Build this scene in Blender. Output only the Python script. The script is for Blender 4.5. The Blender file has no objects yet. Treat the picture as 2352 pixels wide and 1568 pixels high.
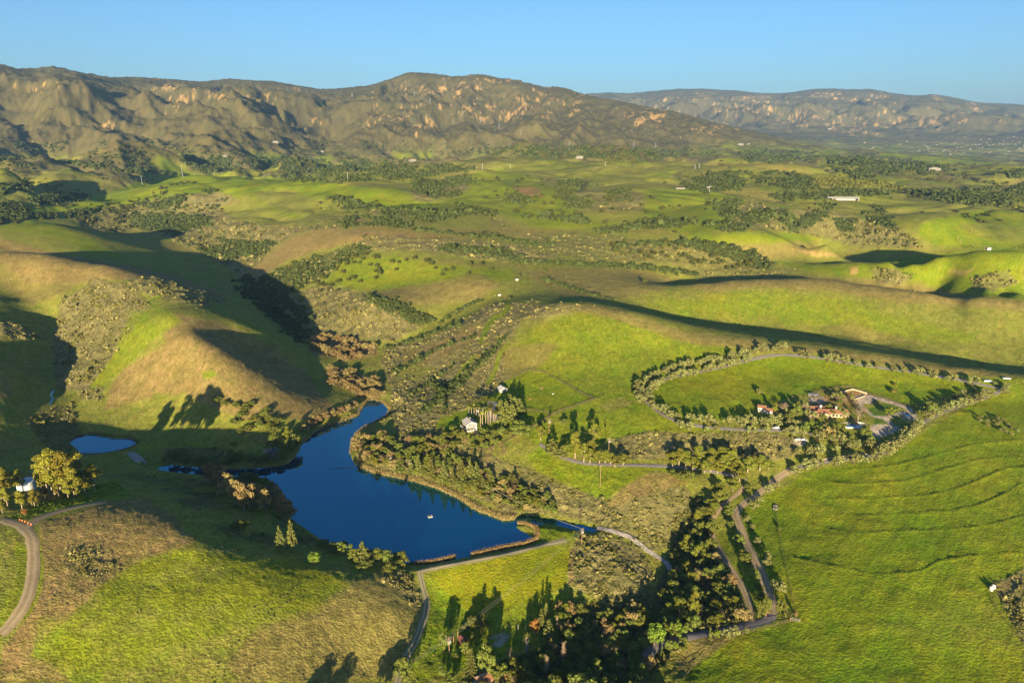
import bpy, math, random
import numpy as np
from mathutils import Vector

scn = bpy.context.scene
COL = scn.collection
RNG = np.random.default_rng(7)
random.seed(7)
R = math.radians

# ---------------------------------------------------------------- camera, sky, sun, exposure
CAM_Z = 200.0
PITCH = R(16.8)
FPX = 1568.0                      # focal length in units of a 2352 px wide picture
cam_d = bpy.data.cameras.new("camera")
cam_d.sensor_width = 36.0
cam_d.lens = 24.0
cam_d.clip_start = 1.0
cam_d.clip_end = 60000.0
cam = bpy.data.objects.new("camera", cam_d)
COL.objects.link(cam)
cam.location = (0, 0, CAM_Z)
cam.rotation_euler = (math.pi / 2 - PITCH, 0, 0)
scn.camera = cam

SUN_EL, SUN_AZ = R(9.0), R(4.0)   # the light travels towards azimuth SUN_AZ (from +Y to +X), falling at SUN_EL
world = bpy.data.worlds.new("World")
scn.world = world
world.use_nodes = True
wn = world.node_tree
wn.nodes.clear()
sky = wn.nodes.new("ShaderNodeTexSky")
sky.sky_type = 'NISHITA'
sky.sun_disc = False
sky.sun_elevation = SUN_EL
sky.sun_rotation = math.pi + SUN_AZ
sky.altitude = 300
sky.air_density = 1.0
sky.dust_density = 1.5
sky.ozone_density = 4.7
bg = wn.nodes.new("ShaderNodeBackground")
bg.inputs[1].default_value = 0.070
wo = wn.nodes.new("ShaderNodeOutputWorld")
wn.links.new(sky.outputs[0], bg.inputs[0])
wn.links.new(bg.outputs[0], wo.inputs[0])

sun_d = bpy.data.lights.new("sun", 'SUN')
sun_d.energy = 5.0
sun_d.angle = R(0.53)
sun_d.color = (1.0, 0.80, 0.50)
sun = bpy.data.objects.new("sun", sun_d)
COL.objects.link(sun)
sun_dir = Vector((math.sin(SUN_AZ) * math.cos(SUN_EL), math.cos(SUN_AZ) * math.cos(SUN_EL), -math.sin(SUN_EL)))
sun.rotation_euler = sun_dir.to_track_quat('-Z', 'Y').to_euler()
sun.location = (0, -50, 400)

scn.view_settings.view_transform = 'Standard'
scn.view_settings.look = 'None'
scn.view_settings.exposure = 1.66
scn.view_settings.gamma = 1.0
scn.cycles.use_denoising = True
scn.cycles.max_bounces = 4
scn.cycles.diffuse_bounces = 2
scn.cycles.glossy_bounces = 2
scn.cycles.transmission_bounces = 2
scn.cycles.volume_bounces = 0
scn.cycles.transparent_max_bounces = 8
scn.cycles.use_adaptive_sampling = True
scn.cycles.adaptive_threshold = 0.015

# ---------------------------------------------------------------- helpers: noise, projection, properties
CP, SP = math.cos(PITCH), math.sin(PITCH)


def ray(u, v):
    """unit-depth direction of the photograph's pixel (2352 wide)"""
    u = np.asarray(u, float); v = np.asarray(v, float)
    a = (u - 1176.0) / FPX
    b = (784.0 - v) / FPX
    return a, CP + b * SP, -SP + b * CP


def project(x, y, z):
    """world point to 2352-wide picture coordinates and depth"""
    dz = z - CAM_Z
    d = y * CP - dz * SP
    up = y * SP + dz * CP
    d = np.where(np.abs(d) < 1e-3, 1e-3, d)
    return 1176.0 + FPX * x / d, 784.0 - FPX * up / d, d


_perm = np.random.default_rng(11).permutation(4096).astype(np.int32)
_grad = np.random.default_rng(12).uniform(0, 2 * np.pi, 4096)
_gx, _gy = np.cos(_grad).astype(np.float32), np.sin(_grad).astype(np.float32)


def pnoise(x, y, seed=0):
    x = np.asarray(x, np.float64); y = np.asarray(y, np.float64)
    xi = np.floor(x).astype(np.int64); yi = np.floor(y).astype(np.int64)
    fx = (x - xi).astype(np.float32); fy = (y - yi).astype(np.float32)
    u = fx * fx * fx * (fx * (fx * 6 - 15) + 10); v = fy * fy * fy * (fy * (fy * 6 - 15) + 10)

    def g(ix, iy, dx, dy):
        h = _perm[(_perm[(ix + seed * 131) & 4095] + iy + seed * 71) & 4095]
        return _gx[h] * dx + _gy[h] * dy
    n00 = g(xi, yi, fx, fy); n10 = g(xi + 1, yi, fx - 1, fy)
    n01 = g(xi, yi + 1, fx, fy - 1); n11 = g(xi + 1, yi + 1, fx - 1, fy - 1)
    a = n00 + u * (n10 - n00); b = n01 + u * (n11 - n01)
    return (a + v * (b - a)) * 1.5


def fbm(x, y, octs=4, seed=0, gain=0.5, lac=2.03):
    s = 0.0; a = 1.0; t = 0.0
    for i in range(octs):
        s = s + a * pnoise(x, y, seed + i); t += a
        x = x * lac + 17.3; y = y * lac - 9.1; a *= gain
    return s / t


def ridged(x, y, octs=4, seed=0, gain=0.5, lac=2.1):
    s = 0.0; a = 1.0; t = 0.0
    for i in range(octs):
        s = s + a * (1 - np.abs(pnoise(x, y, seed + i)) * 1.9); t += a
        x = x * lac + 5.7; y = y * lac + 3.3; a *= gain
    return s / t


def sstep(a, b, x):
    t = np.clip((x - a) / (b - a), 0, 1)
    return t * t * (3 - 2 * t)


def poly_sdf(px, py, poly):
    """signed distance to a closed polygon, negative inside"""
    P = np.asarray(poly, float); n = len(P)
    d2 = np.full(px.shape, 1e18); ins = np.zeros(px.shape, bool)
    for i in range(n):
        x0, y0 = P[i]; x1, y1 = P[(i + 1) % n]
        ex, ey = x1 - x0, y1 - y0
        L = ex * ex + ey * ey + 1e-12
        t = np.clip(((px - x0) * ex + (py - y0) * ey) / L, 0, 1)
        dx = px - x0 - t * ex; dy = py - y0 - t * ey
        d2 = np.minimum(d2, dx * dx + dy * dy)
        c = ((y0 <= py) & (y1 > py)) | ((y1 <= py) & (y0 > py))
        if abs(ey) > 1e-12:
            ins ^= c & (px < x0 + (py - y0) / ey * ex)
    d = np.sqrt(d2)
    return np.where(ins, -d, d)


def line_dist(px, py, pts):
    P = np.asarray(pts, float)
    d2 = np.full(px.shape, 1e18)
    for i in range(len(P) - 1):
        x0, y0 = P[i]; x1, y1 = P[i + 1]
        ex, ey = x1 - x0, y1 - y0
        t = np.clip(((px - x0) * ex + (py - y0) * ey) / (ex * ex + ey * ey + 1e-12), 0, 1)
        d2 = np.minimum(d2, (px - x0 - t * ex) ** 2 + (py - y0 - t * ey) ** 2)
    return np.sqrt(d2)


def smooth_line(pts, n=8, closed=False):
    """Catmull-Rom through points"""
    P = np.asarray(pts, float); m = len(P); out = []
    rng = range(m) if closed else range(m - 1)
    for i in rng:
        if closed:
            a, b, c, d = P[(i - 1) % m], P[i], P[(i + 1) % m], P[(i + 2) % m]
        else:
            a, b, c, d = P[max(i - 1, 0)], P[i], P[i + 1], P[min(i + 2, m - 1)]
        for k in range(n):
            t = k / n
            out.append(0.5 * (2 * b + (c - a) * t + (2 * a - 5 * b + 4 * c - d) * t * t + (3 * b - a - 3 * c + d) * t ** 3))
    if not closed:
        out.append(P[-1])
    return np.array(out)


def tag(o, label=None, cat=None, group=None, kind=None):
    if label: o["label"] = label
    if cat: o["category"] = cat
    if group: o["group"] = group
    if kind: o["kind"] = kind
    return o


def mesh_from(name, verts, faces, mat=None, smooth=False):
    """faces: int array (n,3) or (n,4), or a python list of tuples"""
    me = bpy.data.meshes.new(name)
    verts = np.asarray(verts, np.float32)
    if isinstance(faces, np.ndarray):
        k = faces.shape[1]; n = len(faces)
        me.vertices.add(len(verts)); me.vertices.foreach_set("co", verts.ravel())
        me.loops.add(n * k); me.loops.foreach_set("vertex_index", faces.astype(np.int32).ravel())
        me.polygons.add(n)
        me.polygons.foreach_set("loop_start", np.arange(0, n * k, k, dtype=np.int32))
        me.update(calc_edges=True)
    else:
        me.from_pydata(verts.tolist(), [], faces); me.update()
    if smooth:
        me.polygons.foreach_set("use_smooth", np.ones(len(me.polygons), bool))
    if mat is not None:
        me.materials.append(mat)
    return me


def link(name, me, parent=None, loc=None):
    o = bpy.data.objects.new(name, me); COL.objects.link(o)
    if parent is not None: o.parent = parent
    if loc is not None: o.location = loc
    return o


def empty(name, loc, rz=0.0):
    o = bpy.data.objects.new(name, None); COL.objects.link(o)
    o.location = loc; o.rotation_euler = (0, 0, rz); o.empty_display_size = 0.5
    return o
# ---------------------------------------------------------------- terrain: control points (picture u, v, height above the lake)
CTRL = [
 # near left hill
 (0,1568,17),(200,1568,15),(400,1568,12),(600,1568,8),(750,1568,2),(860,1568,-6),(0,1400,27),(200,1400,25),(400,1400,22),(600,1400,17),(800,1400,9),
 (900,1400,5),(960,1400,-2),(900,1320,6),(955,1480,-5.5),(920,1540,-6),(940,1340,2),(850,1330,9),
 (60,1210,33),(150,1168,32),(240,1148,31),(330,1158,30),(400,1203,30),(440,1244,29),(485,1262,26.5),(600,1287,21),(750,1308,13),(840,1285,5),(300,1290,27),(180,1300,28.5),(450,1320,24.5),(600,1340,20),
 (450,1165,19),(400,1110,8),(560,1180,14),(560,1125,3),(650,1230,9),(700,1245,4),(530,1235,20),(640,1190,6),
 (0,1200,33),(0,1100,20),(100,1130,27),(50,1060,12),(200,1100,18),(250,1075,7.5),(330,1060,4.6),(295,1037,5.0),
 (0,1000,16),(100,1000,7.5),(60,950,16),(0,960,22),(0,930,25),(0,880,32),(120,910,9.5),(100,870,12),(125,830,15),(140,790,18),(110,780,25),(60,755,37),(0,735,46),
 (60,690,42),(120,740,28),(0,820,40),(50,850,26),(0,690,52),
 # left hill
 (200,980,6),(200,930,12),(250,900,16),(180,850,22),(300,950,9),(300,920,12),(420,1000,6),(420,940,15),(520,1000,7),(520,940,17),(600,960,14),(640,1020,3),(700,975,5),(630,1050,2.5),(540,1060,2),
 (160,750,33),(200,710,42),(120,670,54),(60,640,60),(0,620,68),(180,650,55),(300,800,33),(300,860,23),(300,700,51),(420,850,31),(420,900,23),(480,900,24),
 (0,570,84),(100,580,81),(230,603,73),(330,640,65),(370,715,60),(430,765,53),(480,800,46),(550,850,34),(620,890,23),(700,925,12),(760,945,4),
 (590,818,17),(530,795,31),(490,740,49),(570,755,39),(640,785,26),(660,850,9),(700,880,6),(740,900,4),(450,690,55),(500,672,44),
 (850,900,1.5),(780,860,2),(720,810,2.5),(680,770,3.5),(640,735,5),(600,690,7),(545,645,9),(480,610,11),(400,570,13),(300,530,16),(200,505,20),(100,492,24),(0,488,30),
 (0,505,92),(60,507,90),(120,512,84),(200,545,68),(280,585,50),(340,612,38),
 # beyond the canyon
 (100,470,44),(0,460,58),(250,470,48),(400,500,40),(500,560,32),(600,600,27),(650,560,44),(560,500,54),(640,520,54),(700,530,60),(640,590,36),(560,640,15),
 (650,650,19),(700,620,32),(760,590,42),(800,570,48),(700,700,13),(740,740,10),(800,760,7),
 (850,690,34),(900,700,33),(960,740,20),(800,720,22),(850,770,11),(780,800,4),(900,660,34),(880,800,6),(940,780,10),(1000,745,17),(1060,715,25),(1110,690,33),
 (1000,790,15),(1080,740,30),(1150,700,41),(1200,690,47),(1100,650,44),(1000,600,49),(900,580,51),(1000,550,54),(800,540,58),(1000,640,42),(880,620,42),
 # shoulder of the lake and white house
 (900,850,5),(960,820,10),(1000,860,10),(950,900,7),(920,960,6),(1000,920,14),(1060,840,20),(1120,800,30),(1100,900,18),(1020,990,13),(930,1040,5),(880,1050,3),(1000,1060,8),
 (1078,988,17),(1130,950,18.5),(1150,900,21),(1200,950,20.5),(1200,860,26),(1230,853,27.5),(1300,830,33),(1300,760,46),(1300,720,54),(1160,1010,15),(1120,1060,11),(1250,1000,18),(1300,1050,14),
 (1180,1090,7),(1250,1120,7),(1120,1120,4),(1250,1170,2),(1350,1150,5),(1400,1080,12),(1450,1120,9),(1520,1100,9),(1480,1180,3),(1560,1180,-1),(1540,1260,-8),(1420,1200,1.5),
 # hill behind the meadow
 (1290,697,59),(1350,698,58),(1450,720,54),(1520,745,48),(1600,775,42),(1700,783,40),(1850,796,37),(2000,815,34),(2200,848,30),(2352,862,28),
 (1450,850,30),(1400,800,38),(1500,800,36),(1450,900,25),(1360,915,25),(1250,920,23),(1600,850,28),(1600,900,24.5),(1800,850,26),(2000,880,23),(1700,930,22.5),(1900,900,23),(2150,880,22),(1400,980,20),(1450,1030,15),
 (1900,950,20.5),(2050,960,18),(1980,1000,16.5),(1750,985,19),(1600,970,20.5),(1500,950,22),(1700,1040,12),(1600,1060,10),(1850,1030,14),(1780,1080,8),
 (1400,700,46),(1450,709,36),(1500,722,29),(1560,745,21),(1700,768,13),(1850,780,11),(2000,799,9),(2200,830,7),(2352,845,6),(1560,735,27),(1700,756,20),(1850,766,18),(2000,786,15),(2200,816,12),
 (1600,700,32),(1800,700,31),(2000,740,24),(2200,760,22),(2352,780,18),(2200,710,31),(1500,665,42),
 (2100,634,36),(2200,640,46),(2270,654,50),(2352,655,52),(2000,622,33),(1940,612,33),(2160,655,34),(2060,640,30),
 (1800,590,40),(1700,600,37),(1800,548,47),(1900,540,52),(1750,540,52),(1650,548,50),
 (2115,520,50),(2200,500,55),(2300,482,60),(2352,490,58),(2250,545,40),(2352,560,38),
 # middle band
 (1300,530,48),(1200,560,46),(1100,600,46),(1200,620,45),(1350,600,44),(1500,600,40),(1450,640,41),(1400,520,52),(1500,500,58),(1600,490,60),(1500,560,45),(1500,450,72),(1700,455,70),(1640,430,78),(1400,430,79),(1250,420,83),(1150,390,101),(1150,430,82),(1250,470,65),(1100,470,66),(1000,490,62),(970,455,58),(1060,420,84),
 (1900,458,62),(1900,490,54),(2000,480,50),(1800,500,54),(2100,450,62),(2200,430,67),(2352,440,62),(2000,420,72),(1900,400,82),(2100,380,86),(2000,362,100),(2100,360,99),(2200,385,80),(2352,390,78),(2200,365,76),(1750,400,92),(1850,425,74),(2000,350,72),(2352,350,66),(2200,345,66),
 (1700,385,96),(1600,370,106),(1500,360,121),(1350,352,140),(1200,352,140),(1000,372,120),(800,400,90),(700,390,96),(600,380,106),(500,377,110),(400,395,94),(900,385,104),
 # long green ridge on the left
 (200,450,82),(330,425,94),(420,405,104),(500,412,100),(600,415,98),(700,420,94),(800,430,88),(900,437,80),(1000,460,64),(400,450,82),(600,450,84),(600,480,70),(750,470,72),(850,500,62),(700,500,64),(930,470,66),(500,520,52),
 (0,440,78),(100,420,93),(0,380,140),(0,357,150),(60,367,140),(120,395,110),(200,400,100),
]
# far points (picture u, v, horizontal distance)
FARP = [
 (100,368,2700),(250,372,2800),(400,372,2850),(600,358,3000),(800,350,3200),(1000,345,3300),(1200,335,3300),(1400,330,3400),(1600,331,3800),(1750,337,4200),
 (20,310,3100),(100,285,3400),(300,290,3600),(500,300,3800),(700,285,4200),(900,275,4300),(1100,272,4200),(1300,278,4200),(1500,292,4100),(1640,310,4150),
 (0,228,3900),(100,220,4150),(200,230,4350),(300,234,4700),(500,240,4900),(700,245,5300),(900,222,4900),(1100,224,4750),(1300,245,4600),
 (1850,326,6500),(2000,330,7000),(2200,333,7300),(2352,334,7400),(1900,300,8300),(2100,302,8600),(2352,305,8900),(1700,300,7600),(1560,285,8200),
 (1500,262,9500),(1700,270,9800),(1900,270,10000),(2100,274,10400),(2352,286,10800),(1650,242,10800),(1900,240,11000),(2150,250,11200),(2352,266,11500),
]
CREST1 = [(0,142,4800),(50,158,4900),(80,158,5000),(120,146,5000),(160,155,5000),(210,163,5100),(260,172,5200),(300,178,5300),(330,180,5300),(370,175,5400),(400,176,5500),(450,182,5600),(490,183,5700),(515,175,5800),(560,177,5800),(640,185,5900),(700,193,6000),(750,196,6000),(800,197,6000),(850,193,5800),(880,180,5500),(910,168,5400),(940,162,5300),(980,167,5300),(1030,171,5200),(1060,175,5200),(1100,172,5100),(1150,178,5100),(1200,190,5000),(1250,197,5000),(1300,205,4950),(1350,213,4900),(1400,222,4850),(1480,240,4800),(1560,258,4700),(1640,279,4600),(1700,297,4500),(1760,314,4500),(1850,331,4700)]
CREST2 = [(1250,214,12600),(1360,210,12500),(1400,208,12400),(1450,210,12300),(1500,205,12300),(1560,200,12200),(1610,198,12200),(1680,203,12200),(1740,208,12200),(1790,212,12200),(1830,207,12200),(1860,202,12200),(1900,200,12200),(1950,201,12200),(2000,200,12200),(2040,207,12300),(2080,213,12300),(2110,214,12300),(2140,211,12200),(2180,217,12300),(2230,228,12400),(2270,233,12400),(2310,235,12400),(2352,238,12400)]
# crests of the right-hand hills: picture point, height; the hollow behind each is added below
CREST_B = [(1560,656,41),(1600,650,44),(1680,643,46),(1750,640,47),(1830,638,48),(1900,640,48),(2000,655,46),(2080,665,45),(2150,675,44),(2230,683,43),(2300,690,42),(2352,695,41)]
CREST_C = [(1880,603,39),(1930,600,44),(1980,597,49),(2050,592,56),(2100,587,62),(2150,582,67),(2250,576,74),(2352,575,78)]
# hidden ground between the ridges (u of its azimuth, distance, height)
HIDDEN = [(100,1000,56),(0,1000,60),(250,950,46),(380,1950,72),(600,2000,70),(800,1900,62),(1150,2500,80),(2000,3700,72),(2200,3600,70),(2352,3300,70),
 (330,900,38),(1500,6500,300),(1700,6200,180),(1850,5600,90),(1350,7500,500),(1250,9000,500),(1700,9000,330),(1500,8800,380)]


def az_of(u, v=560.0):
    a, y, z = ray(u, v)
    return np.arctan2(a, y)


pts = []
for u, v, z in CTRL:
    if u > 680 and v < 645 and not (u > 1560 and v > 562):            # the middle distance climbs gently towards the mountains
        z += float(np.interp(v, [345, 362, 380, 400, 450, 500, 550, 600, 645], [0, 0, 10, 20, 24, 20, 14, 6, 0])) * min(1.0, (u - 680) / 150)
    a, y, d = ray(u, v); k = (z - CAM_Z) / d
    pts.append((math.atan2(a, y), math.log(k * math.hypot(a, y)), z))
for u, v, r in FARP + CREST1 + CREST2:
    a, y, d = ray(u, v); h = math.hypot(a, y)
    pts.append((math.atan2(a, y), math.log(r), CAM_Z + r * d / h))
for L, f, drop in ((CREST1, 1.22, 230.), (CREST2, 1.14, 350.)):
    for u, v, r in L[::3]:
        a, y, d = ray(u, v); h = math.hypot(a, y)
        pts.append((math.atan2(a, y), math.log(r * f), CAM_Z + r * d / h - drop))
for L, hol in ((CREST_B, ((40, -11), (75, -18), (100, -19))), (CREST_C, ((45, -12), (90, -24), (150, -36), (210, -42)))):
    for u, v, z in L:
        a, y, d = ray(u, v); h = math.hypot(a, y); r = (z - CAM_Z) / d * h
        pts.append((math.atan2(a, y), math.log(r), z))
        for dr, dz in hol:
            if L is CREST_B and u > 2180 and dr > 50: continue
            pts.append((math.atan2(a, y), math.log(r + dr), max(z + dz, 12)))
for u, r, z in HIDDEN:
    pts.append((float(az_of(u)), math.log(r), z))
# surroundings out of the frame, so that the land carries on to the sides
for azd, r, z in [(-60,150,3),(-60,200,8),(-52,180,8),(-48,190,13),(-60,300,24),(-60,600,60),(-60,1200,90),(-60,2500,140),(-60,4500,800),(-60,6500,500),(-50,260,26),(-50,500,40),(-50,800,75),(-48,1500,90),(-46,3200,150),(-48,4800,760),(-48,6300,450),
                  (60,150,2),(60,300,6),(60,600,16),(60,1200,40),(60,2500,60),(60,5000,55),(60,9000,60),(60,12400,900),(48,200,0),(48,400,10),(46,700,22),(47,1300,45),(47,3000,75),(46,7000,60),(48,12400,880),
                  (0,70,-8),(25,70,-4),(50,70,-2),(-62,60,-4),(-62,100,2),(-45,100,4),(-45,60,-4),(-30,100,2),(-30,60,-6),(-10,100,-7),(-10,60,-11),(10,100,-14),(10,60,-13),(-60,16000,300),(0,16000,400),(60,16000,500),(20,16000,500),(-30,16000,300),(-30,9000,300),(-10,9000,350)]:
    pts.append((R(azd), math.log(r), z))
# dam, meadow below it, canyon and the big field
for u, v, z in [(971,1308,2.6),(1051,1291,2.6),(1151,1273,2.6),(1234,1253,2.6),(1284,1243,2.6),(1310,1236,2.2),(1000,1318,0.5),(1100,1300,0.5),(1200,1280,0.5),(1280,1262,1),
                (1000,1360,-3.6),(1050,1350,-2.9),(1150,1335,-2),(1240,1320,-1.5),(1100,1370,-4.8),(1010,1400,-6.6),(1070,1400,-6.9),(1150,1400,-6.9),(1250,1390,-6.3),(1000,1480,-7.6),(1100,1480,-8),(1200,1480,-8.2),(960,1560,-7.5),(1100,1560,-9),(1250,1560,-10),
                (1320,1260,0.5),(1400,1270,0),(1340,1340,-3),(1440,1320,-3),(1340,1420,-8.5),(1440,1420,-10),(1500,1330,-9),(1520,1290,-9),(1560,1340,-11),(1540,1420,-12),(1450,1500,-11),(1400,1568,-12),(1500,1568,-10.5),(1560,1500,-11),(1600,1420,-9),(1620,1340,-9),(1600,1250,-8),
                (1640,1220,-4),(1660,1290,-4),(1700,1350,-4),(1725,1420,-4),(1698,1203,0),(1730,1275,-1),(1760,1345,-2),(1775,1410,-3),(1690,1445,-4),(1568,1463,-6),(1640,1120,3),(1720,1150,2),(1800,1090,6),
                (1800,1200,1.5),(1850,1350,0),(1850,1500,-3),(1700,1568,-5),(2000,1400,0),(2200,1568,-3),(2352,1568,-3),(2000,1250,4),(2200,1300,4),(2352,1300,4),(2000,1120,9),(2200,1150,9),(2352,1150,9),(2100,1020,14),(2250,1000,16),(2352,1000,17),(2250,930,19.5),(2352,920,20),(1900,1080,8.5),(1850,1150,4)]:
    a, y, d = ray(u, v); k = (z - CAM_Z) / d
    pts.append((math.atan2(a, y), math.log(k * math.hypot(a, y)), z))
PTS = np.array(pts)

# grid, polar about the camera: columns of azimuth, rows of log distance
AZ = np.concatenate([np.linspace(-62, -44.2, 46)[:-1], np.linspace(-44.2, 44.2, 1040), np.linspace(44.2, 62, 46)[1:]]) * math.pi / 180
LR = np.concatenate([np.linspace(math.log(60), math.log(150), 40)[:-1], np.linspace(math.log(150), math.log(13000), 1120), np.linspace(math.log(13000), math.log(17000), 20)[1:]])
NA, NR = len(AZ), len(LR)


def rbf_grid():
    A = PTS[:, :2].copy(); z = PTS[:, 2]
    D = np.sqrt(((A[:, None] - A[None]) ** 2).sum(-1) + 1e-6)
    n = len(A)
    M = np.zeros((n + 3, n + 3)); M[:n, :n] = D + np.eye(n) * 1e-4
    M[:n, n] = 1; M[:n, n + 1:] = A; M[n, :n] = 1; M[n + 1:, :n] = A.T
    w = np.linalg.solve(M, np.concatenate([z, [0, 0, 0]]))
    ca = np.linspace(AZ[0], AZ[-1], 420); cr = np.linspace(LR[0], LR[-1], 480)
    out = np.zeros((480, 420))
    for i, lr in enumerate(cr):
        d = np.sqrt((ca[:, None] - A[None, :, 0]) ** 2 + (lr - A[None, :, 1]) ** 2 + 1e-6)
        out[i] = d @ w[:n] + w[n] + w[n + 1] * ca + w[n + 2] * lr
    # resample
    fa = np.clip((AZ - ca[0]) / (ca[1] - ca[0]), 0, 418.999); fr = np.clip((LR - cr[0]) / (cr[1] - cr[0]), 0, 478.999)
    ia = fa.astype(int); ir = fr.astype(int); ta = fa - ia; tr = (fr - ir)[:, None]
    rows = out[:, ia] * (1 - ta) + out[:, ia + 1] * ta
    return rows[ir] * (1 - tr) + rows[ir + 1] * tr


def blur(Z, n, k):
    for _ in range(n):
        for ax in (0, 1):
            P = np.pad(Z, [(k, k) if a == ax else (0, 0) for a in (0, 1)], mode='edge')
            c = np.cumsum(P, axis=ax)
            c = np.concatenate([np.zeros_like(np.take(c, [0], ax)), c], ax)
            n_ = 2 * k + 1
            Z = (np.take(c, np.arange(n_, c.shape[ax]), ax) - np.take(c, np.arange(0, c.shape[ax] - n_), ax)) / n_
    return Z


Z = rbf_grid()
GR = np.exp(LR)[:, None] * np.ones(NA)[None]
GX = GR * np.sin(AZ)[None]; GY = GR * np.cos(AZ)[None]
_wl = sstep(R(-6), R(-11), AZ)[None]
Zs = blur(Z, 2, 2) * (1 - _wl) + blur(Z, 3, 4) * _wl
far_w = sstep(2200, 3200, GR)
Z = Zs * (1 - far_w) + blur(Z, 1, 2) * far_w


def crest_r(L):
    a = np.array([az_of(u, v) for u, v, r in L]); r = np.array([c[2] for c in L], float)
    return np.interp(AZ, a, r), a


rc1, a1 = crest_r(CREST1); rc2, a2 = crest_r(CREST2)
# mountain spurs and canyons drawn on the smooth face: picture polyline, height (negative: canyon), half width
SPURS = [
 ([(213,217),(250,232),(300,256),(350,288),(372,305)],120,190),([(213,217),(160,240),(110,275),(60,300)],100,200),([(0,185),(50,205),(110,225),(170,245)],70,160),([(383,230),(440,245),(500,262),(560,280),(600,300)],120,190),
 ([(515,180),(493,205),(470,245),(500,290),(560,320)],110,190),([(623,198),(650,225),(690,255),(720,285)],110,190),([(750,225),(705,245),(667,265),(620,292),(600,315)],130,210),([(120,150),(180,180),(260,205),(330,222)],80,180),([(330,182),(380,205),(420,225)],70,160),([(400,178),(440,205),(480,222)],70,160),
 ([(200,262),(240,290),(280,320),(290,345)],90,170),([(300,300),(370,315),(430,345),(470,365)],80,170),([(430,300),(500,320),(560,345),(590,360)],80,160),([(40,330),(110,345),(180,362),(235,380)],60,150),([(520,310),(600,335),(640,350)],60,150),
 ([(944,162),(984,230),(971,280),(951,330)],110,190),([(1084,174),(1074,230),(1061,282),(1071,325)],100,190),([(1177,185),(1217,232),(1251,282),(1234,325)],100,190),([(1284,203),(1317,248),(1351,288),(1334,325)],90,180),([(1417,227),(1451,258),(1467,300)],80,170),([(851,198),(817,240),(784,282)],80,180),([(1560,258),(1590,285),(1620,310)],60,160),([(900,180),(880,230),(860,280),(850,325)],70,170),
 ([(30,255),(60,290),(120,335),(200,372)],-110,170),([(250,265),(310,290),(350,325)],-90,150),([(420,262),(470,290),(540,325)],-90,150),([(580,235),(590,265),(640,305)],-100,160),([(560,200),(590,235),(640,262)],-70,150),([(690,225),(740,260),(760,300)],-70,160),([(1020,200),(1020,250),(1010,320)],-70,150),([(1130,205),(1140,260),(1140,320)],-70,150),([(1250,220),(1290,270),(1290,325)],-70,150),
 ([(1998,200),(1968,222),(1928,256),(1900,285)],136,430),([(2085,216),(2051,248),(2018,278)],136,420),([(2148,214),(2118,248),(2085,284)],158,430),([(2255,230),(2218,258),(2195,294)],136,420),([(1901,202),(1868,238),(1835,274)],136,430),([(1801,212),(1768,245),(1740,280)],108,420),([(1618,200),(1601,242),(1590,268)],108,400),([(2335,237),(2301,268),(2285,294)],122,400),([(1700,206),(1680,240),(1650,270)],93,400),([(1480,208),(1500,235),(1540,258)],86,400),
]
_Zm = Z.copy()
for P_, a_, w_ in SPURS:
    L_ = smooth_line(P_, 5)
    aa, yy, dd = ray(L_[:, 0], L_[:, 1]); hh = np.hypot(aa, yy); az_ = np.arctan2(aa, yy)
    fa_ = np.interp(az_, AZ, np.arange(NA)); ia_ = np.clip(fa_.astype(int), 0, NA - 2)
    prof_ = _Zm[:, ia_]; below_ = (CAM_Z + np.exp(LR)[:, None] * (dd / hh)[None]) < prof_; below_[np.exp(LR) < (2300 if w_ < 300 else 7600)] = False
    k_ = below_.argmax(0); k_ = np.where(below_.any(0), k_, np.searchsorted(np.exp(LR), 5200 if w_ < 300 else 11800))
    r_ = np.exp(LR)[k_]; Q_ = np.stack([r_ * np.sin(az_), r_ * np.cos(az_)], 1)
    lo_ = Q_.min(0) - 2 * w_; hi_ = Q_.max(0) + 2 * w_
    m_ = (GX > lo_[0]) & (GX < hi_[0]) & (GY > lo_[1]) & (GY < hi_[1])
    wxx = fbm(GX[m_] / 240, GY[m_] / 240, 3, 92) * w_ * .5; wyy = fbm(GX[m_] / 240, GY[m_] / 240, 3, 95) * w_ * .5
    d_ = line_dist(GX[m_] + wxx, GY[m_] + wyy, Q_)
    tent = np.clip(1 - d_ / (w_ * 1.6), 0, 1) ** 1.25
    dcm = np.clip(np.abs(np.log(GR[m_] / (rc1 if w_ < 300 else rc2)[None].repeat(NR, 0)[m_])) / (0.20 if w_ < 300 else 0.12), 0.05 if a_ > 0 else 0.0, 1)
    Z[m_] += tent * a_ * dcm
# mountains: spurs and gullies
u_w = GX * math.cos(R(12)) - GY * math.sin(R(12)); v_w = GX * math.sin(R(12)) + GY * math.cos(R(12))
wx = fbm(GX / 900, GY / 900, 2, 40) * 260; wy = fbm(GX / 900, GY / 900, 2, 43) * 260
rid = ridged((u_w + wx) / 760, (v_w + wy) / 1700, 6, 50, 0.47)
u_f = GX * math.cos(R(-28)) - GY * math.sin(R(-28)); v_f = GX * math.sin(R(-28)) + GY * math.cos(R(-28))
rid2 = ridged((u_f + wx * 2) / 1000, (v_f + wy * 2) / 1900, 6, 60, 0.5)
m1 = sstep(2500, 3500, GR) * (1 - sstep(1.0, 1.25, GR / np.maximum(rc1, 1)[None]) * 0.5)
rel1 = np.clip((Z - 90) / 420, 0, 1)
left_amp = 1.0 - 0.35 * sstep(R(-14), R(-6), AZ)[None]
dc1 = np.clip(np.abs(np.log(GR / rc1[None])) / 0.22, 0, 1)
Z = Z + m1 * (GR < 7000) * rel1 * (0.12 + 0.88 * dc1) * np.minimum(rid - 0.66, 0.02 + 0.45 * dc1) * 300 * left_amp
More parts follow.
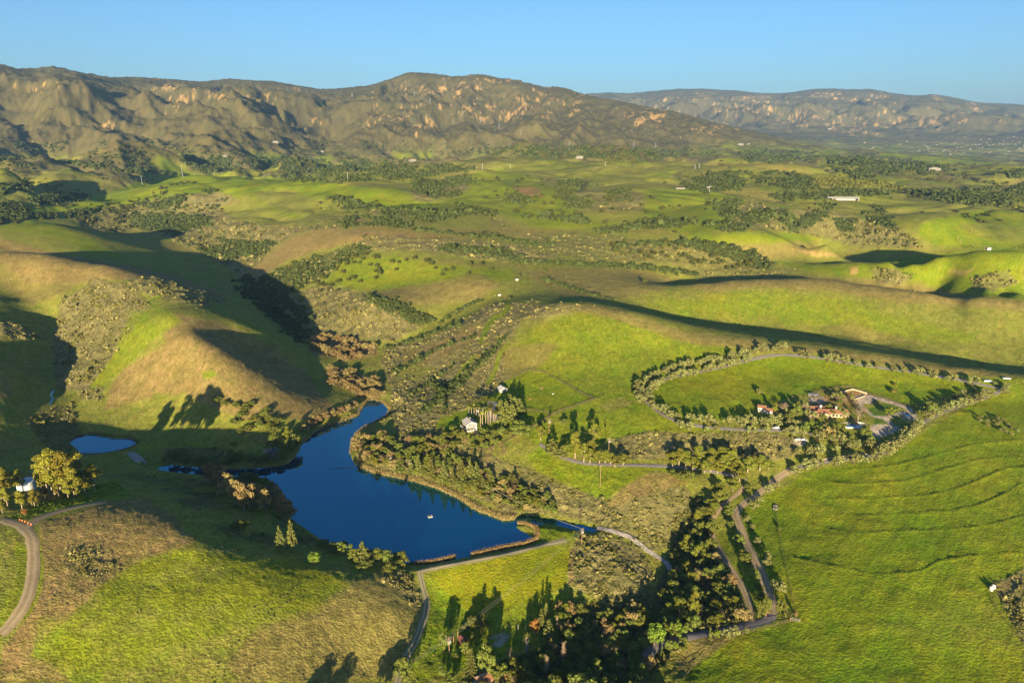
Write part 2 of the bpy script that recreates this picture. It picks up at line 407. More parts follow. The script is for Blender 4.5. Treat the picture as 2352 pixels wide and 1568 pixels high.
Z = Z + m1 * (GR < 7000) * rel1 * np.clip(dc1 * 2.5, 0.1, 1) * (np.minimum(ridged((u_w + wx * .4) / 230, (v_w + wy * .4) / 460, 4, 55, 0.5), 0.85) - 0.60) * 85
m2 = sstep(6800, 8600, GR)
rel2 = np.clip((Z - 70) / 500, 0, 1)
dc2 = np.clip(np.abs(np.log(GR / rc2[None])) / 0.20, 0, 1)
Z = Z + m2 * rel2 * (0.05 + 0.95 * dc2) * np.minimum(rid2 - 0.66, 0.0 + 0.4 * dc2) * 330
Z = Z + m2 * rel2 * np.clip(dc2 * 2.5, 0.05, 1) * (np.minimum(ridged((u_f + wx) / 420, (v_f + wy) / 800, 4, 65, 0.5), 0.85) - 0.60) * 130
# the ranges keep their skylines: nothing on a face may stand above its crest's line of sight
def crest_e(L):
    e = []
    for u, v, r in L:
        a, y, d = ray(u, v); e.append(d / math.hypot(a, y))
    return np.interp(AZ, [az_of(u, v) for u, v, r in L], e)
for L, rc, dc, lo_r in ((CREST1, rc1, dc1, 2500), (CREST2, rc2, dc2, 7200)):
    lim = crest_e(L)[None] + (0.0012 if L is CREST1 else 0.0022) * fbm(GX / 160, GY / 160, 4, 98, 0.6) - 0.012 * dc
    xx = (Z - CAM_Z) / GR; k5 = 0.004
    soft = lim - k5 * np.logaddexp(0, np.clip((lim - xx) / k5, -50, 50))
    wz = sstep(az_of(1800), az_of(1640), AZ)[None] if L is CREST1 else sstep(az_of(1255), az_of(1300), AZ)[None]
    wr = sstep(lo_r, lo_r * 1.12, GR) * sstep(1.02, 1.0, GR / rc[None]) * wz
    Z = Z + (np.minimum(CAM_Z + GR * soft, Z) - Z) * wr
# foothills between the hills and the mountains
fh = sstep(1300, 2000, GR) * (1 - sstep(2800, 3600, GR) * (AZ[None] < R(10)) - sstep(7000, 9000, GR) * (AZ[None] >= R(10)))
fh2 = sstep(1800, 2300, GR) * (1 - sstep(3200, 4200, GR))
FOOT = ridged((GX + wx * .5) / 560, (GY + wy * .5) / 700, 4, 71, 0.5)
Z = Z + fh * fbm(GX / 260, GY / 260, 4, 70) * 18 * np.clip(GR / 3000, 0.4, 1.6) + fh2 * (FOOT - 0.66) * 105 * (0.45 + 0.55 * sstep(R(16), R(-2), AZ)[None])
mid = sstep(900, 1250, GR) * (1 - sstep(2300, 3000, GR))
gw_x = fbm(GX / 260, GY / 260, 2, 73) * 90; gw_y = fbm(GX / 260, GY / 260, 2, 74) * 90
gul = ridged((GX + gw_x) / 420 + 3, (GY + gw_y) / 420, 4, 75, 0.45)
RAVINE = mid * sstep(0.66, 0.92, gul)
Z = Z + mid * ((gul - 0.60) * -26.0 * np.clip(GR / 1600, .6, 1.3))
Z = Z + sstep(650, 900, GR) * (1 - sstep(2000, 2800, GR)) * fbm(GX / 90, GY / 90, 3, 78) * 1.0
near = 1 - sstep(500, 900, GR)
Z = Z + near * fbm(GX / 45, GY / 45, 3, 80) * 0.8
Z_SMOOTH = Z.copy()

# ---- water bodies: outlines in the picture, laid on the water level
LAKE_PX = [(784,967),(805,960),(821,954),(822,941),(841,919),(861,917),(881,926),(897,941),(891,951),(867,966),(841,977),(819,994),(811,1011),(806,1041),(812,1060),(821,1068),(864,1086),(917,1096),(967,1108),(1014,1123),(1061,1146),(1094,1169),(1131,1183),(1161,1195),(1181,1191),(1194,1183),(1227,1184),(1264,1193),(1304,1199),(1351,1209),(1371,1217),(1360,1221),(1334,1217),(1304,1213),(1277,1206),(1247,1203),(1230,1207),(1205,1203),(1186,1209),(1197,1218),(1214,1228),(1231,1243),(1200,1253),(1151,1263),(1084,1276),(1037,1286),(971,1297),(931,1293),(917,1279),(884,1268),(817,1261),(784,1255),(760,1248),(733,1235),(703,1214),(670,1190),(653,1157),(640,1130),(627,1110),(600,1096),(523,1093),(460,1090),(420,1086),(380,1081),(362,1077),(387,1067),(467,1074),(533,1077),(600,1074),(653,1067),(673,1054),(687,1037),(693,1021),(713,1004),(733,987)]
POND_PX = [(160,1014),(180,1002),(213,998),(260,1006),(297,1007),(315,1017),(300,1027),(267,1036),(230,1042),(187,1042),(177,1031)]


def px_plane(P, z):
    P = np.asarray(P, float)
    a, y, d = ray(P[:, 0], P[:, 1]); k = (z - CAM_Z) / d
    return np.stack([a * k, y * k], 1)


LAKE_XY = smooth_line(px_plane(LAKE_PX, 0.0), 3, True)
POND_Z = 4.0
POND_XY = smooth_line(px_plane(POND_PX, POND_Z), 4, True)
LAKE_D = np.full(GX.shape, 99.0)
for poly, zw in ((LAKE_XY, 0.0), (POND_XY, POND_Z)):
    lo = poly.min(0) - 25; hi = poly.max(0) + 25
    m = (GX > lo[0]) & (GX < hi[0]) & (GY > lo[1]) & (GY < hi[1])
    d = poly_sdf(GX[m], GY[m], poly)
    zz = Z[m]
    lowb = zw + np.minimum(0.25 + d * 0.10, 2.0) - np.maximum(d - 5, 0) * 2
    highb = zw + 0.25 + d * 0.30 + np.maximum(d - 8, 0) * 1.5
    zz = np.where(d < 0, np.minimum(zz, zw - 0.25 + np.maximum(d, -12) * 0.25), np.clip(zz, lowb, np.maximum(highb, lowb)))
    Z[m] = zz
    LAKE_D[m] = np.minimum(LAKE_D[m], d)


def _grid_idx(x, y):
    az = np.arctan2(x, y); lr = np.log(np.hypot(x, y))
    fa = np.interp(az, AZ, np.arange(NA)); fr = np.interp(lr, LR, np.arange(NR))
    return fa, fr


def H(x, y):
    """terrain height under world x, y"""
    fa, fr = _grid_idx(np.asarray(x, float), np.asarray(y, float))
    ia = np.clip(fa.astype(int), 0, NA - 2); ir = np.clip(fr.astype(int), 0, NR - 2)
    ta = fa - ia; tr = fr - ir
    return (Z[ir, ia] * (1 - ta) + Z[ir, ia + 1] * ta) * (1 - tr) + (Z[ir + 1, ia] * (1 - ta) + Z[ir + 1, ia + 1] * ta) * tr


_TR = np.exp(LR)


def hit(u, v, lo=0.0):
    """first ground point on the line of sight of picture pixels (arrays): x, y, z"""
    u = np.atleast_1d(np.asarray(u, float)); v = np.atleast_1d(np.asarray(v, float))
    a, y, d = ray(u, v)
    h = np.hypot(a, y); az = np.arctan2(a, y); s = d / h
    fa = np.interp(az, AZ, np.arange(NA)); ia = np.clip(fa.astype(int), 0, NA - 2); t = fa - ia
    prof = Z[:, ia] * (1 - t) + Z[:, ia + 1] * t                      # NR x n
    below = (CAM_Z + _TR[:, None] * s[None]) < prof
    below[0] = False
    k = below.argmax(0); ok = below.any(0); k = np.maximum(k, 1)
    j = np.arange(len(u))
    g0 = CAM_Z + _TR[k - 1] * s - prof[k - 1, j]; g1 = CAM_Z + _TR[k] * s - prof[k, j]
    f = np.clip(g0 / (g0 - g1 + 1e-9), 0, 1)
    r = _TR[k - 1] * (1 - f) + _TR[k] * f
    x_, y_ = r * np.sin(az), r * np.cos(az)
    z_ = H(x_, y_)
    return x_, y_, z_, ok


def hit1(u, v):
    x, y, z, ok = hit([u], [v])
    return float(x[0]), float(y[0]), float(z[0])


# ---- roads and tracks: centre lines (picture), half width in metres; the ground under them is levelled
ROADS = {
 "dirt_road": ([(0,1456),(20,1439),(43,1409),(63,1373),(75,1323),(77,1273),(72,1233),(50,1209),(20,1198),(0,1192)], 2.3, "dirt"),
 "grove_track": ([(56,1213),(97,1187),(150,1170),(200,1159),(245,1152)], 2.2, "dirt"),
 "dam_road": ([(963,1311),(1000,1303),(1051,1292),(1151,1274),(1234,1254),(1284,1244),(1300,1239)], 1.7, "pale"),
 "meadow_track": ([(963,1311),(970,1345),(979,1379),(977,1406),(966,1439),(951,1476),(931,1509),(915,1550),(905,1600)], 1.5, "pale"),
 "entry_road": ([(1470,1568),(1478,1530),(1490,1500),(1515,1478),(1568,1463),(1625,1454),(1685,1443),(1728,1433),(1761,1424),(1775,1408)], 2.4, "paved"),
 "farm_road": ([(1775,1412),(1771,1379),(1758,1339),(1745,1306),(1728,1273),(1711,1239),(1698,1203),(1691,1180),(1706,1159),(1735,1139),(1765,1116),(1795,1092),(1828,1075)], 2.2, "dirt"),
 "field_track": ([(1727,1428),(1720,1383),(1708,1353),(1691,1323),(1668,1289),(1645,1246),(1633,1216),(1634,1196),(1645,1179),(1665,1155),(1695,1133),(1715,1112)], 1.4, "dirt"),
 "avenue": ([(1828,1075),(1881,1062),(1935,1056),(2011,1046),(2040,1032),(2068,1005),(2115,973),(2160,950),(2200,934),(2268,910),(2300,897),(2285,890),(2235,879),(2201,872),(2101,855),(2001,842),(1901,825),(1811,815),(1765,817),(1718,828),(1651,845),(1568,861),(1517,874),(1487,892),(1480,915),(1500,937),(1530,956),(1568,972),(1635,982),(1718,987),(1801,989),(1858,994),(1890,1008)], 1.6, "paved"),
 "lower_drive": ([(1240,1020),(1277,1041),(1304,1054),(1351,1065),(1434,1068),(1517,1070),(1568,1073),(1610,1079),(1660,1086),(1715,1100)], 1.4, "paved"),
}
ROAD_XY = {}
ROAD_M = np.full(GX.shape, 99.0)
for k_, (P_, w_, s_) in ROADS.items():
    L_ = smooth_line(P_, 6)
    x_, y_, z_, ok_ = hit(L_[:, 0], L_[:, 1])
    Q_ = np.stack([x_, y_], 1)
    for _ in range(2): Q_[1:-1] = (Q_[:-2] + 2 * Q_[1:-1] + Q_[2:]) / 4
    ROAD_XY[k_] = Q_
    lo_ = Q_.min(0) - 10; hi_ = Q_.max(0) + 10
    m_ = (GX > lo_[0]) & (GX < hi_[0]) & (GY > lo_[1]) & (GY < hi_[1])
    ROAD_M[m_] = np.minimum(ROAD_M[m_], line_dist(GX[m_], GY[m_], Q_) - w_)
# ---------------------------------------------------------------- land cover: albedo painted on the ground, class by class
PU, PV, PD = project(GX, GY, Z)
N_BIG = fbm(GX / 60, GY / 60, 4, 100)
N_MID = fbm(GX / 17, GY / 17, 4, 110)
N_FIN = fbm(GX / 5, GY / 5, 3, 120)
N_STR = fbm((GX * 0.5 + GY * 0.86) / 40, (GX * 0.86 - GY * 0.5) / 4, 3, 125)
WARPU = fbm(GX / 30, GY / 30, 3, 130); WARPV = fbm(GX / 30, GY / 30, 3, 135)
_far = np.clip(GR / 600, 0.5, 6)

GRASS, OLIVE, DRY, SAGE, CHAP, ROCK, YELLOW, DIRT, TAN, SOIL, WOOD, GRAVEL, LAWN = range(13)
# base colour, second colour (mottle), how much scrub relief
PAL = {
 GRASS:  ((.128,.182,.005),(.172,.202,.009),0.0),
 OLIVE:  ((.150,.180,.020),(.200,.185,.036),0.1),
 DRY:    ((.240,.165,.062),(.165,.138,.038),0.15),
 SAGE:   ((.200,.170,.066),(.110,.108,.036),1.0),
 CHAP:   ((.070,.068,.025),(.112,.092,.037),1.0),
 ROCK:   ((.440,.290,.105),(.300,.190,.075),0.3),
 YELLOW: ((.185,.180,.006),(.155,.180,.006),0.0),
 DIRT:   ((.300,.235,.165),(.230,.170,.110),0.0),
 TAN:    ((.250,.165,.070),(.160,.115,.050),0.8),
 SOIL:   ((.330,.160,.060),(.250,.150,.070),0.1),
 GRAVEL: ((.400,.340,.270),(.320,.265,.205),0.0),
 LAWN:   ((.070,.130,.014),(.085,.145,.018),0.0),
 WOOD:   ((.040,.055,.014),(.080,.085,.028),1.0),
}
NCL = len(PAL)
Wt = [np.zeros(GX.shape, np.float32) for _ in range(NCL)]


def put(cls, w):
    for c in range(NCL):
        if c != cls: Wt[c] *= (1 - w)
    Wt[cls] += (1 - Wt[cls]) * w


def patch(cls, poly, soft=14, warp=14, amt=1.0, holes=0.0, big=False):
    P = np.asarray(poly, float)
    pad = soft + warp * 2
    m = (PU > P[:, 0].min() - pad) & (PU < P[:, 0].max() + pad) & (PV > P[:, 1].min() - pad) & (PV < P[:, 1].max() + pad) & (PD > 1)
    if not m.any(): return
    d = poly_sdf(PU[m] + WARPU[m] * warp, PV[m] + WARPV[m] * warp * 0.6, P)
    w = sstep(soft * 0.6, -soft * 0.6, d) * amt
    if holes:
        w = w * sstep(-0.28, 0.12, N_MID[m] * 0.7 + N_BIG[m] * 0.5 + (0.45 - holes))
    full = np.zeros(GX.shape, np.float32); full[m] = w
    put(cls, full)


def stroke(cls, pts, width, warp=4, amt=1.0, holes=0.0):
    P = smooth_line(pts, 5)
    pad = width + warp * 2 + 2
    m = (PU > P[:, 0].min() - pad) & (PU < P[:, 0].max() + pad) & (PV > P[:, 1].min() - pad) & (PV < P[:, 1].max() + pad) & (PD > 1)
    d = line_dist(PU[m] + WARPU[m] * warp, (PV[m] + WARPV[m] * warp * 0.6), P)
    w = sstep(width * 0.75, width * 0.3, d) * amt
    if holes: w = w * sstep(-0.3, 0.1, N_MID[m] + (0.4 - holes))
    full = np.zeros(GX.shape, np.float32); full[m] = w
    put(cls, full)


# everything starts as green-brown pasture; scrub on the foothills; chaparral and rock on the mountains
Wt[OLIVE] += 1.0
put(DRY, sstep(0.05, 0.45, N_BIG + 0.35 * N_MID - 0.10) * 0.45)
slope_n = np.gradient(Z, axis=1) / (GR * 0.0015)
fhz = sstep(1500, 2300, GR)
put(SAGE, fhz * sstep(-0.05, 0.25, fbm(GX / 160, GY / 160, 4, 140)) * 0.9)
put(CHAP, fhz * sstep(0.0, 0.15, fbm(GX / 220, GY / 220, 5, 145) + 0.02) * 0.85)
put(GRASS, fhz * (1 - sstep(5000, 8000, GR)) * sstep(0.02, 0.2, fbm(GX / 330, GY / 330, 3, 150)) * 0.8)
mount = np.maximum(sstep(2500, 3000, GR) * (AZ[None] < R(14)), sstep(7300, 8300, GR)) * sstep(90, 150, Z)
mount = np.maximum(mount, sstep(3200, 4000, GR) * sstep(120, 190, Z))
put(CHAP, mount)
put(SAGE, mount * sstep(0.12, 0.45, fbm(GX / 300, GY / 420, 5, 152)) * 0.25)
# pale sandstone where the mountain faces are broken
rk = fbm(GX / 55, GY / 130, 5, 160, 0.72); rk2 = fbm(GX / 600, GY / 800, 3, 165); rk3 = ridged(GX / 40, GY / 140, 4, 168, 0.7)
ROCKS = [(1040,205,130,28),(1130,245,100,40),(1010,245,90,25),(1255,275,26,26),(1300,250,60,30),(1460,272,60,28),(960,290,70,30),(880,265,60,28),(1230,235,110,30),(1500,265,60,35),(1640,297,60,24),(1180,265,90,30),
         (120,198,60,16),(205,208,50,10),(190,265,30,9),(380,265,10,10),(250,290,40,16),(500,218,40,18),(640,225,60,24),(700,285,60,40),(60,205,60,14),(380,200,50,18),(300,170,90,10),(420,225,60,20),(545,300,60,16),
         (1900,215,90,10),(1960,228,70,16),(2080,230,36,14),(2150,226,30,14),(2240,240,40,14),(2010,222,60,12),(2260,235,50,12),(1750,225,100,20),(1650,300,50,24),(1720,250,120,40),(1850,270,120,30),(1960,290,120,30),(1520,235,80,10),(1600,225,60,14),(1340,218,70,6),(1100,185,130,10),(2150,280,140,30)]
rock_m = np.zeros(GX.shape, np.float32)
for u, v, a, b in ROCKS:
    m = (np.abs(PU - u) < a * 1.6) & (np.abs(PV - v) < b * 1.6) & (GR > 2300)
    if m.any():
        rock_m[m] = np.maximum(rock_m[m], np.exp(-(((PU[m] - u) / a) ** 2 + ((PV[m] - v) / b) ** 2) * 1.1))
w = mount * sstep(0.22, 0.36, rk * 1.0 + (rk3 - 0.6) * 0.5 + rock_m * 0.36 - 0.17 + rk2 * 0.14)
put(ROCK, w * 0.95)

put(SAGE, sstep(0.15, 0.75, RAVINE + 0.25 * N_BIG) * (RAVINE > 0) * 0.8)
put(GRASS, mid * sstep(0.50, 0.30, gul) * sstep(-0.15, 0.25, fbm(GX / 300, GY / 300, 3, 172)) * 0.5)
put(DRY, mid * sstep(0.0, 0.3, fbm(GX / 260, GY / 180, 3, 176)) * 0.4)
put(CHAP, fh2 * sstep(0.48, 0.62, FOOT + 0.25 * fbm(GX / 120, GY / 120, 3, 178)) * 0.75 * (1 - 0.5 * (1 - sstep(R(14), R(4), AZ)[None])))
# ---- middle distance
patch(GRASS, [(0,500),(60,482),(150,470),(260,440),(330,415),(420,398),(500,405),(600,408),(700,412),(800,425),(900,432),(940,450),(880,455),(780,440),(680,432),(600,440),(560,455),(480,445),(400,455),(300,470),(200,480),(120,488)], 8, 6)
patch(GRASS, [(640,420),(780,430),(900,450),(1000,470),(1060,478),(1000,490),(900,478),(800,468),(700,455)], 8, 6)
patch(OLIVE, [(560,450),(640,440),(760,460),(860,485),(840,500),(700,495),(600,500),(540,480)], 10, 8)
patch(SAGE, [(300,470),(400,450),(500,440),(540,455),(500,480),(560,510),(660,510),(760,500),(840,505),(760,530),(690,535),(640,560),(600,600),(560,640),(500,600),(420,560),(330,520),(290,490)], 10, 10)
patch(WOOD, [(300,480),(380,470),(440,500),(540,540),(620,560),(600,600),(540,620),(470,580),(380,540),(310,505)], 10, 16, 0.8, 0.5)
patch(OLIVE, [(500,470),(600,480),(700,500),(820,505),(760,520),(640,520),(540,510)], 8, 8, 0.8)
patch(DRY, [(540,640),(600,600),(660,550),(720,530),(800,525),(1000,540),(1020,550),(900,555),(800,560),(720,580),(660,600),(620,625),(570,650)], 7, 8, 0.95)
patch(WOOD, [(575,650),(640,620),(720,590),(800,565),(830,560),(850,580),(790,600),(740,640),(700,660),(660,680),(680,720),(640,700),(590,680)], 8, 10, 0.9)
patch(SAGE, [(640,700),(700,670),(780,640),(840,680),(920,720),(970,750),(900,785),(800,775),(720,770),(680,740)], 8, 10)
patch(GRASS, [(740,650),(800,590),(900,590),(1000,605),(1180,620),(1180,640),(1050,650),(900,660),(800,665)], 12, 12, 0.85)
patch(YELLOW, [(900,628),(1000,626),(1010,640),(920,652),(820,655)], 8, 8, 0.45)
patch(DRY, [(980,650),(1100,630),(1150,650),(1100,690),(1000,700),(900,690),(860,670)], 12, 14, 0.7)
patch(SAGE, [(830,545),(1000,545),(1180,560),(1280,585),(1240,605),(1100,595),(950,575),(840,575)], 8, 12, 0.9)
patch(SAGE, [(1180,535),(1400,540),(1560,570),(1760,600),(1720,625),(1560,610),(1400,600),(1280,585)], 10, 14, 0.6)
patch(DRY, [(1200,620),(1420,610),(1560,640),(1520,670),(1400,690),(1300,680),(1230,650)], 12, 14, 0.6)
patch(DRY, [(800,500),(1000,530),(1180,520),(1300,530),(1180,550),(1000,548),(820,535)], 10, 10, 0.6)
patch(GRASS, [(960,470),(1100,395),(1160,388),(1250,420),(1300,460),(1340,500),(1420,525),(1250,525),(1120,480),(1040,485)], 10, 12, 0.75)
patch(SAGE, [(940,440),(1060,400),(1080,430),(1050,455),(960,465)], 8, 10, 0.9)
patch(WOOD, [(1280,420),(1360,415),(1340,440),(1300,450)], 6, 8, 0.8)
patch(SAGE, [(1300,450),(1400,430),(1500,450),(1480,480),(1360,490)], 10, 14, 0.7)
patch(SOIL, [(1170,428),(1240,432),(1250,455),(1210,450)], 4, 10, 0.9, 0.4)
patch(GRASS, [(1480,435),(1560,433),(1640,440),(1760,470),(1900,485),(2060,505),(2100,520),(1960,505),(1800,490),(1700,500),(1620,540),(1540,530),(1480,490)], 12, 14, 0.8)
patch(GRASS, [(1580,540),(1720,535),(1880,538),(1900,550),(1800,560),(1680,560),(1580,555)], 8, 8, 0.9)
patch(SAGE, [(1640,480),(1720,460),(1800,480),(1900,480),(1980,500),(2080,530),(2110,570),(2000,570),(1900,550),(1800,530),(1700,520)], 10, 14, 0.85)
patch(DRY, [(1500,560),(1660,565),(1800,555),(1900,570),(1780,600),(1640,590)], 12, 12, 0.6)
patch(GRASS, [(2115,515),(2200,490),(2300,482),(2352,490),(2352,580),(2250,570),(2150,565),(2110,540)], 7, 6)
patch(OLIVE, [(2200,520),(2280,505),(2352,520),(2352,560),(2280,550)], 10, 10, 0.7)
patch(GRASS, [(1780,600),(1900,610),(2000,602),(2100,590),(2200,577),(2352,575),(2352,690),(2280,680),(2150,665),(2000,640),(1860,625)], 9, 8, 0.95)
patch(DRY, [(1940,655),(2000,640),(2120,650),(2200,680),(2120,680),(2000,665)], 10, 14, 0.6)
patch(SAGE, [(1560,610),(1700,620),(1820,620),(1780,645),(1600,645)], 10, 14, 0.5)
patch(ROCK, [(1810,572),(1880,575),(1930,588),(1880,590)], 3, 10, 0.8, 0.4)
patch(SAGE, [(2000,620),(2060,615),(2100,640),(2060,655),(2010,650)], 8, 10, 0.9)
patch(ROCK, [(1950,615),(1975,612),(1970,630),(1955,632)], 3, 8, 0.8, 0.4)
patch(ROCK, [(2180,620),(2235,620),(2220,632),(2185,630)], 3, 8, 0.6, 0.4)
patch(SAGE, [(2230,640),(2310,620),(2340,650),(2280,670),(2230,660)], 8, 10, 0.7)
# hill behind the paddock: green face, browner crest
patch(OLIVE, [(1420,690),(1600,650),(1750,638),(1900,638),(2050,660),(2200,680),(2352,695),(2352,835),(2100,810),(1900,775),(1700,755),(1560,740),(1450,710)], 8, 8)
patch(GRASS, [(1480,700),(1600,680),(1800,670),(1950,690),(2100,740),(2250,770),(2200,790),(2000,770),(1800,740),(1600,730)], 20, 26, 0.75)
patch(DRY, [(1560,655),(1740,636),(1900,637),(2040,655),(2200,678),(2352,693),(2352,712),(2200,705),(2050,690),(1900,665),(1740,660),(1620,670)], 12, 14, 0.75)
patch(DRY, [(1880,750),(1960,740),(2050,770),(2120,790),(1980,780)], 12, 20, 0.5)
# slopes over the lake: brush and pasture
patch(SAGE, [(880,800),(960,780),(1040,750),(1120,700),(1220,690),(1300,700),(1380,705),(1300,720),(1200,740),(1160,800),(1160,870),(1100,930),(1000,1000),(920,1010),(900,960),(900,900),(880,850)], 8, 10)
patch(DRY, [(930,810),(1040,770),(1100,740),(1120,760),(1050,810),(960,850),(910,860)], 10, 14, 0.7)
patch(OLIVE, [(900,840),(960,830),(1000,850),(960,880),(910,870)], 8, 10, 0.7)
patch(GRASS, [(1180,860),(1170,800),(1230,750),(1330,715),(1450,735),(1600,790),(1720,800),(1600,850),(1500,880),(1480,930),(1380,925),(1230,850)], 12, 12, 0.8)
patch(DRY, [(1160,870),(1160,800),(1220,790),(1290,790),(1260,820),(1220,845)], 10, 14, 0.6)
patch(DRY, [(1320,698),(1420,708),(1560,760),(1800,790),(2000,812),(2200,846),(2352,862),(2352,870),(2150,855),(1900,815),(1700,800),(1560,785),(1420,735),(1320,712)], 6, 8, 0.65)
patch(GRASS, [(1165,872),(1214,851),(1251,856),(1297,881),(1366,917),(1274,949),(1250,960),(1200,990),(1150,975),(1120,990),(1080,1000),(1000,985),(1010,960),(1070,940),(1140,900)], 5, 4)
patch(GRASS, [(1366,917),(1500,930),(1540,960),(1650,980),(1800,985),(1700,1000),(1500,1000),(1400,1010),(1300,1060),(1230,1020),(1210,990),(1270,955)], 8, 8, 0.9)
patch(DRY, [(1370,930),(1420,912),(1470,925),(1400,945)], 6, 8, 0.5)
patch(GRASS, [(1490,880),(1560,860),(1700,830),(1860,812),(2100,852),(2235,885),(2200,905),(2050,935),(1960,895),(1830,905),(1740,940),(1640,975),(1540,955),(1500,925)], 5, 4)
patch(YELLOW, [(1560,880),(1720,835),(1900,830),(1960,855),(1800,890),(1650,920)], 20, 20, 0.35)
patch(GRASS, [(2230,870),(2352,865),(2352,960),(2300,930),(2250,900)], 8, 6, 0.9)
patch(SAGE, [(1400,1010),(1480,990),(1600,995),(1780,995),(1840,1010),(1820,1050),(1760,1060),(1640,1040),(1560,1050),(1440,1055)], 6, 8)
patch(GRASS, [(1240,1030),(1300,1065),(1420,1072),(1560,1074),(1560,1090),(1480,1100),(1420,1130),(1380,1150),(1300,1110),(1230,1080),(1200,1050)], 8, 8, 0.95)
patch(SAGE, [(1060,1090),(1180,1090),(1280,1110),(1400,1150),(1500,1110),(1580,1120),(1600,1180),(1560,1240),(1500,1270),(1440,1240),(1380,1205),(1260,1180),(1160,1175),(1090,1140)], 8, 8, 0.95)
patch(DRY, [(1430,1120),(1500,1080),(1560,1085),(1570,1110),(1480,1140),(1420,1160),(1390,1165)], 8, 8, 0.85)
patch(OLIVE, [(980,1010),(1100,1010),(1200,1030),(1230,1080),(1160,1100),(1060,1090),(980,1060)], 8, 10, 0.6)
patch(CHAP, [(880,1010),(960,1000),(1060,1030),(1080,1060),(1000,1080),(900,1080),(830,1060),(825,1010)], 8, 10, 0.6)
patch(SAGE, [(850,1005),(1000,985),(1060,1008),(1150,1055),(1230,1085),(1280,1110),(1200,1165),(1100,1145),(1000,1100),(880,1078),(828,1050),(830,1020)], 8, 8, 0.85)
stroke(TAN, [(822,1066),(864,1083),(917,1093),(967,1104),(1014,1120),(1061,1142),(1094,1163),(1131,1177),(1180,1182)], 14, 3, 0.9)
stroke(TAN, [(690,1020),(735,985),(784,966),(820,953)], 8, 2, 0.8)
stroke(TAN, [(840,917),(880,922),(899,940),(880,962),(845,978),(818,1000),(808,1030)], 7, 2, 0.6)
stroke(DRY, [(365,1075),(460,1070),(560,1073),(650,1064),(690,1030)], 8, 2, 0.6)
patch(TAN, [(705,770),(760,765),(860,790),(870,815),(800,830),(720,815)], 6, 6, 0.95)
patch(TAN, [(745,840),(800,850),(860,870),(890,905),(860,915),(810,905),(760,880)], 6, 8, 0.8)
# left hill
patch(OLIVE, [(0,500),(120,510),(200,545),(330,610),(450,650),(540,690),(700,830),(770,940),(690,990),(600,1060),(380,1080),(300,1040),(120,1000),(0,960)], 8, 8)
patch(DRY, [(0,545),(100,575),(230,600),(330,615),(420,640),(530,680),(500,690),(400,660),(330,650),(250,640),(180,650),(60,650),(0,600)], 7, 8, 0.95)
patch(DRY, [(0,600),(80,640),(180,640),(120,690),(70,700),(0,660)], 12, 12, 0.6)
patch(GRASS, [(0,503),(110,510),(200,545),(290,590),(230,590),(120,545),(40,530),(0,525)], 7, 8, 0.7)
patch(SAGE, [(140,690),(220,640),(290,655),(340,700),(300,770),(250,850),(190,900),(130,890),(120,780)], 10, 10)
patch(SAGE, [(290,640),(360,635),(460,665),(520,690),(480,705),(380,690),(300,665)], 7, 8, 0.9)
patch(DRY, [(340,720),(420,720),(500,740),(600,780),(700,850),(770,945),(720,970),(640,950),(560,960),(490,935),(420,905),(330,920),(230,940),(280,850),(380,790)], 10, 12, 0.95)
patch(GRASS, [(300,720),(380,705),(420,740),(360,770),(300,830),(240,890),(215,905),(250,840)], 8, 8, 0.75)
stroke(GRASS, [(370,712),(350,700),(345,690),(372,680)], 5, 2, 0.9)
stroke(GRASS, [(330,740),(290,790),(235,860),(200,910)], 9, 4, 0.9)
patch(GRASS, [(460,855),(490,850),(500,862),(465,870)], 4, 8, 0.8)
patch(GRASS, [(360,900),(395,905),(380,920),(350,915)], 4, 8, 0.6)
patch(SAGE, [(170,890),(240,890),(230,920),(190,920)], 8, 8, 0.8)
patch(SAGE, [(0,735),(50,750),(110,775),(60,780),(0,775)], 6, 6, 0.9)
patch(DRY, [(0,860),(30,870),(30,910),(0,920)], 7, 8, 0.8)
patch(CHAP, [(60,960),(160,930),(190,990),(160,1040),(110,1030),(80,1000)], 8, 8, 0.7)
patch(CHAP, [(380,1030),(520,1025),(560,1060),(480,1075),(370,1060)], 6, 6, 0.7)
patch(DRY, [(570,1000),(610,995),(615,1010),(580,1018)], 6, 6, 0.7)
stroke(GRASS, [(310,1045),(360,1018),(430,1018),(520,1030)], 7, 3, 0.8)
stroke(GRASS, [(480,690),(520,720),(600,760),(680,800),(720,830),(715,860),(740,900)], 6, 3, 0.7)
# foreground hill
patch(OLIVE, [(0,1180),(240,1140),(420,1100),(640,1190),(760,1260),(900,1290),(970,1320),(975,1400),(930,1568),(0,1568)], 10, 8)
patch(CHAP, [(260,1090),(420,1095),(560,1110),(650,1180),(740,1250),(620,1250),(520,1230),(440,1180),(360,1120)], 10, 14, 0.75, 0.5)
patch(DRY, [(90,1200),(170,1180),(260,1150),(330,1140),(400,1190),(445,1245),(400,1262),(330,1285),(270,1320),(210,1370),(150,1430),(90,1480),(40,1540),(0,1568),(0,1490),(60,1420),(95,1330)], 10, 12, 0.98)
patch(SAGE, [(150,1250),(260,1260),(280,1310),(220,1340),(150,1320)], 12, 24, 0.45, 0.3)
patch(GRASS, [(225,1350),(290,1300),(360,1270),(440,1255),(520,1272),(640,1288),(760,1310),(800,1340),(740,1400),(640,1420),(520,1450),(440,1480),(400,1520),(300,1540),(150,1530),(100,1480),(160,1430)], 20, 26, 0.72, 0.38)
patch(GRASS, [(90,1420),(130,1425),(180,1480),(260,1568),(140,1568),(80,1500)], 14, 20, 0.5)
patch(DRY, [(600,1430),(700,1400),(780,1360),(850,1320),(930,1320),(970,1370),(960,1450),(920,1560),(700,1568),(560,1568),(520,1520)], 20, 24, 0.65)
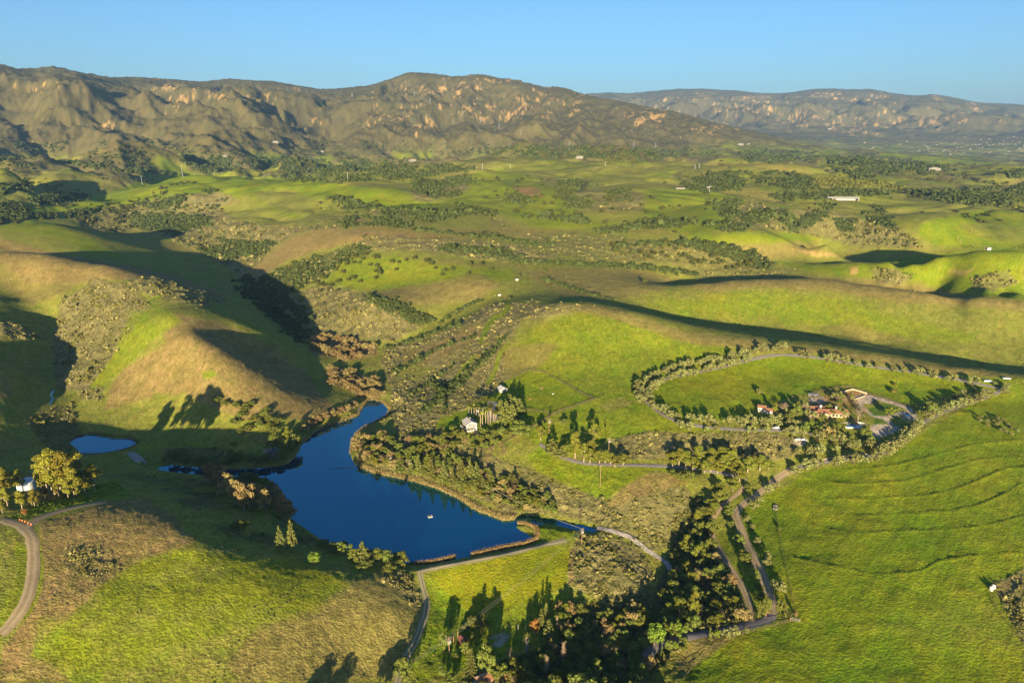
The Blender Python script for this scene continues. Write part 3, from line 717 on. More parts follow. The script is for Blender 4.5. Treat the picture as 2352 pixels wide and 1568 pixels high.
patch(DRY, [(0,1568),(60,1500),(130,1540),(160,1568)], 16, 20, 0.8)
patch(SAGE, [(880,1300),(940,1320),(975,1390),(960,1405),(920,1370),(880,1330)], 8, 8, 0.7)
patch(OLIVE, [(0,1215),(40,1230),(64,1290),(60,1340),(30,1420),(0,1440)], 6, 6, 0.8)
patch(GRASS, [(30,1230),(60,1260),(68,1330),(30,1430),(0,1450),(0,1400),(40,1320)], 6, 6, 0.7)
stroke(GRASS, [(85,1230),(95,1300),(85,1370),(55,1420)], 8, 4, 0.75)
patch(GRASS, [(20,1185),(100,1150),(200,1115),(270,1100),(300,1140),(220,1150),(120,1172),(40,1195)], 5, 5, 0.95)
patch(DRY, [(40,1100),(90,1080),(160,1090),(220,1110),(140,1140),(60,1160)], 8, 8, 0.8)
patch(YELLOW, [(225,1350),(290,1300),(440,1260),(640,1290),(760,1315),(740,1400),(520,1450),(300,1540),(150,1530),(160,1430)], 30, 40, 0.35, 0.25)
# dam, meadow, canyon
patch(YELLOW, [(978,1310),(1100,1288),(1310,1243),(1310,1290),(1300,1345),(1250,1370),(1150,1400),(1060,1400),(1010,1350)], 6, 6)
patch(GRASS, [(975,1315),(1010,1345),(1070,1400),(1150,1395),(1280,1360),(1310,1350),(1290,1440),(1180,1500),(1060,1540),(960,1568),(940,1520),(985,1400)], 10, 10, 0.85)
patch(GRASS, [(1230,1205),(1280,1210),(1320,1225),(1318,1245),(1260,1245),(1235,1228)], 5, 5, 0.9)
patch(SAGE, [(1320,1230),(1380,1225),(1470,1260),(1500,1320),(1490,1370),(1440,1390),(1380,1380),(1320,1350),(1318,1290)], 6, 8)
patch(TAN, [(1310,1258),(1320,1258),(1318,1340),(1306,1345)], 3, 4, 0.9)
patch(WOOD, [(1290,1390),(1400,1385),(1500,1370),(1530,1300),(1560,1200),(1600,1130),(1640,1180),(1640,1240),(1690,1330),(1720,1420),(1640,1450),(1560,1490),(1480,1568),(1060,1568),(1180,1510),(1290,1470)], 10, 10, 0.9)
patch(SOIL, [(1490,1370),(1520,1330),(1545,1370),(1530,1420),(1500,1420)], 8, 10, 0.4)
patch(GRASS, [(1640,1230),(1690,1210),(1712,1260),(1745,1340),(1765,1400),(1725,1400),(1690,1330),(1650,1270)], 8, 8, 0.7)
patch(GRASS, [(1690,1150),(1730,1130),(1790,1120),(1800,1200),(1830,1400),(1780,1420),(1760,1340),(1710,1220)], 8, 6, 0.95)
# the big field
patch(GRASS, [(1735,1165),(1850,1085),(1960,1062),(2040,1050),(2130,985),(2240,925),(2352,900),(2352,1568),(1560,1568),(1600,1500),(1700,1450),(1790,1430),(1830,1420),(1800,1300),(1770,1200)], 6, 5)
patch(OLIVE, [(2000,1440),(2200,1380),(2352,1400),(2352,1500),(2200,1480)], 40, 30, 0.30)
patch(DRY, [(1580,1470),(1640,1460),(1680,1470),(1640,1500),(1590,1530),(1560,1550),(1550,1500)], 8, 10, 0.7)
patch(SAGE, [(2275,1345),(2352,1305),(2352,1480),(2320,1420)], 5, 5, 0.9)
patch(DRY, [(2280,1350),(2340,1315),(2352,1330),(2310,1370)], 5, 5, 0.7)
# grass mown tracks and cattle paths
stroke(GRASS, [(1168,690),(1160,715),(1130,735),(1115,760),(1105,785)], 11, 3, 0.95)
stroke(GRASS, [(1088,820),(1060,850),(1035,885)], 8, 3, 0.9)
stroke(GRASS, [(1165,790),(1145,820),(1140,850),(1120,880)], 9, 3, 0.9)
stroke(GRASS, [(1328,725),(1340,760),(1362,810),(1370,860),(1400,905)], 6, 3, 0.8)
stroke(GRASS, [(1168,692),(1250,696),(1330,692)], 5, 2, 0.6)
stroke(GRASS, [(1100,615),(1180,640),(1220,650)], 4, 3, 0.6)
stroke(GRASS, [(600,412),(580,430),(560,445)], 7, 2, 0.9)
stroke(GRASS, [(575,448),(620,480),(690,500)], 7, 3, 0.7)
stroke(DRY, [(1040,1055),(1070,1035),(1090,1030)], 6, 3, 0.6)
stroke(TAN, [(1118,1070),(1128,1030),(1148,1015),(1158,1040)], 8, 4, 0.8)
# homestead yards, gravel and sand
patch(SOIL, [(1855,917),(1900,906),(1958,898),(1990,908),(2000,924),(1960,931),(1900,933),(1862,931)], 5, 4, 0.55)
patch(GRAVEL, [(1858,914),(1890,911),(1896,924),(1862,926)], 3, 2)
patch(GRAVEL, [(1860,907),(1878,906),(1882,912),(1862,913)], 2, 1)
patch(SOIL, [(1909,909),(1958,897),(1984,904),(1940,916),(1912,915)], 2, 1, 0.8)
patch(GRAVEL, [(1950,912),(1985,906),(2000,911),(2010,918),(2000,928),(1975,926),(1962,918)], 3, 2, 0.8)
stroke(GRAVEL, [(1990,908),(2040,922),(2094,941),(2065,950),(2030,959),(1998,950),(1982,938),(1975,926)], 7, 1)
stroke(GRAVEL, [(2030,959),(2042,968),(2048,976)], 8, 1)
patch(GRAVEL, [(1998,976),(2046,974),(2072,983),(2050,994),(2020,1006),(1994,995)], 3, 1)
patch(LAWN, [(1992,938),(2035,926),(2073,939),(2030,956),(2006,955)], 2, 1)
patch(LAWN, [(2006,960),(2025,961),(2040,973),(2008,974)], 2, 1)
patch(GRAVEL, [(2080,950),(2105,948),(2112,960),(2090,968),(2070,962)], 3, 2, 0.7)
patch(GRAVEL, [(1820,1008),(1850,1005),(1856,1014),(1840,1024),(1822,1018)], 3, 3, 0.8)
patch(GRAVEL, [(1121,921),(1147,924),(1154,954),(1144,967),(1121,964),(1118,945)], 3, 2)
patch(GRAVEL, [(1082,988),(1110,992),(1118,998),(1095,1000)], 2, 2, 0.8)
stroke(ROCK, [(1058,1005),(1070,1012),(1076,1016)], 4, 2, 0.8)
stroke(ROCK, [(1086,995),(1100,992),(1117,993)], 3, 2, 0.7)
patch(ROCK, [(1240,889),(1248,889),(1248,893),(1240,893)], 1.5, 1)
patch(ROCK, [(1214,914),(1221,915),(1220,918),(1215,918)], 1.5, 1)
patch(GRAVEL, [(1118,1462),(1150,1450),(1172,1455),(1160,1475),(1145,1488),(1128,1480),(1140,1466)], 6, 10, 0.7, 0.3)
patch(GRAVEL, [(600,1030),(640,1028),(645,1045),(610,1050)], 3, 3, 0.6)
# terrace edges in the field: coarser darker grass along the contour banks
TERR = [[(1860,1085),(1960,1078),(2050,1068),(2130,1050),(2200,1030),(2270,1015),(2352,1010)],
        [(1830,1085),(1900,1105),(2000,1108),(2090,1100),(2180,1075),(2250,1055),(2352,1050)],
        [(1900,1145),(2020,1143),(2140,1135),(2230,1110),(2300,1080),(2352,1072)],
        [(1930,1182),(2050,1180),(2200,1170),(2290,1142),(2352,1105)],
        [(1868,1204),(1960,1222),(2100,1218),(2250,1208),(2352,1185)],
        [(1826,1282),(1920,1303),(2020,1318),(2110,1312),(2160,1288),(2250,1275),(2352,1270)]]
BANK = np.zeros(GX.shape, np.float32)
for L in TERR:
    P = smooth_line(L, 5)
    m = (PU > 1800) & (PV > 990) & (PV < 1340) & (PD > 1)
    d = line_dist(PU[m] + WARPU[m] * 4, PV[m] + WARPV[m] * 3, P)
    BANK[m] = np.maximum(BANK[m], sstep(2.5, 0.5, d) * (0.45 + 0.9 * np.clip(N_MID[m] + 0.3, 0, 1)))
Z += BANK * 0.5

col = np.zeros(GX.shape + (3,), np.float32)
scrub = np.zeros(GX.shape, np.float32)
mott = np.clip(0.5 + 1.1 * N_FIN + 0.5 * N_MID, 0, 1)
mott_far = np.clip(0.5 + 0.9 * fbm(GX / 24, GY / 24, 4, 170) + 0.5 * N_BIG, 0, 1)
tfar = sstep(900, 2200, GR)
mott = mott * (1 - tfar) + mott_far * tfar
tot = sum(Wt) + 1e-6
for c in range(NCL):
    a, b, s = PAL[c]
    wgt = (Wt[c] / tot)[..., None]
    col += wgt * (np.array(a, np.float32) * (1 - mott[..., None]) + np.array(b, np.float32) * mott[..., None])
    scrub += (Wt[c] / tot) * s
# cultivation streaks, patchy vigour
gw = (Wt[GRASS] + Wt[YELLOW]) / tot
field = poly_sdf(PU, PV, [(1735,1165),(1850,1085),(2130,985),(2352,900),(2400,1600),(1500,1600),(1790,1430)])
fstreak = fbm((GX * 0.74 - GY * 0.67) / 3.2, (GX * 0.67 + GY * 0.74) / 70, 3, 180)
infield = sstep(6, -6, field) * (PD > 1)
col *= (1 + 0.32 * infield * fstreak + gw * 0.10 * N_BIG)[..., None]
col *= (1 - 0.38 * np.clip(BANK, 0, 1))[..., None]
n_hi = fbm(GX / 2.4, GY / 2.4, 2, 185); n_me = fbm(GX / 9, GY / 9, 3, 187)
nearw = 1 - sstep(700, 1200, GR)
col *= (1 + nearw * (0.40 * n_hi * (1 - 0.6 * infield) * (1 - 0.6 * Wt[YELLOW] / tot) + 0.22 * n_me * (1 - 0.8 * infield) * (1 - 0.6 * Wt[YELLOW] / tot)) + (1 - nearw) * 0.28 * fbm(GX / 28, GY / 28, 4, 189))[..., None]
col *= (1 + 0.16 * N_STR * (Wt[DRY] + Wt[OLIVE]) / tot)[..., None]
dryness = np.clip(N_BIG * 0.8 + N_MID * 0.5, -0.5, 0.7)[..., None] * gw[..., None]
col *= 1 + dryness * np.array([0.35, 0.02, 0.3], np.float32)
col = np.clip(col, 0.004, 0.8)
# bushes too small to stand alone: real relief of the scrub cover
sc_n = np.clip(fbm(GX / 3.6, GY / 3.6, 2, 190) * 1.6 + 0.25, 0, 1.2)
sc_m = np.clip(fbm(GX / 13, GY / 13, 3, 192) * 1.6 + 0.2, 0, 1.2)
sc_f = np.clip(fbm(GX / 30, GY / 55, 3, 195, 0.65) * 1.6 + 0.2, 0, 1.2)
Zg = Z.copy()
notwater = sstep(0.5, 4, LAKE_D) * sstep(0.3, 3.0, ROAD_M)
Z += notwater * scrub * (sc_n * 0.8 * (1 - sstep(500, 900, GR)) + sc_m * 2.6 * sstep(450, 800, GR) * (1 - sstep(1600, 2600, GR)) + sc_f * 8.0 * sstep(1500, 2600, GR) * (1 - 0.45 * sstep(6000, 9000, GR)))
# open grass is not smooth either
Z += notwater * (1 - scrub) * ((N_FIN * 0.38 + n_hi * 0.22) * (1 - 0.45 * infield) * (1 - 0.6 * Wt[YELLOW] / tot) * (1 - sstep(500, 900, GR)) + N_MID * 0.5 * (1 - sstep(900, 1500, GR)))


def ground_material():
    m = bpy.data.materials.new("ground"); m.use_nodes = True
    nt = m.node_tree; b = nt.nodes["Principled BSDF"]
    b.inputs["Roughness"].default_value = 0.95
    b.inputs["Specular IOR Level"].default_value = 0.1
    at = nt.nodes.new("ShaderNodeAttribute"); at.attribute_name = "cover"
    tc = nt.nodes.new("ShaderNodeTexCoord")
    def noise(sc, det, rough=0.6):
        n = nt.nodes.new("ShaderNodeTexNoise"); n.inputs["Scale"].default_value = sc; n.inputs["Detail"].default_value = det
        n.inputs["Roughness"].default_value = rough; nt.links.new(tc.outputs["Object"], n.inputs["Vector"]); return n
    n1 = noise(0.9, 4); n2 = noise(0.12, 4)
    mr = nt.nodes.new("ShaderNodeMapRange"); mr.inputs[1].default_value = 0.25; mr.inputs[2].default_value = 0.75; mr.inputs[3].default_value = 0.62; mr.inputs[4].default_value = 1.38
    nt.links.new(n1.outputs[0], mr.inputs[0])
    mr2 = nt.nodes.new("ShaderNodeMapRange"); mr2.inputs[1].default_value = 0.3; mr2.inputs[2].default_value = 0.7; mr2.inputs[3].default_value = 0.86; mr2.inputs[4].default_value = 1.14
    nt.links.new(n2.outputs[0], mr2.inputs[0])
    mu = nt.nodes.new("ShaderNodeMath"); mu.operation = 'MULTIPLY'
    nt.links.new(mr.outputs[0], mu.inputs[0]); nt.links.new(mr2.outputs[0], mu.inputs[1])
    vm = nt.nodes.new("ShaderNodeVectorMath"); vm.operation = 'SCALE'
    nt.links.new(at.outputs["Color"], vm.inputs[0]); nt.links.new(mu.outputs[0], vm.inputs[3])
    nt.links.new(vm.outputs[0], b.inputs["Base Color"])
    bp = nt.nodes.new("ShaderNodeBump"); bp.inputs["Strength"].default_value = 0.9; bp.inputs["Distance"].default_value = 0.9
    nt.links.new(n1.outputs[0], bp.inputs["Height"]); nt.links.new(bp.outputs[0], b.inputs["Normal"])
    return m


def build_terrain():
    mat = ground_material()
    k_cut = int(np.searchsorted(LR, math.log(2900)))
    for name, r0, r1 in (("terrain", 0, k_cut), ("mountains", k_cut, NR - 1)):
        rows = slice(r0, r1 + 1)
        V = np.stack([GX[rows], GY[rows], Z[rows]], -1).reshape(-1, 3)
        n = r1 - r0
        i = np.arange(n)[:, None] * NA + np.arange(NA - 1)[None]
        F = np.stack([i, i + 1, i + 1 + NA, i + NA], -1).reshape(-1, 4)
        me = mesh_from(name, V, F, mat, True)
        ca = me.color_attributes.new("cover", 'FLOAT_COLOR', 'POINT')
        c = np.ones((len(V), 4), np.float32); c[:, :3] = col[rows].reshape(-1, 3)
        ca.data.foreach_set("color", c.ravel())
        tag(link(name, me), kind="structure")


build_terrain()


def water_material():
    m = bpy.data.materials.new("water"); m.use_nodes = True
    nt = m.node_tree; b = nt.nodes["Principled BSDF"]
    b.inputs["Base Color"].default_value = (0.0, 0.020, 0.040, 1)
    b.inputs["Roughness"].default_value = 0.03
    b.inputs["IOR"].default_value = 2.6
    b.inputs["Specular Tint"].default_value = (.10, .72, 1.0, 1)
    tc = nt.nodes.new("ShaderNodeTexCoord")
    n = nt.nodes.new("ShaderNodeTexNoise"); n.inputs["Scale"].default_value = 0.5; n.inputs["Detail"].default_value = 3
    bp = nt.nodes.new("ShaderNodeBump"); bp.inputs["Strength"].default_value = 0.05; bp.inputs["Distance"].default_value = 0.2
    nt.links.new(tc.outputs["Object"], n.inputs["Vector"]); nt.links.new(n.outputs[0], bp.inputs["Height"]); nt.links.new(bp.outputs[0], b.inputs["Normal"])
    return m


WATER = water_material()
for nm, poly, zw in (("lake", LAKE_XY, 0.0), ("pond", POND_XY, POND_Z)):
    P = np.asarray(poly)
    nx = np.roll(P, -1, 0) - np.roll(P, 1, 0)
    nrm = np.stack([nx[:, 1], -nx[:, 0]], 1); nrm /= np.linalg.norm(nrm, axis=1)[:, None] + 1e-9
    area = 0.5 * np.sum(P[:, 0] * np.roll(P[:, 1], -1) - np.roll(P[:, 0], -1) * P[:, 1])
    P = P + nrm * (1.2 if area > 0 else -1.2)
    me = mesh_from(nm, [(x, y, zw) for x, y in (P if area > 0 else P[::-1])], [tuple(range(len(P)))], WATER)
    tag(link(nm, me), kind="structure")
# ---------------------------------------------------------------- vegetation
def leaf_material(name, c, trans=0.25, var=0.18):
    m = bpy.data.materials.new(name); m.use_nodes = True
    nt = m.node_tree; nt.nodes.clear()
    out = nt.nodes.new("ShaderNodeOutputMaterial"); mix = nt.nodes.new("ShaderNodeMixShader"); mix.inputs[0].default_value = trans
    df = nt.nodes.new("ShaderNodeBsdfDiffuse"); tr = nt.nodes.new("ShaderNodeBsdfTranslucent")
    geo = nt.nodes.new("ShaderNodeNewGeometry"); oi = nt.nodes.new("ShaderNodeObjectInfo")
    at = nt.nodes.new("ShaderNodeAttribute"); at.attribute_name = "tint"
    hs = nt.nodes.new("ShaderNodeHueSaturation"); hs.inputs["Color"].default_value = (*c, 1)
    def rng(src, lo, hi):
        r = nt.nodes.new("ShaderNodeMapRange"); r.inputs[3].default_value = lo; r.inputs[4].default_value = hi
        nt.links.new(src, r.inputs[0]); return r.outputs[0]
    nt.links.new(rng(oi.outputs["Random"], 0.5 - var * 0.10, 0.5 + var * 0.10), hs.inputs["Hue"])
    v1 = rng(geo.outputs["Random Per Island"], 1 - var * 1.3, 1 + var * 1.3)
    v2 = rng(oi.outputs["Random"], 1 - var, 1 + var)
    mu = nt.nodes.new("ShaderNodeMath"); mu.operation = 'MULTIPLY'
    nt.links.new(v1, mu.inputs[0]); nt.links.new(v2, mu.inputs[1]); nt.links.new(mu.outputs[0], hs.inputs["Value"])
    nt.links.new(hs.outputs[0], df.inputs[0]); nt.links.new(hs.outputs[0], tr.inputs[0])
    nt.links.new(df.outputs[0], mix.inputs[1]); nt.links.new(tr.outputs[0], mix.inputs[2]); nt.links.new(mix.outputs[0], out.inputs[0])
    return m


def flat_material(name, c, rough=0.85, noise=0.15, scale=1.5, spec=0.2, metal=0.0, stretch=None):
    m = bpy.data.materials.new(name); m.use_nodes = True
    nt = m.node_tree; b = nt.nodes["Principled BSDF"]
    b.inputs["Roughness"].default_value = rough; b.inputs["Specular IOR Level"].default_value = spec; b.inputs["Metallic"].default_value = metal
    if noise:
        tc = nt.nodes.new("ShaderNodeTexCoord"); n = nt.nodes.new("ShaderNodeTexNoise"); n.inputs["Scale"].default_value = scale; n.inputs["Detail"].default_value = 5
        if stretch:
            mp = nt.nodes.new("ShaderNodeMapping"); mp.inputs["Scale"].default_value = stretch
            nt.links.new(tc.outputs["Object"], mp.inputs[0]); nt.links.new(mp.outputs[0], n.inputs["Vector"])
        else:
            nt.links.new(tc.outputs["Object"], n.inputs["Vector"])
        cr = nt.nodes.new("ShaderNodeMapRange"); cr.inputs[1].default_value = 0.3; cr.inputs[2].default_value = 0.7; cr.inputs[3].default_value = 1 - noise * 2; cr.inputs[4].default_value = 1 + noise
        nt.links.new(n.outputs[0], cr.inputs[0])
        vm = nt.nodes.new("ShaderNodeVectorMath"); vm.operation = 'SCALE'; vm.inputs[0].default_value = c
        nt.links.new(cr.outputs[0], vm.inputs[3]); nt.links.new(vm.outputs[0], b.inputs["Base Color"])
    else:
        b.inputs["Base Color"].default_value = (*c, 1)
    return m


M_EUC = leaf_material("eucalyptus_leaves", (.172,.182,.026), 0.28)
M_EUCG = leaf_material("grove_leaves", (.205,.195,.028), 0.28)
M_OAK = leaf_material("oak_leaves", (.122,.142,.028), 0.2)
M_OAKD = leaf_material("pasture_oak_leaves", (.075,.085,.022), 0.15)
M_OLIVE = leaf_material("olive_leaves", (.190,.200,.068), 0.25)
M_PINE = leaf_material("pine_needles", (.128,.135,.034), 0.15)
M_CYP = leaf_material("cypress_leaves", (.125,.138,.032), 0.15)
M_TANL = leaf_material("willow_leaves", (.245,.185,.072), 0.25)
M_TWIG = leaf_material("bare_twigs", (.240,.180,.110), 0.1)
M_GREEN = leaf_material("bright_leaves", (.140,.190,.025), 0.3)
M_ORANGE = leaf_material("orange_leaves", (.30,.160,.040), 0.3)
M_PALM = leaf_material("palm_fronds", (.200,.215,.045), 0.25)
M_SHRUB = leaf_material("scrub_leaves", (.185,.158,.060), 0.15, 0.28)
M_SHRUBG = leaf_material("green_scrub_leaves", (.150,.150,.036), 0.2, 0.28)
M_WOODS = leaf_material("far_woodland_leaves", (.052,.060,.018), 0.1, 0.25)
M_REED = leaf_material("reed_blades", (.230,.170,.072), 0.2, 0.25)
M_BARK = flat_material("pale_bark", (.34,.27,.19), 0.9, 0.2, 2.0)
M_BARKD = flat_material("dark_bark", (.12,.085,.06), 0.9, 0.2, 2.0)
M_BARKG = flat_material("grey_bark", (.24,.20,.16), 0.9, 0.2, 2.0)


def rand_unit(n, rg):
    v = rg.normal(size=(n, 3)); return v / np.linalg.norm(v, axis=1)[:, None]


def quads_from(cent, nrm, size, rg, aspect=1.0):
    """leaf cards: centre, normal, half size (array)"""
    n = len(cent)
    t = rand_unit(n, rg)
    a = np.cross(nrm, t); a /= np.linalg.norm(a, axis=1)[:, None] + 1e-9
    b = np.cross(nrm, a)
    s = np.asarray(size)[:, None] if np.ndim(size) else size
    a = a * s; b = b * s * aspect
    V = np.stack([cent - a - b * .6, cent + a * .7 - b, cent + a + b * .6, cent - a * .7 + b], 1)
    return V.reshape(-1, 3)


def cloud(blobs, per, size, rg, jit=0.55, flat=1.0):
    """leaf cards over the surfaces of blobs (x,y,z,rx,ry,rz)"""
    out = []
    for bx, by, bz, rx, ry, rz in blobs:
        k = max(4, int(per * (rx * ry + rx * rz + ry * rz) / 3.0))
        d = rand_unit(k, rg)
        d[:, 2] = np.where((d[:, 2] < -0.35) & (rg.random(k) < 0.6), -d[:, 2], d[:, 2])
        rr = rg.uniform(0.72, 1.08, k)[:, None]
        c = np.array([bx, by, bz]) + d * rr * np.array([rx, ry, rz])
        nn = d / np.array([rx, ry, rz]); nn /= np.linalg.norm(nn, axis=1)[:, None]
        nn = nn + rand_unit(k, rg) * jit; nn /= np.linalg.norm(nn, axis=1)[:, None]
        out.append(quads_from(c, nn, size * rg.uniform(0.65, 1.3, k), rg))
    return np.concatenate(out)


def leaf_mesh(name, V, mat):
    n = len(V) // 4
    return mesh_from(name, V, np.arange(n * 4, dtype=np.int32).reshape(n, 4), mat)


def tube(pts, radii, sides=6):
    P = np.asarray(pts, float); V = []; F = []
    for i in range(len(P)):
        t = P[min(i + 1, len(P) - 1)] - P[max(i - 1, 0)]; t = t / (np.linalg.norm(t) + 1e-9)
        a = np.cross(t, [0.3, 0.9, 0.2]); a /= np.linalg.norm(a) + 1e-9; b = np.cross(t, a)
        for k in range(sides):
            an = 2 * math.pi * k / sides
            V.append(P[i] + radii[i] * (a * math.cos(an) + b * math.sin(an)))
    for i in range(len(P) - 1):
        for k in range(sides):
            F.append((i * sides + k, i * sides + (k + 1) % sides, (i + 1) * sides + (k + 1) % sides, (i + 1) * sides + k))
    F.append(tuple(range(sides))[::-1]); F.append(tuple(range((len(P) - 1) * sides, len(P) * sides)))
    return V, F


def join(parts):
    V = []; F = []
    for v, f in parts:
        o = len(V); V += [tuple(p) for p in v]; F += [tuple(i + o for i in q) for q in f]
    return V, F


def limbs(targets, root_h, base_r, rg, wig=0.25):
    """trunk and limbs running to the crown's clumps"""
    top = np.array([0.0, 0.0, root_h])
    parts = [tube([(0, 0, -0.4), (rg.normal() * .1, rg.normal() * .1, root_h * .5), top], [base_r * 1.25, base_r, base_r * .85], 7)]
    for t in targets:
        t = np.array(t, float); midp = top * .55 + t * .45 + rg.normal(size=3) * wig * np.array([1, 1, .4])
        parts.append(tube([top * 0.97, midp, t], [base_r * .62, base_r * .4, base_r * .13], 5))
    return join(parts)


LIB = {}


def variant(kind, i, crown_V, crown_mat, trunk, trunk_mat, h):
    c = leaf_mesh(kind + "_crown", crown_V, crown_mat)
    V, F = trunk
    t = mesh_from(kind + "_trunk", V, F, trunk_mat, True)
    LIB.setdefault(kind, []).append((c, t, h))


def make_species():
    for i in range(4):                                              # tall open eucalyptus
        for kind, mat in (("eucalyptus_tree", M_EUC), ("grove_tree", M_EUCG)):
            rg = np.random.default_rng(100 + i + (50 if kind[0] == 'g' else 0)); h = 18.0; bl = []
            n = 15
            for k in range(n):
                f = (k + .5) / n; an = rg.uniform(0, 6.283)
                env = math.sin(math.pi * (0.18 + 0.74 * f)) * 4.6
                rr = rg.uniform(.25, 1.0) * env; rb = rg.uniform(1.2, 2.2)
                bl.append((rr * math.cos(an), rr * math.sin(an), h * (.32 + .62 * f), rb * 1.1, rb * 1.1, rb * rg.uniform(.8, 1.25)))
            bl.append((0, 0, h * .93, 1.5, 1.5, 1.7))
            V = cloud(bl, 48, 0.32, rg, .75)
            variant(kind, i, V, mat, limbs([b[:3] for b in bl[::2]], h * .26, .38, rg, .6), M_BARK, h)
    for i in range(6):                                              # broad oak, lobed and lopsided
        rg = np.random.default_rng(200 + i); h = 9.0; bl = []
        lean = rg.normal(size=2) * .8; n = int(rg.integers(12, 17)); ex, ey = rg.uniform(.75, 1.2), rg.uniform(.75, 1.2)
        for k in range(n):
            an = k * 2.4 + rg.uniform(-.6, .6); f = (k + .5) / n; el = math.asin(min(.98, f))
            rad = 4.3 * math.cos(el) * rg.uniform(.5, 1.18)
            rb = rg.uniform(.85, 1.95)
            bl.append((rad * math.cos(an) * ex + lean[0] * f, rad * math.sin(an) * ey + lean[1] * f, 2.4 + 5.0 * math.sin(el) * rg.uniform(.72, 1.12), rb * 1.1, rb, rb * rg.uniform(.65, .95)))
        bl.append((lean[0] * .4, lean[1] * .4, 4.4, 2.4, 2.4, 2.2))
        V = cloud(bl, 44, 0.30, rg, .65)
        tr = limbs([b[:3] for b in bl[::3]], 1.9, .36, rg)
        variant("oak_tree", i, V, M_OAK, tr, M_BARKD, h)
        variant("pasture_oak", i, V, M_OAKD, tr, M_BARKD, h)
        variant("willow_tree", i, cloud(bl, 36, 0.32, rg, .75), M_TANL, tr, M_BARKG, h)
        if i < 2: variant("broadleaf_tree", i, cloud(bl, 44, 0.32, rg, .65), M_GREEN, tr, M_BARKD, h)
        if i < 1: variant("autumn_tree", i, cloud([(x * .6, y * .6, z * 1.0, a, b, c) for x, y, z, a, b, c in bl], 16, 0.36, rg, .8), M_ORANGE, tr, M_BARKG, h)
    for i in range(4):                                              # small grey olive
        rg = np.random.default_rng(300 + i); h = 5.2; bl = []
        for k in range(9):
            an = k * 2.4 + rg.uniform(-.5, .5); f = (k + .5) / 9
            rad = 1.9 * math.sqrt(1 - f * f * .85) * rg.uniform(.7, 1.1); rb = rg.uniform(.75, 1.2)
            bl.append((rad * math.cos(an), rad * math.sin(an), 1.7 + 2.6 * f, rb, rb, rb * .9))
        V = cloud(bl, 46, 0.27, rg, .7)
        variant("olive_tree", i, V, M_OLIVE, limbs([b[:3] for b in bl[::2]], .9, .2, rg, .15), M_BARKD, h)
    for i in range(4):                                              # pine: tiers narrowing upward
        rg = np.random.default_rng(400 + i); h = 16.0; bl = []
        for k in range(34):
            f = (k + .5) / 34; an = k * 2.399 + rg.uniform(-.3, .3)
            rad = 3.5 * (1 - f) ** .75 * rg.uniform(.55, 1.1) + .1; rb = (1.35 * (1 - f) + .55) * rg.uniform(.8, 1.15)
            bl.append((rad * math.cos(an), rad * math.sin(an), h * (.14 + .82 * f), rb, rb, rb * .55))
        V = cloud(bl, 34, 0.36, rg, .7)
        variant("pine_tree", i, V, M_PINE, join([tube([(0, 0, -.4), (.1, 0, h * .5), (0, .1, h * .97)], [.36, .24, .05], 7)]), M_BARKD, h)
    for i in range(3):                                              # wide wind-layered cypress
        rg = np.random.default_rng(500 + i); h = 13.0; bl = []
        for k in range(26):
            f = (k + .5) / 26; an = k * 2.399 + rg.uniform(-.4, .4)
            rad = 5.2 * (1 - f) ** .6 * rg.uniform(.6, 1.15); rb = (1.9 * (1 - f) + .8) * rg.uniform(.8, 1.2)
            bl.append((rad * math.cos(an), rad * math.sin(an), h * (.12 + .82 * f), rb * 1.15, rb * 1.15, rb * .38))
        V = cloud(bl, 36, 0.38, rg, .6)
        variant("cypress_tree", i, V, M_CYP, limbs([b[:3] for b in bl[::4]], h * .3, .4, rg), M_BARKD, h)
    rg = np.random.default_rng(550); h = 20.0; bl = []               # star-tiered island pine
    for k in range(15):
        f = (k + .5) / 15; nb = 8
        for q in range(nb):
            an = q * 6.283 / nb + k * .35
            for s in (.35, .7, 1.0):
                rad = 4.0 * (1 - f) ** .8 * s + .15
                bl.append((rad * math.cos(an), rad * math.sin(an), h * (.08 + .88 * f) + s * .35, .62, .62, .40))
    variant("island_pine_tree", 0, cloud(bl, 38, 0.24, rg, .7), M_PINE, join([tube([(0, 0, -.4), (0, 0, h * .5), (0, 0, h * .99)], [.4, .26, .04], 7)]), M_BARKD, h)
    for i in range(2):                                              # narrow columnar cypress
        rg = np.random.default_rng(560 + i); h = 7.0
        bl = [(rg.normal() * .12, rg.normal() * .12, h * (.1 + .86 * k / 8), .75 * (1 - .75 * k / 8), .75 * (1 - .75 * k / 8), .75) for k in range(9)]
        variant("column_cypress", i, cloud(bl, 70, 0.2, rg, .6), M_CYP, join([tube([(0, 0, -.3), (0, 0, h * .4), (0, 0, h * .8)], [.16, .12, .04], 6)]), M_BARKD, h)
    for i in range(3):                                              # tall fan palm
        rg = np.random.default_rng(600 + i); h = 15.0; Vq = []
        for k in range(80):
            an = rg.uniform(0, 6.283); el = rg.uniform(-.9, 1.35); L = rg.uniform(1.7, 2.6)
            d = np.array([math.cos(an) * math.cos(el), math.sin(an) * math.cos(el), math.sin(el)])
            sd = np.cross(d, [0, 0, 1.0]); sd /= np.linalg.norm(sd) + 1e-9
            o = np.array([0, 0, h - 1.6])
            for w0 in (-.5, 0, .5):
                e = o + d * L + sd * w0 * .8 - np.array([0, 0, .35 * L * (1 - abs(el) / 2)])
                m_ = o + d * L * .5
                Vq += [m_ - sd * .28, m_ + sd * .28, e + sd * .34, e - sd * .34]
        tr = join([tube([(0, 0, -.4), (.15, 0, h * .33), (.2, .1, h * .66), (0, 0, h - 1.5)], [.34, .26, .22, .24], 8)])
        variant("fan_palm", i, np.array(Vq), M_PALM, tr, M_BARK, h)
    rg = np.random.default_rng(610); h = 10.0; Vq = []               # stout feather palm with a shaggy grey trunk
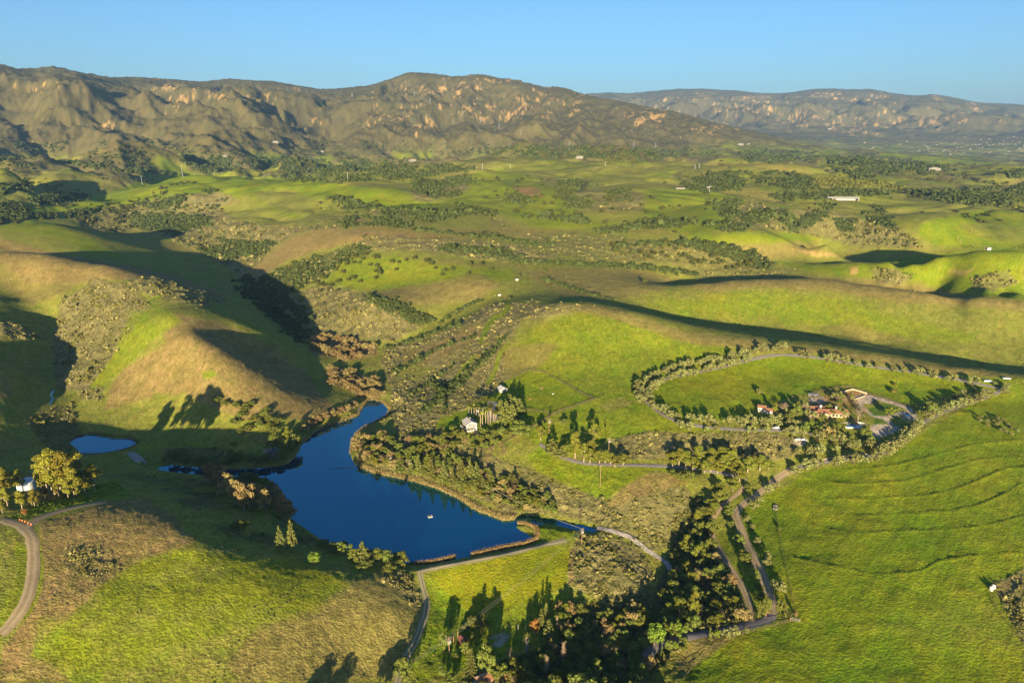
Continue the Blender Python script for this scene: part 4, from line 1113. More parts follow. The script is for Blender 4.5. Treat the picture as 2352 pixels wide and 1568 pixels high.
    for k in range(46):
        an = rg.uniform(0, 6.283); el = rg.uniform(-.6, 1.3); L = rg.uniform(2.2, 3.0)
        d = np.array([math.cos(an) * math.cos(el), math.sin(an) * math.cos(el), math.sin(el)]); sd = np.cross(d, [0, 0, 1.0]); sd /= np.linalg.norm(sd) + 1e-9
        p0 = np.array([0, 0, h - 2.4])
        for s in range(3):
            p1 = p0 + d * L / 3; d = d - np.array([0, 0, .22]); w0 = (.26, .30, .12)[s]
            Vq += [p0 - sd * w0, p0 + sd * w0, p1 + sd * w0 * .9, p1 - sd * w0 * .9]; p0 = p1
    variant("feather_palm", 0, np.array(Vq), M_PALM, join([tube([(0, 0, -.4), (0, 0, 1), (0, 0, h * .5), (0, 0, h - 2.8), (0, 0, h - 2.2)], [.8, .95, 1.0, 1.15, .6], 10)]), M_BARKG, h)
    def branchy(rg, h, spread, up, levels, r0, nb):
        parts = []; tips = []
        def grow(p, d, L, r, lv):
            q = p + d * L; m_ = (p + q) / 2 + rg.normal(size=3) * L * .06
            parts.append(tube([p, m_, q], [r, r * .8, r * .55], 5 if lv < 2 else 3))
            if lv == levels: tips.append(q); return
            for k in range(nb if lv else nb + 2):
                dd = d + rand_unit(1, rg)[0] * spread + np.array([0, 0, up]); dd /= np.linalg.norm(dd)
                grow(p + d * L * rg.uniform(.55, 1.0), dd, L * rg.uniform(.58, .8), r * .55, lv + 1)
        grow(np.array([0, 0, -.3]), np.array([0, 0, 1.0]), h * .3, r0, 0)
        return join(parts), np.array(tips)
    for i in range(3):                                              # leafless spreading sycamore
        rg = np.random.default_rng(700 + i); h = 11.0
        (V, F), tips = branchy(rg, h, .85, .25, 4, .26, 3)
        tw = quads_from(np.repeat(tips, 3, 0) + rg.normal(size=(len(tips) * 3, 3)) * .35, rand_unit(len(tips) * 3, rg), 0.5 * rg.uniform(.5, 1.2, len(tips) * 3), rg, .10)
        variant("bare_tree", i, tw, M_TWIG, (V, F), M_BARK, h)
    for i in range(2):                                              # leafless upright poplar
        rg = np.random.default_rng(720 + i); h = 17.0; parts = [tube([(0, 0, -.4), (0, 0, h * .5), (.1, 0, h)], [.3, .2, .03], 6)]; tw = []
        for k in range(70):
            f = rg.uniform(.12, .9); an = rg.uniform(0, 6.283); L = h * .2 * (1.05 - f) + .8
            p = np.array([0, 0, h * f]); d = np.array([math.cos(an) * .33, math.sin(an) * .33, 1.0]); d /= np.linalg.norm(d)
            parts.append(tube([p, p + d * L], [.07, .02], 3))
            for s in range(7):
                c = p + d * L * rg.uniform(.3, 1.05) + rg.normal(size=3) * .22; tw.append((c, d))
        c = np.array([t[0] for t in tw]); V = []
        for cc, d in tw:
            sd = np.cross(d, rand_unit(1, rg)[0]); sd /= np.linalg.norm(sd) + 1e-9; e = d + rg.normal(size=3) * .2
            V += [cc - sd * .045, cc + sd * .045, cc + e * .9 + sd * .03, cc + e * .9 - sd * .03]
        variant("bare_poplar", i, np.array(V), M_TWIG, join(parts), M_BARK, h)
    for i in range(2):                                              # dead snag
        rg = np.random.default_rng(740 + i); h = 9.0; parts = [tube([(0, 0, -.4), (.2, .1, h * .5), (.1, -.2, h)], [.28, .2, .06], 6)]; V = []
        for k in range(26):
            f = rg.uniform(.15, .95); an = rg.uniform(0, 6.283); L = 2.6 * (1.1 - f) + .4; p = np.array([.1, 0, h * f])
            d = np.array([math.cos(an), math.sin(an), rg.uniform(-.1, .5)])
            parts.append(tube([p, p + d * L], [.07, .02], 3))
            for s in range(3):
                q = p + d * L * rg.uniform(.5, 1); e = d + rg.normal(size=3) * .5; sd = np.cross(e, [0, 0, 1.0]) * .03
                V += [q - sd, q + sd, q + e * .7 + sd, q + e * .7 - sd]
        variant("dead_tree", i, np.array(V), M_TWIG, join(parts), M_BARK, h)
    for i in range(4):                                              # round garden and pasture shrub
        rg = np.random.default_rng(760 + i); h = 2.2; bl = [(0, 0, 1.0, 1.0, 1.0, 1.0)]
        for k in range(5):
            an = k * 1.3; bl.append((.7 * math.cos(an), .7 * math.sin(an), .9 + rg.uniform(-.2, .3), .65, .65, .6))
        variant("round_shrub", i, cloud(bl, 60, 0.2, rg, .6), M_SHRUBG, join([tube([(0, 0, -.2), (0, 0, .9)], [.08, .05], 5)]), M_BARKD, h)


make_species()
COUNT = {}


def plant(kind, x, y, h, label, group=None, cat="tree", wide=1.0, z=None, simple=False, name=None):
    vs = LIB[kind]; i = COUNT.get(kind, 0); COUNT[kind] = i + 1
    c, t, h0 = vs[(i * 7 + i // 5) % len(vs)]
    if z is None: z = float(H(x, y))
    s = h / h0; nm = name or kind
    rz = random.uniform(0, 6.283)
    if simple:
        o = link(nm, c); o.location = (x, y, z); o.rotation_euler = (0, 0, rz); o.scale = (s * wide, s * wide, s)
        return tag(o, label, cat, group)
    e = empty(nm, (x, y, z), rz); e.scale = (s * wide, s * wide, s)
    tag(e, label, cat, group)
    link("trunk", t, e); link("crown", c, e)
    return e


def height_for(x, y, z, vtop):
    b = (784.0 - vtop) / FPX
    dz = (b * y * CP - y * SP) / (CP + b * SP)
    return dz + CAM_Z - z


def plant_px(kind, u, vb, vt, label, group=None, cat="tree", wpx=None, name=None):
    """tree whose foot and top are seen at picture heights vb and vt"""
    x, y, z = hit1(u, vb)
    h = max(1.0, height_for(x, y, z, vt))
    wide = 1.0
    if wpx:
        c = LIB[kind][0][0]; h0 = LIB[kind][0][2]
        d = y * CP - (z - CAM_Z) * SP
        wide = (wpx * d / FPX) / (BASEW[kind] * h / h0)
    return plant(kind, x, y, h, label, group, cat, wide, z, name=name)


BASEW = {k: float(np.ptp(np.array([v.co.x for v in vs[0][0].vertices]))) for k, vs in LIB.items()}


def ordinal(n):
    return "%d%s" % (n, "th" if 10 <= n % 100 <= 20 else {1: "st", 2: "nd", 3: "rd"}.get(n % 10, "th"))


def row_px(kind, pts, step, h, label, group, off=0.0, jit=1.2, cat="tree", skip=0.03, simple=False):
    """trees along a picture polyline, every step metres; label gets the ordinal counted from the line's first end"""
    P = smooth_line(pts, 6); x, y, z, ok = hit(P[:, 0], P[:, 1])
    Q = np.stack([x, y], 1)
    seg = np.linalg.norm(np.diff(Q, axis=0), axis=1); s = np.concatenate([[0], np.cumsum(seg)])
    n = int(s[-1] // step); k = 0
    for i in range(n + 1):
        if skip and random.random() < skip: continue
        d = i * step + random.uniform(-.38, .38) * step * (jit > 0)
        q = np.array([np.interp(d, s, Q[:, 0]), np.interp(d, s, Q[:, 1])])
        t = np.array([np.interp(min(d + 1, s[-1]), s, Q[:, 0]), np.interp(min(d + 1, s[-1]), s, Q[:, 1])]) - np.array([np.interp(max(d - 1, 0), s, Q[:, 0]), np.interp(max(d - 1, 0), s, Q[:, 1])])
        t /= np.linalg.norm(t) + 1e-9
        q = q + np.array([-t[1], t[0]]) * off + np.array([random.uniform(-jit, jit), random.uniform(-jit, jit)])
        k += 1
        plant(kind, q[0], q[1], h * random.uniform(.68, 1.22), label % ordinal(k), group, cat, random.uniform(.88, 1.18), simple=simple)


def in_poly_px(poly, n, rg, mind=0.0):
    P = np.asarray(poly, float); out = []
    tries = 0
    while len(out) < n and tries < 60:
        tries += 1
        u = rg.uniform(P[:, 0].min(), P[:, 0].max(), n * 3); v = rg.uniform(P[:, 1].min(), P[:, 1].max(), n * 3)
        ins = poly_sdf(u, v, P) < 0
        for a, b in zip(u[ins], v[ins]):
            if mind and any((a - c) ** 2 + ((b - d) * 1.6) ** 2 < mind * mind for c, d in out): continue
            out.append((a, b))
            if len(out) >= n: break
    return out


RT = np.random.default_rng(21)
# ---- eucalyptus grove round the water tank
G = "yellow-lit eucalyptus grove around the water tank"
for u, vb, vt, lab in [(127,1136,1038,"tallest golden eucalyptus in the middle of the tank grove"),(152,1136,1039,"golden eucalyptus just right of the tallest tree of the tank grove"),(180,1131,1043,"tall pale-orange eucalyptus with forked top at the pond side of the grove"),
        (218,1127,1066,"eucalyptus standing alone at the lake end of the tank grove"),(171,1140,1073,None),(197,1133,1088,None),(157,1144,1108,None),(177,1140,1111,None),(136,1141,1104,None),(105,1144,1117,None),
        (80,1162,1125,"slim eucalyptus with white trunk at the road edge in front of the tank"),(51,1168,1127,"leaning pale eucalyptus in front of the tank's left side"),(74,1159,1130,None),(18,1162,1120,None),(12,1136,1078,"bright green eucalyptus at the far left of the tank grove"),(46,1128,1082,"orange-tinged eucalyptus crown left of the water tank"),
        (96,1124,1096,"low orange-tinged eucalyptus right beside the water tank"),(108,1124,1047,"eucalyptus with a tall thin crown right of the water tank"),(4,1150,1100,None),(6,1178,1148,None),(140,1128,1060,None),(165,1128,1055,None),(120,1128,1070,None)]:
    plant_px("grove_tree", u, vb, vt, lab or "golden eucalyptus among the crowded trees of the tank grove", G)
plant_px("autumn_tree", 57, 1184, 1168, "small orange-leaved bush tree beside the dirt road fork", None)
# ---- trees on the near lake shore
for u, vb, vt in [(488,1112,1060),(505,1125,1070),(525,1140,1083),(545,1155,1095),(560,1172,1108),(575,1165,1100),(592,1160,1094),(610,1170,1120),(620,1150,1103),(632,1165,1118),(648,1185,1134),(660,1192,1155)]:
    plant_px("willow_tree", u, vb, vt, "tan-leaved willow in the row on the near lake shore", "tan willows along the near lake shore", wpx=46)
for u, vb, vt in [(565,1108,1082),(600,1125,1094),(585,1115,1088),(615,1135,1108),(560,1216,1192),(545,1213,1198)]:
    plant_px("oak_tree", u, vb, vt, "dark shaded oak behind the tan willows of the near lake shore", "dark oaks of the near lake shore", wpx=38)
plant_px("pine_tree", 645, 1260, 1206, "shaded pine with sunlit tip, left of a pair above the lake", "pair of pines above the lake", wpx=26)
plant_px("pine_tree", 672, 1262, 1191, "shaded pine with sunlit tip, right and taller of a pair above the lake", "pair of pines above the lake", wpx=28)
plant_px("broadleaf_tree", 722, 1294, 1267, "small round yellow-green tree alone at the shadow's edge", None, wpx=32)
plant_px("pine_tree", 834, 1290, 1242, "bushy sunlit pine among dark oaks at the dam's left end", None, wpx=40)
for u, vb, vt in [(790,1270,1240),(812,1287,1254),(852,1287,1262),(870,1287,1258),(890,1292,1263),(908,1297,1266),(926,1300,1263),(765,1265,1246),(894,1314,1294),(745,1256,1240),(840,1302,1285)]:
    plant_px("oak_tree", u, vb, vt, "dark oak in the clump at the dam's left end", "dark oaks at the dam's left end", wpx=34)
# ---- slope above the left arm and the cabin
for u, vb, vt, k, lab in [(637,1026,989,"oak_tree","sunlit round oak behind the lakeside cabin"),(663,1018,978,"eucalyptus_tree","slim yellow-green tree behind the lakeside cabin"),(672,1034,995,"oak_tree","shaded oak on the shore right of the lakeside cabin"),(537,1024,1010,"broadleaf_tree","small lone yellow-green tree left of the lakeside cabin")]:
    plant_px(k, u, vb, vt, lab)
for u, v in [(545,930),(565,938),(556,950),(588,958),(606,948),(618,960),(596,972),(540,966),(560,985),(575,980),(612,940),(630,985),(575,925),(620,975),(500,915),(520,925),(640,965)]:
    plant_px("oak_tree", u, v + 8, v - 8, "bushy olive-brown oak scattered on the sunlit slope above the lake's left arm", "oaks on the slope above the lake's left arm", wpx=26)
for u, v in [(530,1055),(552,1050),(575,1055),(598,1060),(515,1060),(480,1062),(455,1060),(425,1055),(400,1050),(610,1055),(640,1055),(655,1045)]:
    plant_px("oak_tree", u, v + 6, v - 14, "dark shaded oak along the far bank of the lake's left arm", "shaded oaks along the lake's left arm", wpx=30)
for u, v in [(700,985),(715,975),(730,965),(748,955),(765,950),(785,945),(798,938),(812,932)]:
    plant_px("willow_tree", u, v + 5, v - 12, "pale tan willow on the far left lake shore below the bare hill", "willows along the far left lake shore", wpx=26)
# ---- house garden
PG = "tall fan palms around the white house"
for u, vb, vt in [(1077,959,927),(1083,960,929),(1089,956,922),(1094,958,930),(1104,979,940),(1109,981,938),(1116,974,936),(1121,971,935),(1126,972,930),(1135,968,944),(1139,968,944),(1112,950,915),(1100,958,930),(1128,955,925)]:
    plant_px("fan_palm", u, vb + 3, vt, "tall thin fan palm in the cluster behind the white house", PG, cat="palm tree", wpx=13)
CG = "spreading cypresses beside the paddock barn"
for u, vb, vt, lab in [(1150,950,915,None),(1163,968,918,None),(1170,945,902,"tallest cypress of the dark clump below the grey-roofed barn"),(1182,955,908,None),(1192,948,912,"cypress at the paddock edge of the clump, above the bent path"),(1155,975,930,None),(1177,972,925,None)]:
    plant_px("cypress_tree", u, vb, vt, lab or "layered cypress inside the dark clump between drive and paddock", CG, wpx=34)
plant_px("oak_tree", 1195, 1000, 962, "very wide round brown-green oak right of the white house", None, wpx=60)
plant_px("eucalyptus_tree", 1242, 1012, 978, "single pale-trunked eucalyptus between the wide oak and the power pole", None, wpx=26)
plant_px("cypress_tree", 1268, 1046, 1004, "broad layered cypress at the bend of the lower drive", None, wpx=42)
plant_px("cypress_tree", 1292, 1050, 1020, "smaller layered cypress right of the broad one at the drive bend", None, wpx=34)
plant_px("oak_tree", 1295, 976, 960, "round pale oak alone on the slope right of the power pole", None, wpx=22)
EG = "eucalyptuses along the lower drive"
for u, vb, vt, lab in [(1321,1052,992,"tallest white-limbed eucalyptus on the slope below the fence corner"),(1364,1015,973,"eucalyptus with dark forked shadow below the fence corner"),(1341,1062,1018,None),(1355,1064,1030,None),(1376,1064,1035,None),(1390,1063,1034,None),(1402,1066,1040,None),(1412,1072,1046,None),(1431,1068,1042,None),(1360,1045,1010,"slim eucalyptus just left of the cross-armed pole on the drive"),(1305,1050,1020,None)]:
    plant_px("eucalyptus_tree", u, vb, vt, lab or "eucalyptus in the row along the lower drive", EG, wpx=30)
for u, vb, vt in [(1544,1072,1038),(1559,1067,1029),(1590,1080,1049),(1607,1062,1024),(1617,1087,1058),(1632,1084,1048),(1658,1082,1045),(1647,1087,1056),(1679,1078,1034),(1654,1060,1027),(1632,1062,1029),(1717,1085,1048),(1745,1080,1045),(1764,1077,1055),(1698,1106,1075),(1683,1126,1099),(1647,1132,1109),(1653,1152,1125),(1632,1172,1146),(1637,1182,1155),(1670,1065,1030),(1690,1088,1055),(1730,1075,1046),(1625,1190,1165),(1575,1070,1035)]:
    plant_px("eucalyptus_tree", u, vb, vt, "eucalyptus in the dense stand where the drives meet the dirt tracks", "eucalyptus stand beside the dirt tracks", wpx=34)
for u, vb, vt in [(1574,1108,1080),(1559,1100,1078),(1587,1102,1082),(1607,1104,1083),(1545,1095,1078)]:
    plant_px("oak_tree", u, vb, vt, "round oak below the eucalyptus stand at the brush slope", "oaks below the eucalyptus stand", wpx=30)
# ---- shore pines and scattered trees of the lake's right bank
for k, (u, vb, vt) in enumerate([(962,1094,1045),(992,1100,1052),(1020,1110,1058),(945,1092,1060),(1040,1118,1080),(1062,1095,1055),(1080,1098,1052),(1095,1100,1060),(1128,1110,1080),(1180,1112,1088),(1110,1128,1096),(1065,1130,1105)]):
    plant_px("pine_tree", u, vb, vt, "dark pine in the loose line above the lake's right bank", "pines above the lake's right bank", wpx=24)
for u, v in in_poly_px([(830,1010),(960,1000),(1050,1010),(1060,1040),(1110,1080),(1180,1110),(1260,1140),(1290,1180),(1180,1170),(1100,1145),(1000,1105),(880,1075),(830,1055)], 140, RT, 9):
    plant_px(("oak_tree", "oak_tree", "oak_tree", "willow_tree", "eucalyptus_tree")[int(RT.integers(5))], u, v + 5, v - 9 - RT.uniform(0, 7), "bushy tree in the woods between lake and white house", "woods between the lake and the white house", name="lakeside_tree", wpx=RT.uniform(18, 28))
for u, v in in_poly_px([(815,1010),(860,985),(880,1000),(860,1040),(830,1062)], 12, RT, 9):
    plant_px("willow_tree", u, v + 5, v - 16, "golden-brown willow on the rounded point of the lake", "willows on the lake's rounded point", wpx=30)
for u, v in in_poly_px([(745,845),(800,850),(860,870),(890,905),(860,917),(810,905),(760,880)], 26, RT, 9):
    plant_px("willow_tree", u, v + 4, v - 12, "bare tan willow at the marshy head of the lake", "bare willows at the head of the lake", wpx=26)
for u, v in in_poly_px([(705,775),(760,770),(860,795),(870,815),(800,826),(720,812)], 26, RT, 8):
    plant_px("willow_tree", u, v + 4, v - 12, "rust-brown willow in the thicket up the valley from the lake", "rust-brown willow thicket up the valley", wpx=22)
for u, vb, vt in [(1060,1010,985),(1085,1018,1000),(1100,1015,996),(1120,1010,990),(1135,1005,985),(1150,1000,978),(1050,1000,985),(1040,990,975),(1110,1000,978),(1165,1000,982),(1030,1005,990),(1090,1035,1015),(1115,1030,1012),(1140,1020,1002)]:
    plant_px("oak_tree", u, vb, vt, "garden oak on the bank below the white house", "oaks below the white house", wpx=24)
# ---- homestead
for u, vb, vt, k, lab in [(1796,948,912,"bare_tree","pale leafless sycamore left of the tile-roofed house"),(1891,928,905,"bare_tree","leafless sycamore behind the tile-roofed house, by the gravel yard"),(1970,965,925,"bare_tree","large leafless sycamore at the right end of the tile-roofed house"),(1985,958,930,"bare_tree","slimmer leafless sycamore beside the lawn"),(1924,925,900,"bare_tree","leafless sycamore near the arena wall"),(1850,950,918,"bare_tree","leafless sycamore in front of the house's left wing"),
        (1779,950,925,"eucalyptus_tree","green eucalyptus between the white cottage and the sycamore"),(1828,960,925,"oak_tree","dark round oak left of the tile-roofed house"),(1808,970,945,"oak_tree","oak on the homestead's left edge above the drive"),(1930,918,900,"oak_tree","dark oak behind the house at the arena corner"),(2040,955,932,"broadleaf_tree","round tree standing alone on the homestead lawn"),(1985,1005,975,"oak_tree","grey-green tree right of the pool"),(2000,1022,1000,"round_shrub","large clipped dark hedge shrub right of the pool"),
        (1925,990,965,"oak_tree","dark green tree left of the pool terrace"),(1880,1000,975,"oak_tree","rounded oak below the tile-roofed house"),(1900,1005,975,"willow_tree","brown-leaved tree below the tile-roofed house"),(1845,995,970,"oak_tree","oak on the bank above the drive"),(1955,1020,1000,"oak_tree","oak below the pool terrace"),(1745,905,890,"round_shrub","small lone shrub in the paddock above the cottage"),(2054,885,876,"round_shrub","upper of two lone shrubs in the middle of the paddock"),(2052,903,890,"round_shrub","lower of two lone shrubs in the middle of the paddock"),(2133,950,920,"oak_tree","dark oak at the lower corner of the paddock fence"),(2115,960,938,"oak_tree","pale oak beside the gravel turning circle"),(1862,985,962,"broadleaf_tree","bright green tree in front of the red-roofed wing")]:
    plant_px(k, u, vb, vt, lab)
for u, v in in_poly_px([(1790,960),(1800,930),(1850,915),(1900,905),(1960,915),(1985,940),(1990,965),(1940,960),(1870,962),(1850,985),(1900,1000),(1960,1010),(1940,1022),(1870,1005),(1810,985)], 26, RT, 13):
    plant_px(("oak_tree", "olive_tree", "oak_tree", "bare_tree")[int(RT.integers(4))], u, v + 4, v - 10 - RT.uniform(0, 8), "garden tree among the houses and yards of the homestead", "garden trees of the homestead", name="garden_tree", wpx=RT.uniform(14, 22))
OG = "olive trees lining the homestead avenue"
row_px("olive_tree", [(1470,925),(1468,900),(1480,880),(1520,862),(1568,848),(1640,835),(1700,822),(1760,808),(1806,805)], 5.4, 7.0, "grey-green olive in the avenue's outer row, %s from the west bend", OG)
row_px("olive_tree", [(1500,940),(1490,915),(1500,895),(1540,872),(1600,860),(1680,843),(1730,825)], 5.8, 7.0, "grey-green olive in the avenue's inner row, %s from the west bend", OG)
row_px("olive_tree", [(1835,818),(1880,828),(1925,835),(1970,842),(2030,850),(2090,860),(2150,868),(2200,878),(2240,885)], 8.6, 6.8, "olive with long shadow on the paddock's upper side, %s from the hilltop", OG)
row_px("olive_tree", [(1505,940),(1530,955),(1570,968),(1640,976),(1720,979),(1800,980),(1850,984)], 6.6, 7.0, "olive on the upper side of the lower drive, %s from the west bend", OG)
row_px("olive_tree", [(1560,985),(1640,992),(1720,996),(1800,998),(1860,1003)], 8, 6.4, "olive on the lower side of the lower drive, %s from the west bend", OG)
row_px("olive_tree", [(2120,968),(2150,955),(2190,940),(2230,928),(2270,915),(2300,905),(2315,895)], 5.2, 6.8, "olive in the avenue's right row, %s from the turning circle", OG)
row_px("olive_tree", [(2290,888),(2260,880),(2240,892),(2215,905),(2170,925),(2130,940)], 11, 4.6, "small olive on the paddock's right edge, %s from the avenue top", OG)
row_px("olive_tree", [(1880,1010),(1920,1018),(1960,1025),(2000,1030)], 7.5, 6.8, "olive between the pool and the lower meadow, %s from the drive", OG)
row_px("olive_tree", [(1800,1045),(1850,1050),(1900,1040),(1950,1032),(1990,1028),(2010,1022)], 8, 6.0, "olive below the small meadow, %s from the gate", OG)
row_px("olive_tree", [(1830,1090),(1860,1078),(1900,1072),(1950,1068),(2000,1062),(2030,1050),(2060,1030),(2090,1008),(2110,990)], 5.8, 6.8, "olive on the field side of the entry drive, %s from the track junction", OG)
row_px("olive_tree", [(2070,1002),(2095,990),(2115,975)], 6, 6.0, "olive beside the gravel circle, %s from the lawn", OG)
row_px("olive_tree", [(1808,1097),(1776,1123),(1755,1145),(1728,1168),(1718,1182),(1711,1197),(1725,1216),(1735,1240),(1745,1262),(1765,1300),(1780,1340),(1795,1385),(1800,1410)], 10.5, 5.2, "pale olive on the field side of the dirt road, %s from its upper end", "olives along the dirt road", skip=.06)
row_px("oak_tree", [(1720,1125),(1700,1145),(1680,1170),(1672,1200),(1690,1230),(1702,1260),(1712,1290),(1722,1315),(1735,1345),(1745,1380),(1752,1405)], 8.0, 5.6, "green bushy tree between the two dirt tracks, %s from their upper fork", "trees between the two dirt tracks")
for u, v in in_poly_px([(2245,960),(2300,960),(2340,985),(2330,1005),(2280,985),(2250,972)], 16, RT, 8):
    plant_px("olive_tree", u, v, v - 9, "small tree in the young plantation at the field's upper right", "young plantation in the field", wpx=10)
# ---- lone oaks in the middle distance
for u, v in [(1250,628),(1190,640),(1480,650),(1170,690),(1105,612)] + in_poly_px([(760,590),(860,585),(1000,600),(1150,620),(1100,640),(960,640),(820,660),(740,680),(720,650)], 46, RT, 9):
    x, y, z = hit1(u, v); plant("pasture_oak", x, y, RT.uniform(4.5, 7.5), "small dark oak scattered over the green plateau beyond the sage mound", "scattered oaks on the green plateau", simple=True)
for u, v in in_poly_px([(1380,560),(1540,555),(1660,575),(1740,600),(1700,625),(1560,605),(1420,590)], 44, RT, 9):
    x, y, z = hit1(u, v); plant("pasture_oak", x, y, RT.uniform(5, 9), "small dark oak scattered over the pale brushy flat beyond the creek", "scattered oaks on the brushy flat", simple=True)
for u, v in in_poly_px([(1200,400),(1300,420),(1480,440),(1560,500),(1400,520),(1200,500),(1060,440)], 40, RT, 10):
    x, y, z = hit1(u, v); plant("pasture_oak", x, y, RT.uniform(6, 11), "far dark oak on the green hills below the mountain", "far oaks on the green hills", simple=True)
# ---- woods at the bottom of the picture
plant_px("oak_tree", 1096, 1444, 1408, "broad oak standing in the dam meadow beside the power line", None, wpx=50)
for u, vb, vt, k, w, lab in [(1070,1449,1430,"oak_tree",24,"small oak left of the broad meadow oak"),(1019,1494,1450,"oak_tree",34,"rounded oak touching the near power pole"),(1086,1471,1453,"oak_tree",20,"small round oak behind the shed by the pole"),(1067,1499,1469,"oak_tree",28,"pale oak in front of the shed by the pole"),
        (1082,1558,1486,"island_pine_tree",36,"tall tiered island pine at the bottom of the picture"),(1118,1543,1474,"oak_tree",52,"largest rounded oak at the bottom, right of the tiered pine"),(1048,1512,1498,"oak_tree",16,"little tree below the near power pole"),(1014,1550,1530,"oak_tree",26,"low pale tree at the bottom beside the meadow"),(1036,1568,1547,"oak_tree",32,"pale green tree at the bottom edge below the low one"),
        (1155,1550,1522,"broadleaf_tree",32,"bright green tree at the bottom of the picture"),(1171,1508,1486,"bare_tree",24,"leafless grey tree beside the gravel patch"),(1210,1494,1452,"feather_palm",22,"stout palm with shaggy grey trunk"),(1207,1456,1434,"column_cypress",6,"thin columnar cypress behind the stout palm"),(1227,1457,1417,"autumn_tree",26,"orange-brown leaved tree among the pines"),
        (1243,1442,1396,"pine_tree",22,"pine at the back left of the pine group"),(1254,1428,1382,"pine_tree",20,"pine at the very back of the pine group"),(1260,1470,1419,"pine_tree",34,"broadest pine, in the middle of the pine group"),(1264,1504,1463,"pine_tree",30,"pine at the front of the pine group"),(1286,1403,1379,"willow_tree",26,"tan tree at the meadow end of the dark woods"),(1306,1413,1379,"willow_tree",26,"taller tan tree at the meadow end of the dark woods"),
        (1279,1442,1413,"bare_poplar",9,"slim leafless poplar right of the pine group"),(1293,1532,1474,"bare_poplar",18,"leafless poplar in the middle of the dark woods"),(1255,1560,1504,"bare_poplar",18,"tallest leafless poplar at the bottom of the picture"),(1178,1572,1553,"bare_poplar",14,"leafless poplar cut by the bottom edge"),(1204,1553,1516,"oak_tree",44,"wide olive-green oak between the bright tree and the poplar"),(1306,1552,1537,"oak_tree",30,"lit low oak right of the poplars at the bottom"),(1290,1458,1442,"oak_tree",30,"lit oak right of the broadest pine"),
        (1428,1472,1442,"oak_tree",36,"sunlit spreading oak deep in the dark woods"),(1445,1476,1454,"oak_tree",24,"smaller oak beside the sunlit spreading one"),(1503,1482,1431,"broadleaf_tree",52,"large round green tree at the paved road bend"),(1554,1460,1424,"broadleaf_tree",34,"round green tree over the paved road with a bare lower trunk"),(1578,1453,1427,"oak_tree",22,"pale tree right of the round roadside tree"),(1409,1546,1516,"oak_tree",54,"wide lit oak at the bottom left of the paved road"),(1465,1562,1521,"oak_tree",50,"wide pale green oak at the bottom edge by the paved road"),(1491,1538,1500,"willow_tree",36,"golden-brown tree at the inside of the paved road bend"),
        (1535,1494,1469,"oak_tree",24,"roadside oak left of a pair below the paved road"),(1551,1491,1472,"broadleaf_tree",16,"small green roadside tree below the paved road"),(1570,1496,1477,"oak_tree",20,"lower of two round oaks below the paved road"),(1573,1481,1462,"oak_tree",22,"upper of two round oaks below the paved road"),(1538,1535,1516,"oak_tree",16,"round bush tree at the field corner"),(1531,1565,1551,"oak_tree",20,"last bush tree at the bottom right of the woods"),(1520,1505,1486,"column_cypress",12,"yellowish young conifer by the field corner"),(1524,1521,1503,"column_cypress",10,"lower yellowish young conifer by the field corner"),
        (1630,1470,1443,"column_cypress",13,"yellow-green conifer on the field side of the paved road"),(1644,1464,1440,"broadleaf_tree",22,"round green tree beside the yellow-green conifer"),(1592,1422,1356,"eucalyptus_tree",30,"tall umbrella-topped eucalyptus in the ravine"),(1588,1430,1382,"eucalyptus_tree",22,"slimmer eucalyptus in front of the umbrella-topped one"),(1655,1428,1394,"bare_tree",26,"bleached leafless tree near the track junction"),(1559,1420,1404,"bare_tree",22,"bleached leafless tree in the ravine"),(1561,1403,1381,"dead_tree",6,"thin dead snag beside the bleached tree"),(1523,1430,1409,"dead_tree",9,"dead snag behind the round roadside tree"),(1610,1418,1388,"dead_tree",8,"dead snag right of the umbrella-topped eucalyptus"),(1617,1412,1390,"dead_tree",6,"slim dead snag near the track junction"),
        (1375,1515,1484,"eucalyptus_tree",16,"slim yellow-lit tree standing out of the dark woods"),(1366,1441,1422,"willow_tree",16,"small sunlit tree top in the dark woods"),(1742,1418,1388,"column_cypress",13,"yellow-green conifer between the ends of the two tracks"),(1758,1418,1370,"oak_tree",26,"rounded tree between the ends of the two tracks"),(1803,1418,1388,"column_cypress",12,"yellow-green conifer on the field side of the track junction"),(1792,1408,1372,"oak_tree",24,"rounded tree on the field side of the track junction"),(930,1564,1505,"oak_tree",46,"broad yellow-green oak on the track at the bottom left of the meadow"),
        (1685,1463,1437,"olive_tree",26,"grey-green tree on the field side of the paved road, upper"),(1668,1465,1445,"olive_tree",22,"grey-green tree on the field side of the paved road, lower"),(1714,1452,1440,"olive_tree",12,"yellowish shrub tree by the paved road"),(1790,1217,1208,"oak_tree",9,"little lone tree by the field fence"),(1827,1418,1400,"willow_tree",8,"thin bare tree at the field gate")]:
    plant_px(k, u, vb, vt, lab, wpx=w)
for u, v in in_poly_px([(1300,1400),(1400,1400),(1500,1385),(1545,1300),(1580,1220),(1600,1170),(1640,1200),(1632,1250),(1680,1340),(1710,1420),(1640,1435),(1560,1445),(1470,1490),(1480,1560),(1440,1600),(1060,1600),(1100,1560),(1190,1500),(1270,1480)], 175, RT, 12):
    plant_px(("oak_tree", "oak_tree", "oak_tree", "eucalyptus_tree", "oak_tree", "eucalyptus_tree", "willow_tree")[int(RT.integers(7))], u, v + 8, v - 14 - RT.uniform(0, 12), "tree in the dense dark woods of the ravine below the dam", "dense woods of the ravine below the dam", name="ravine_tree", wpx=RT.uniform(24, 40))
for u, v in in_poly_px([(1190,1590),(1520,1585),(1540,1760),(1180,1760)], 34, RT, 26):
    x, y, z = hit1(u, v); plant("oak_tree", x, y, RT.uniform(10, 15), "oak of the ravine woods carrying on below the bottom edge", "ravine woods below the bottom edge", simple=True)
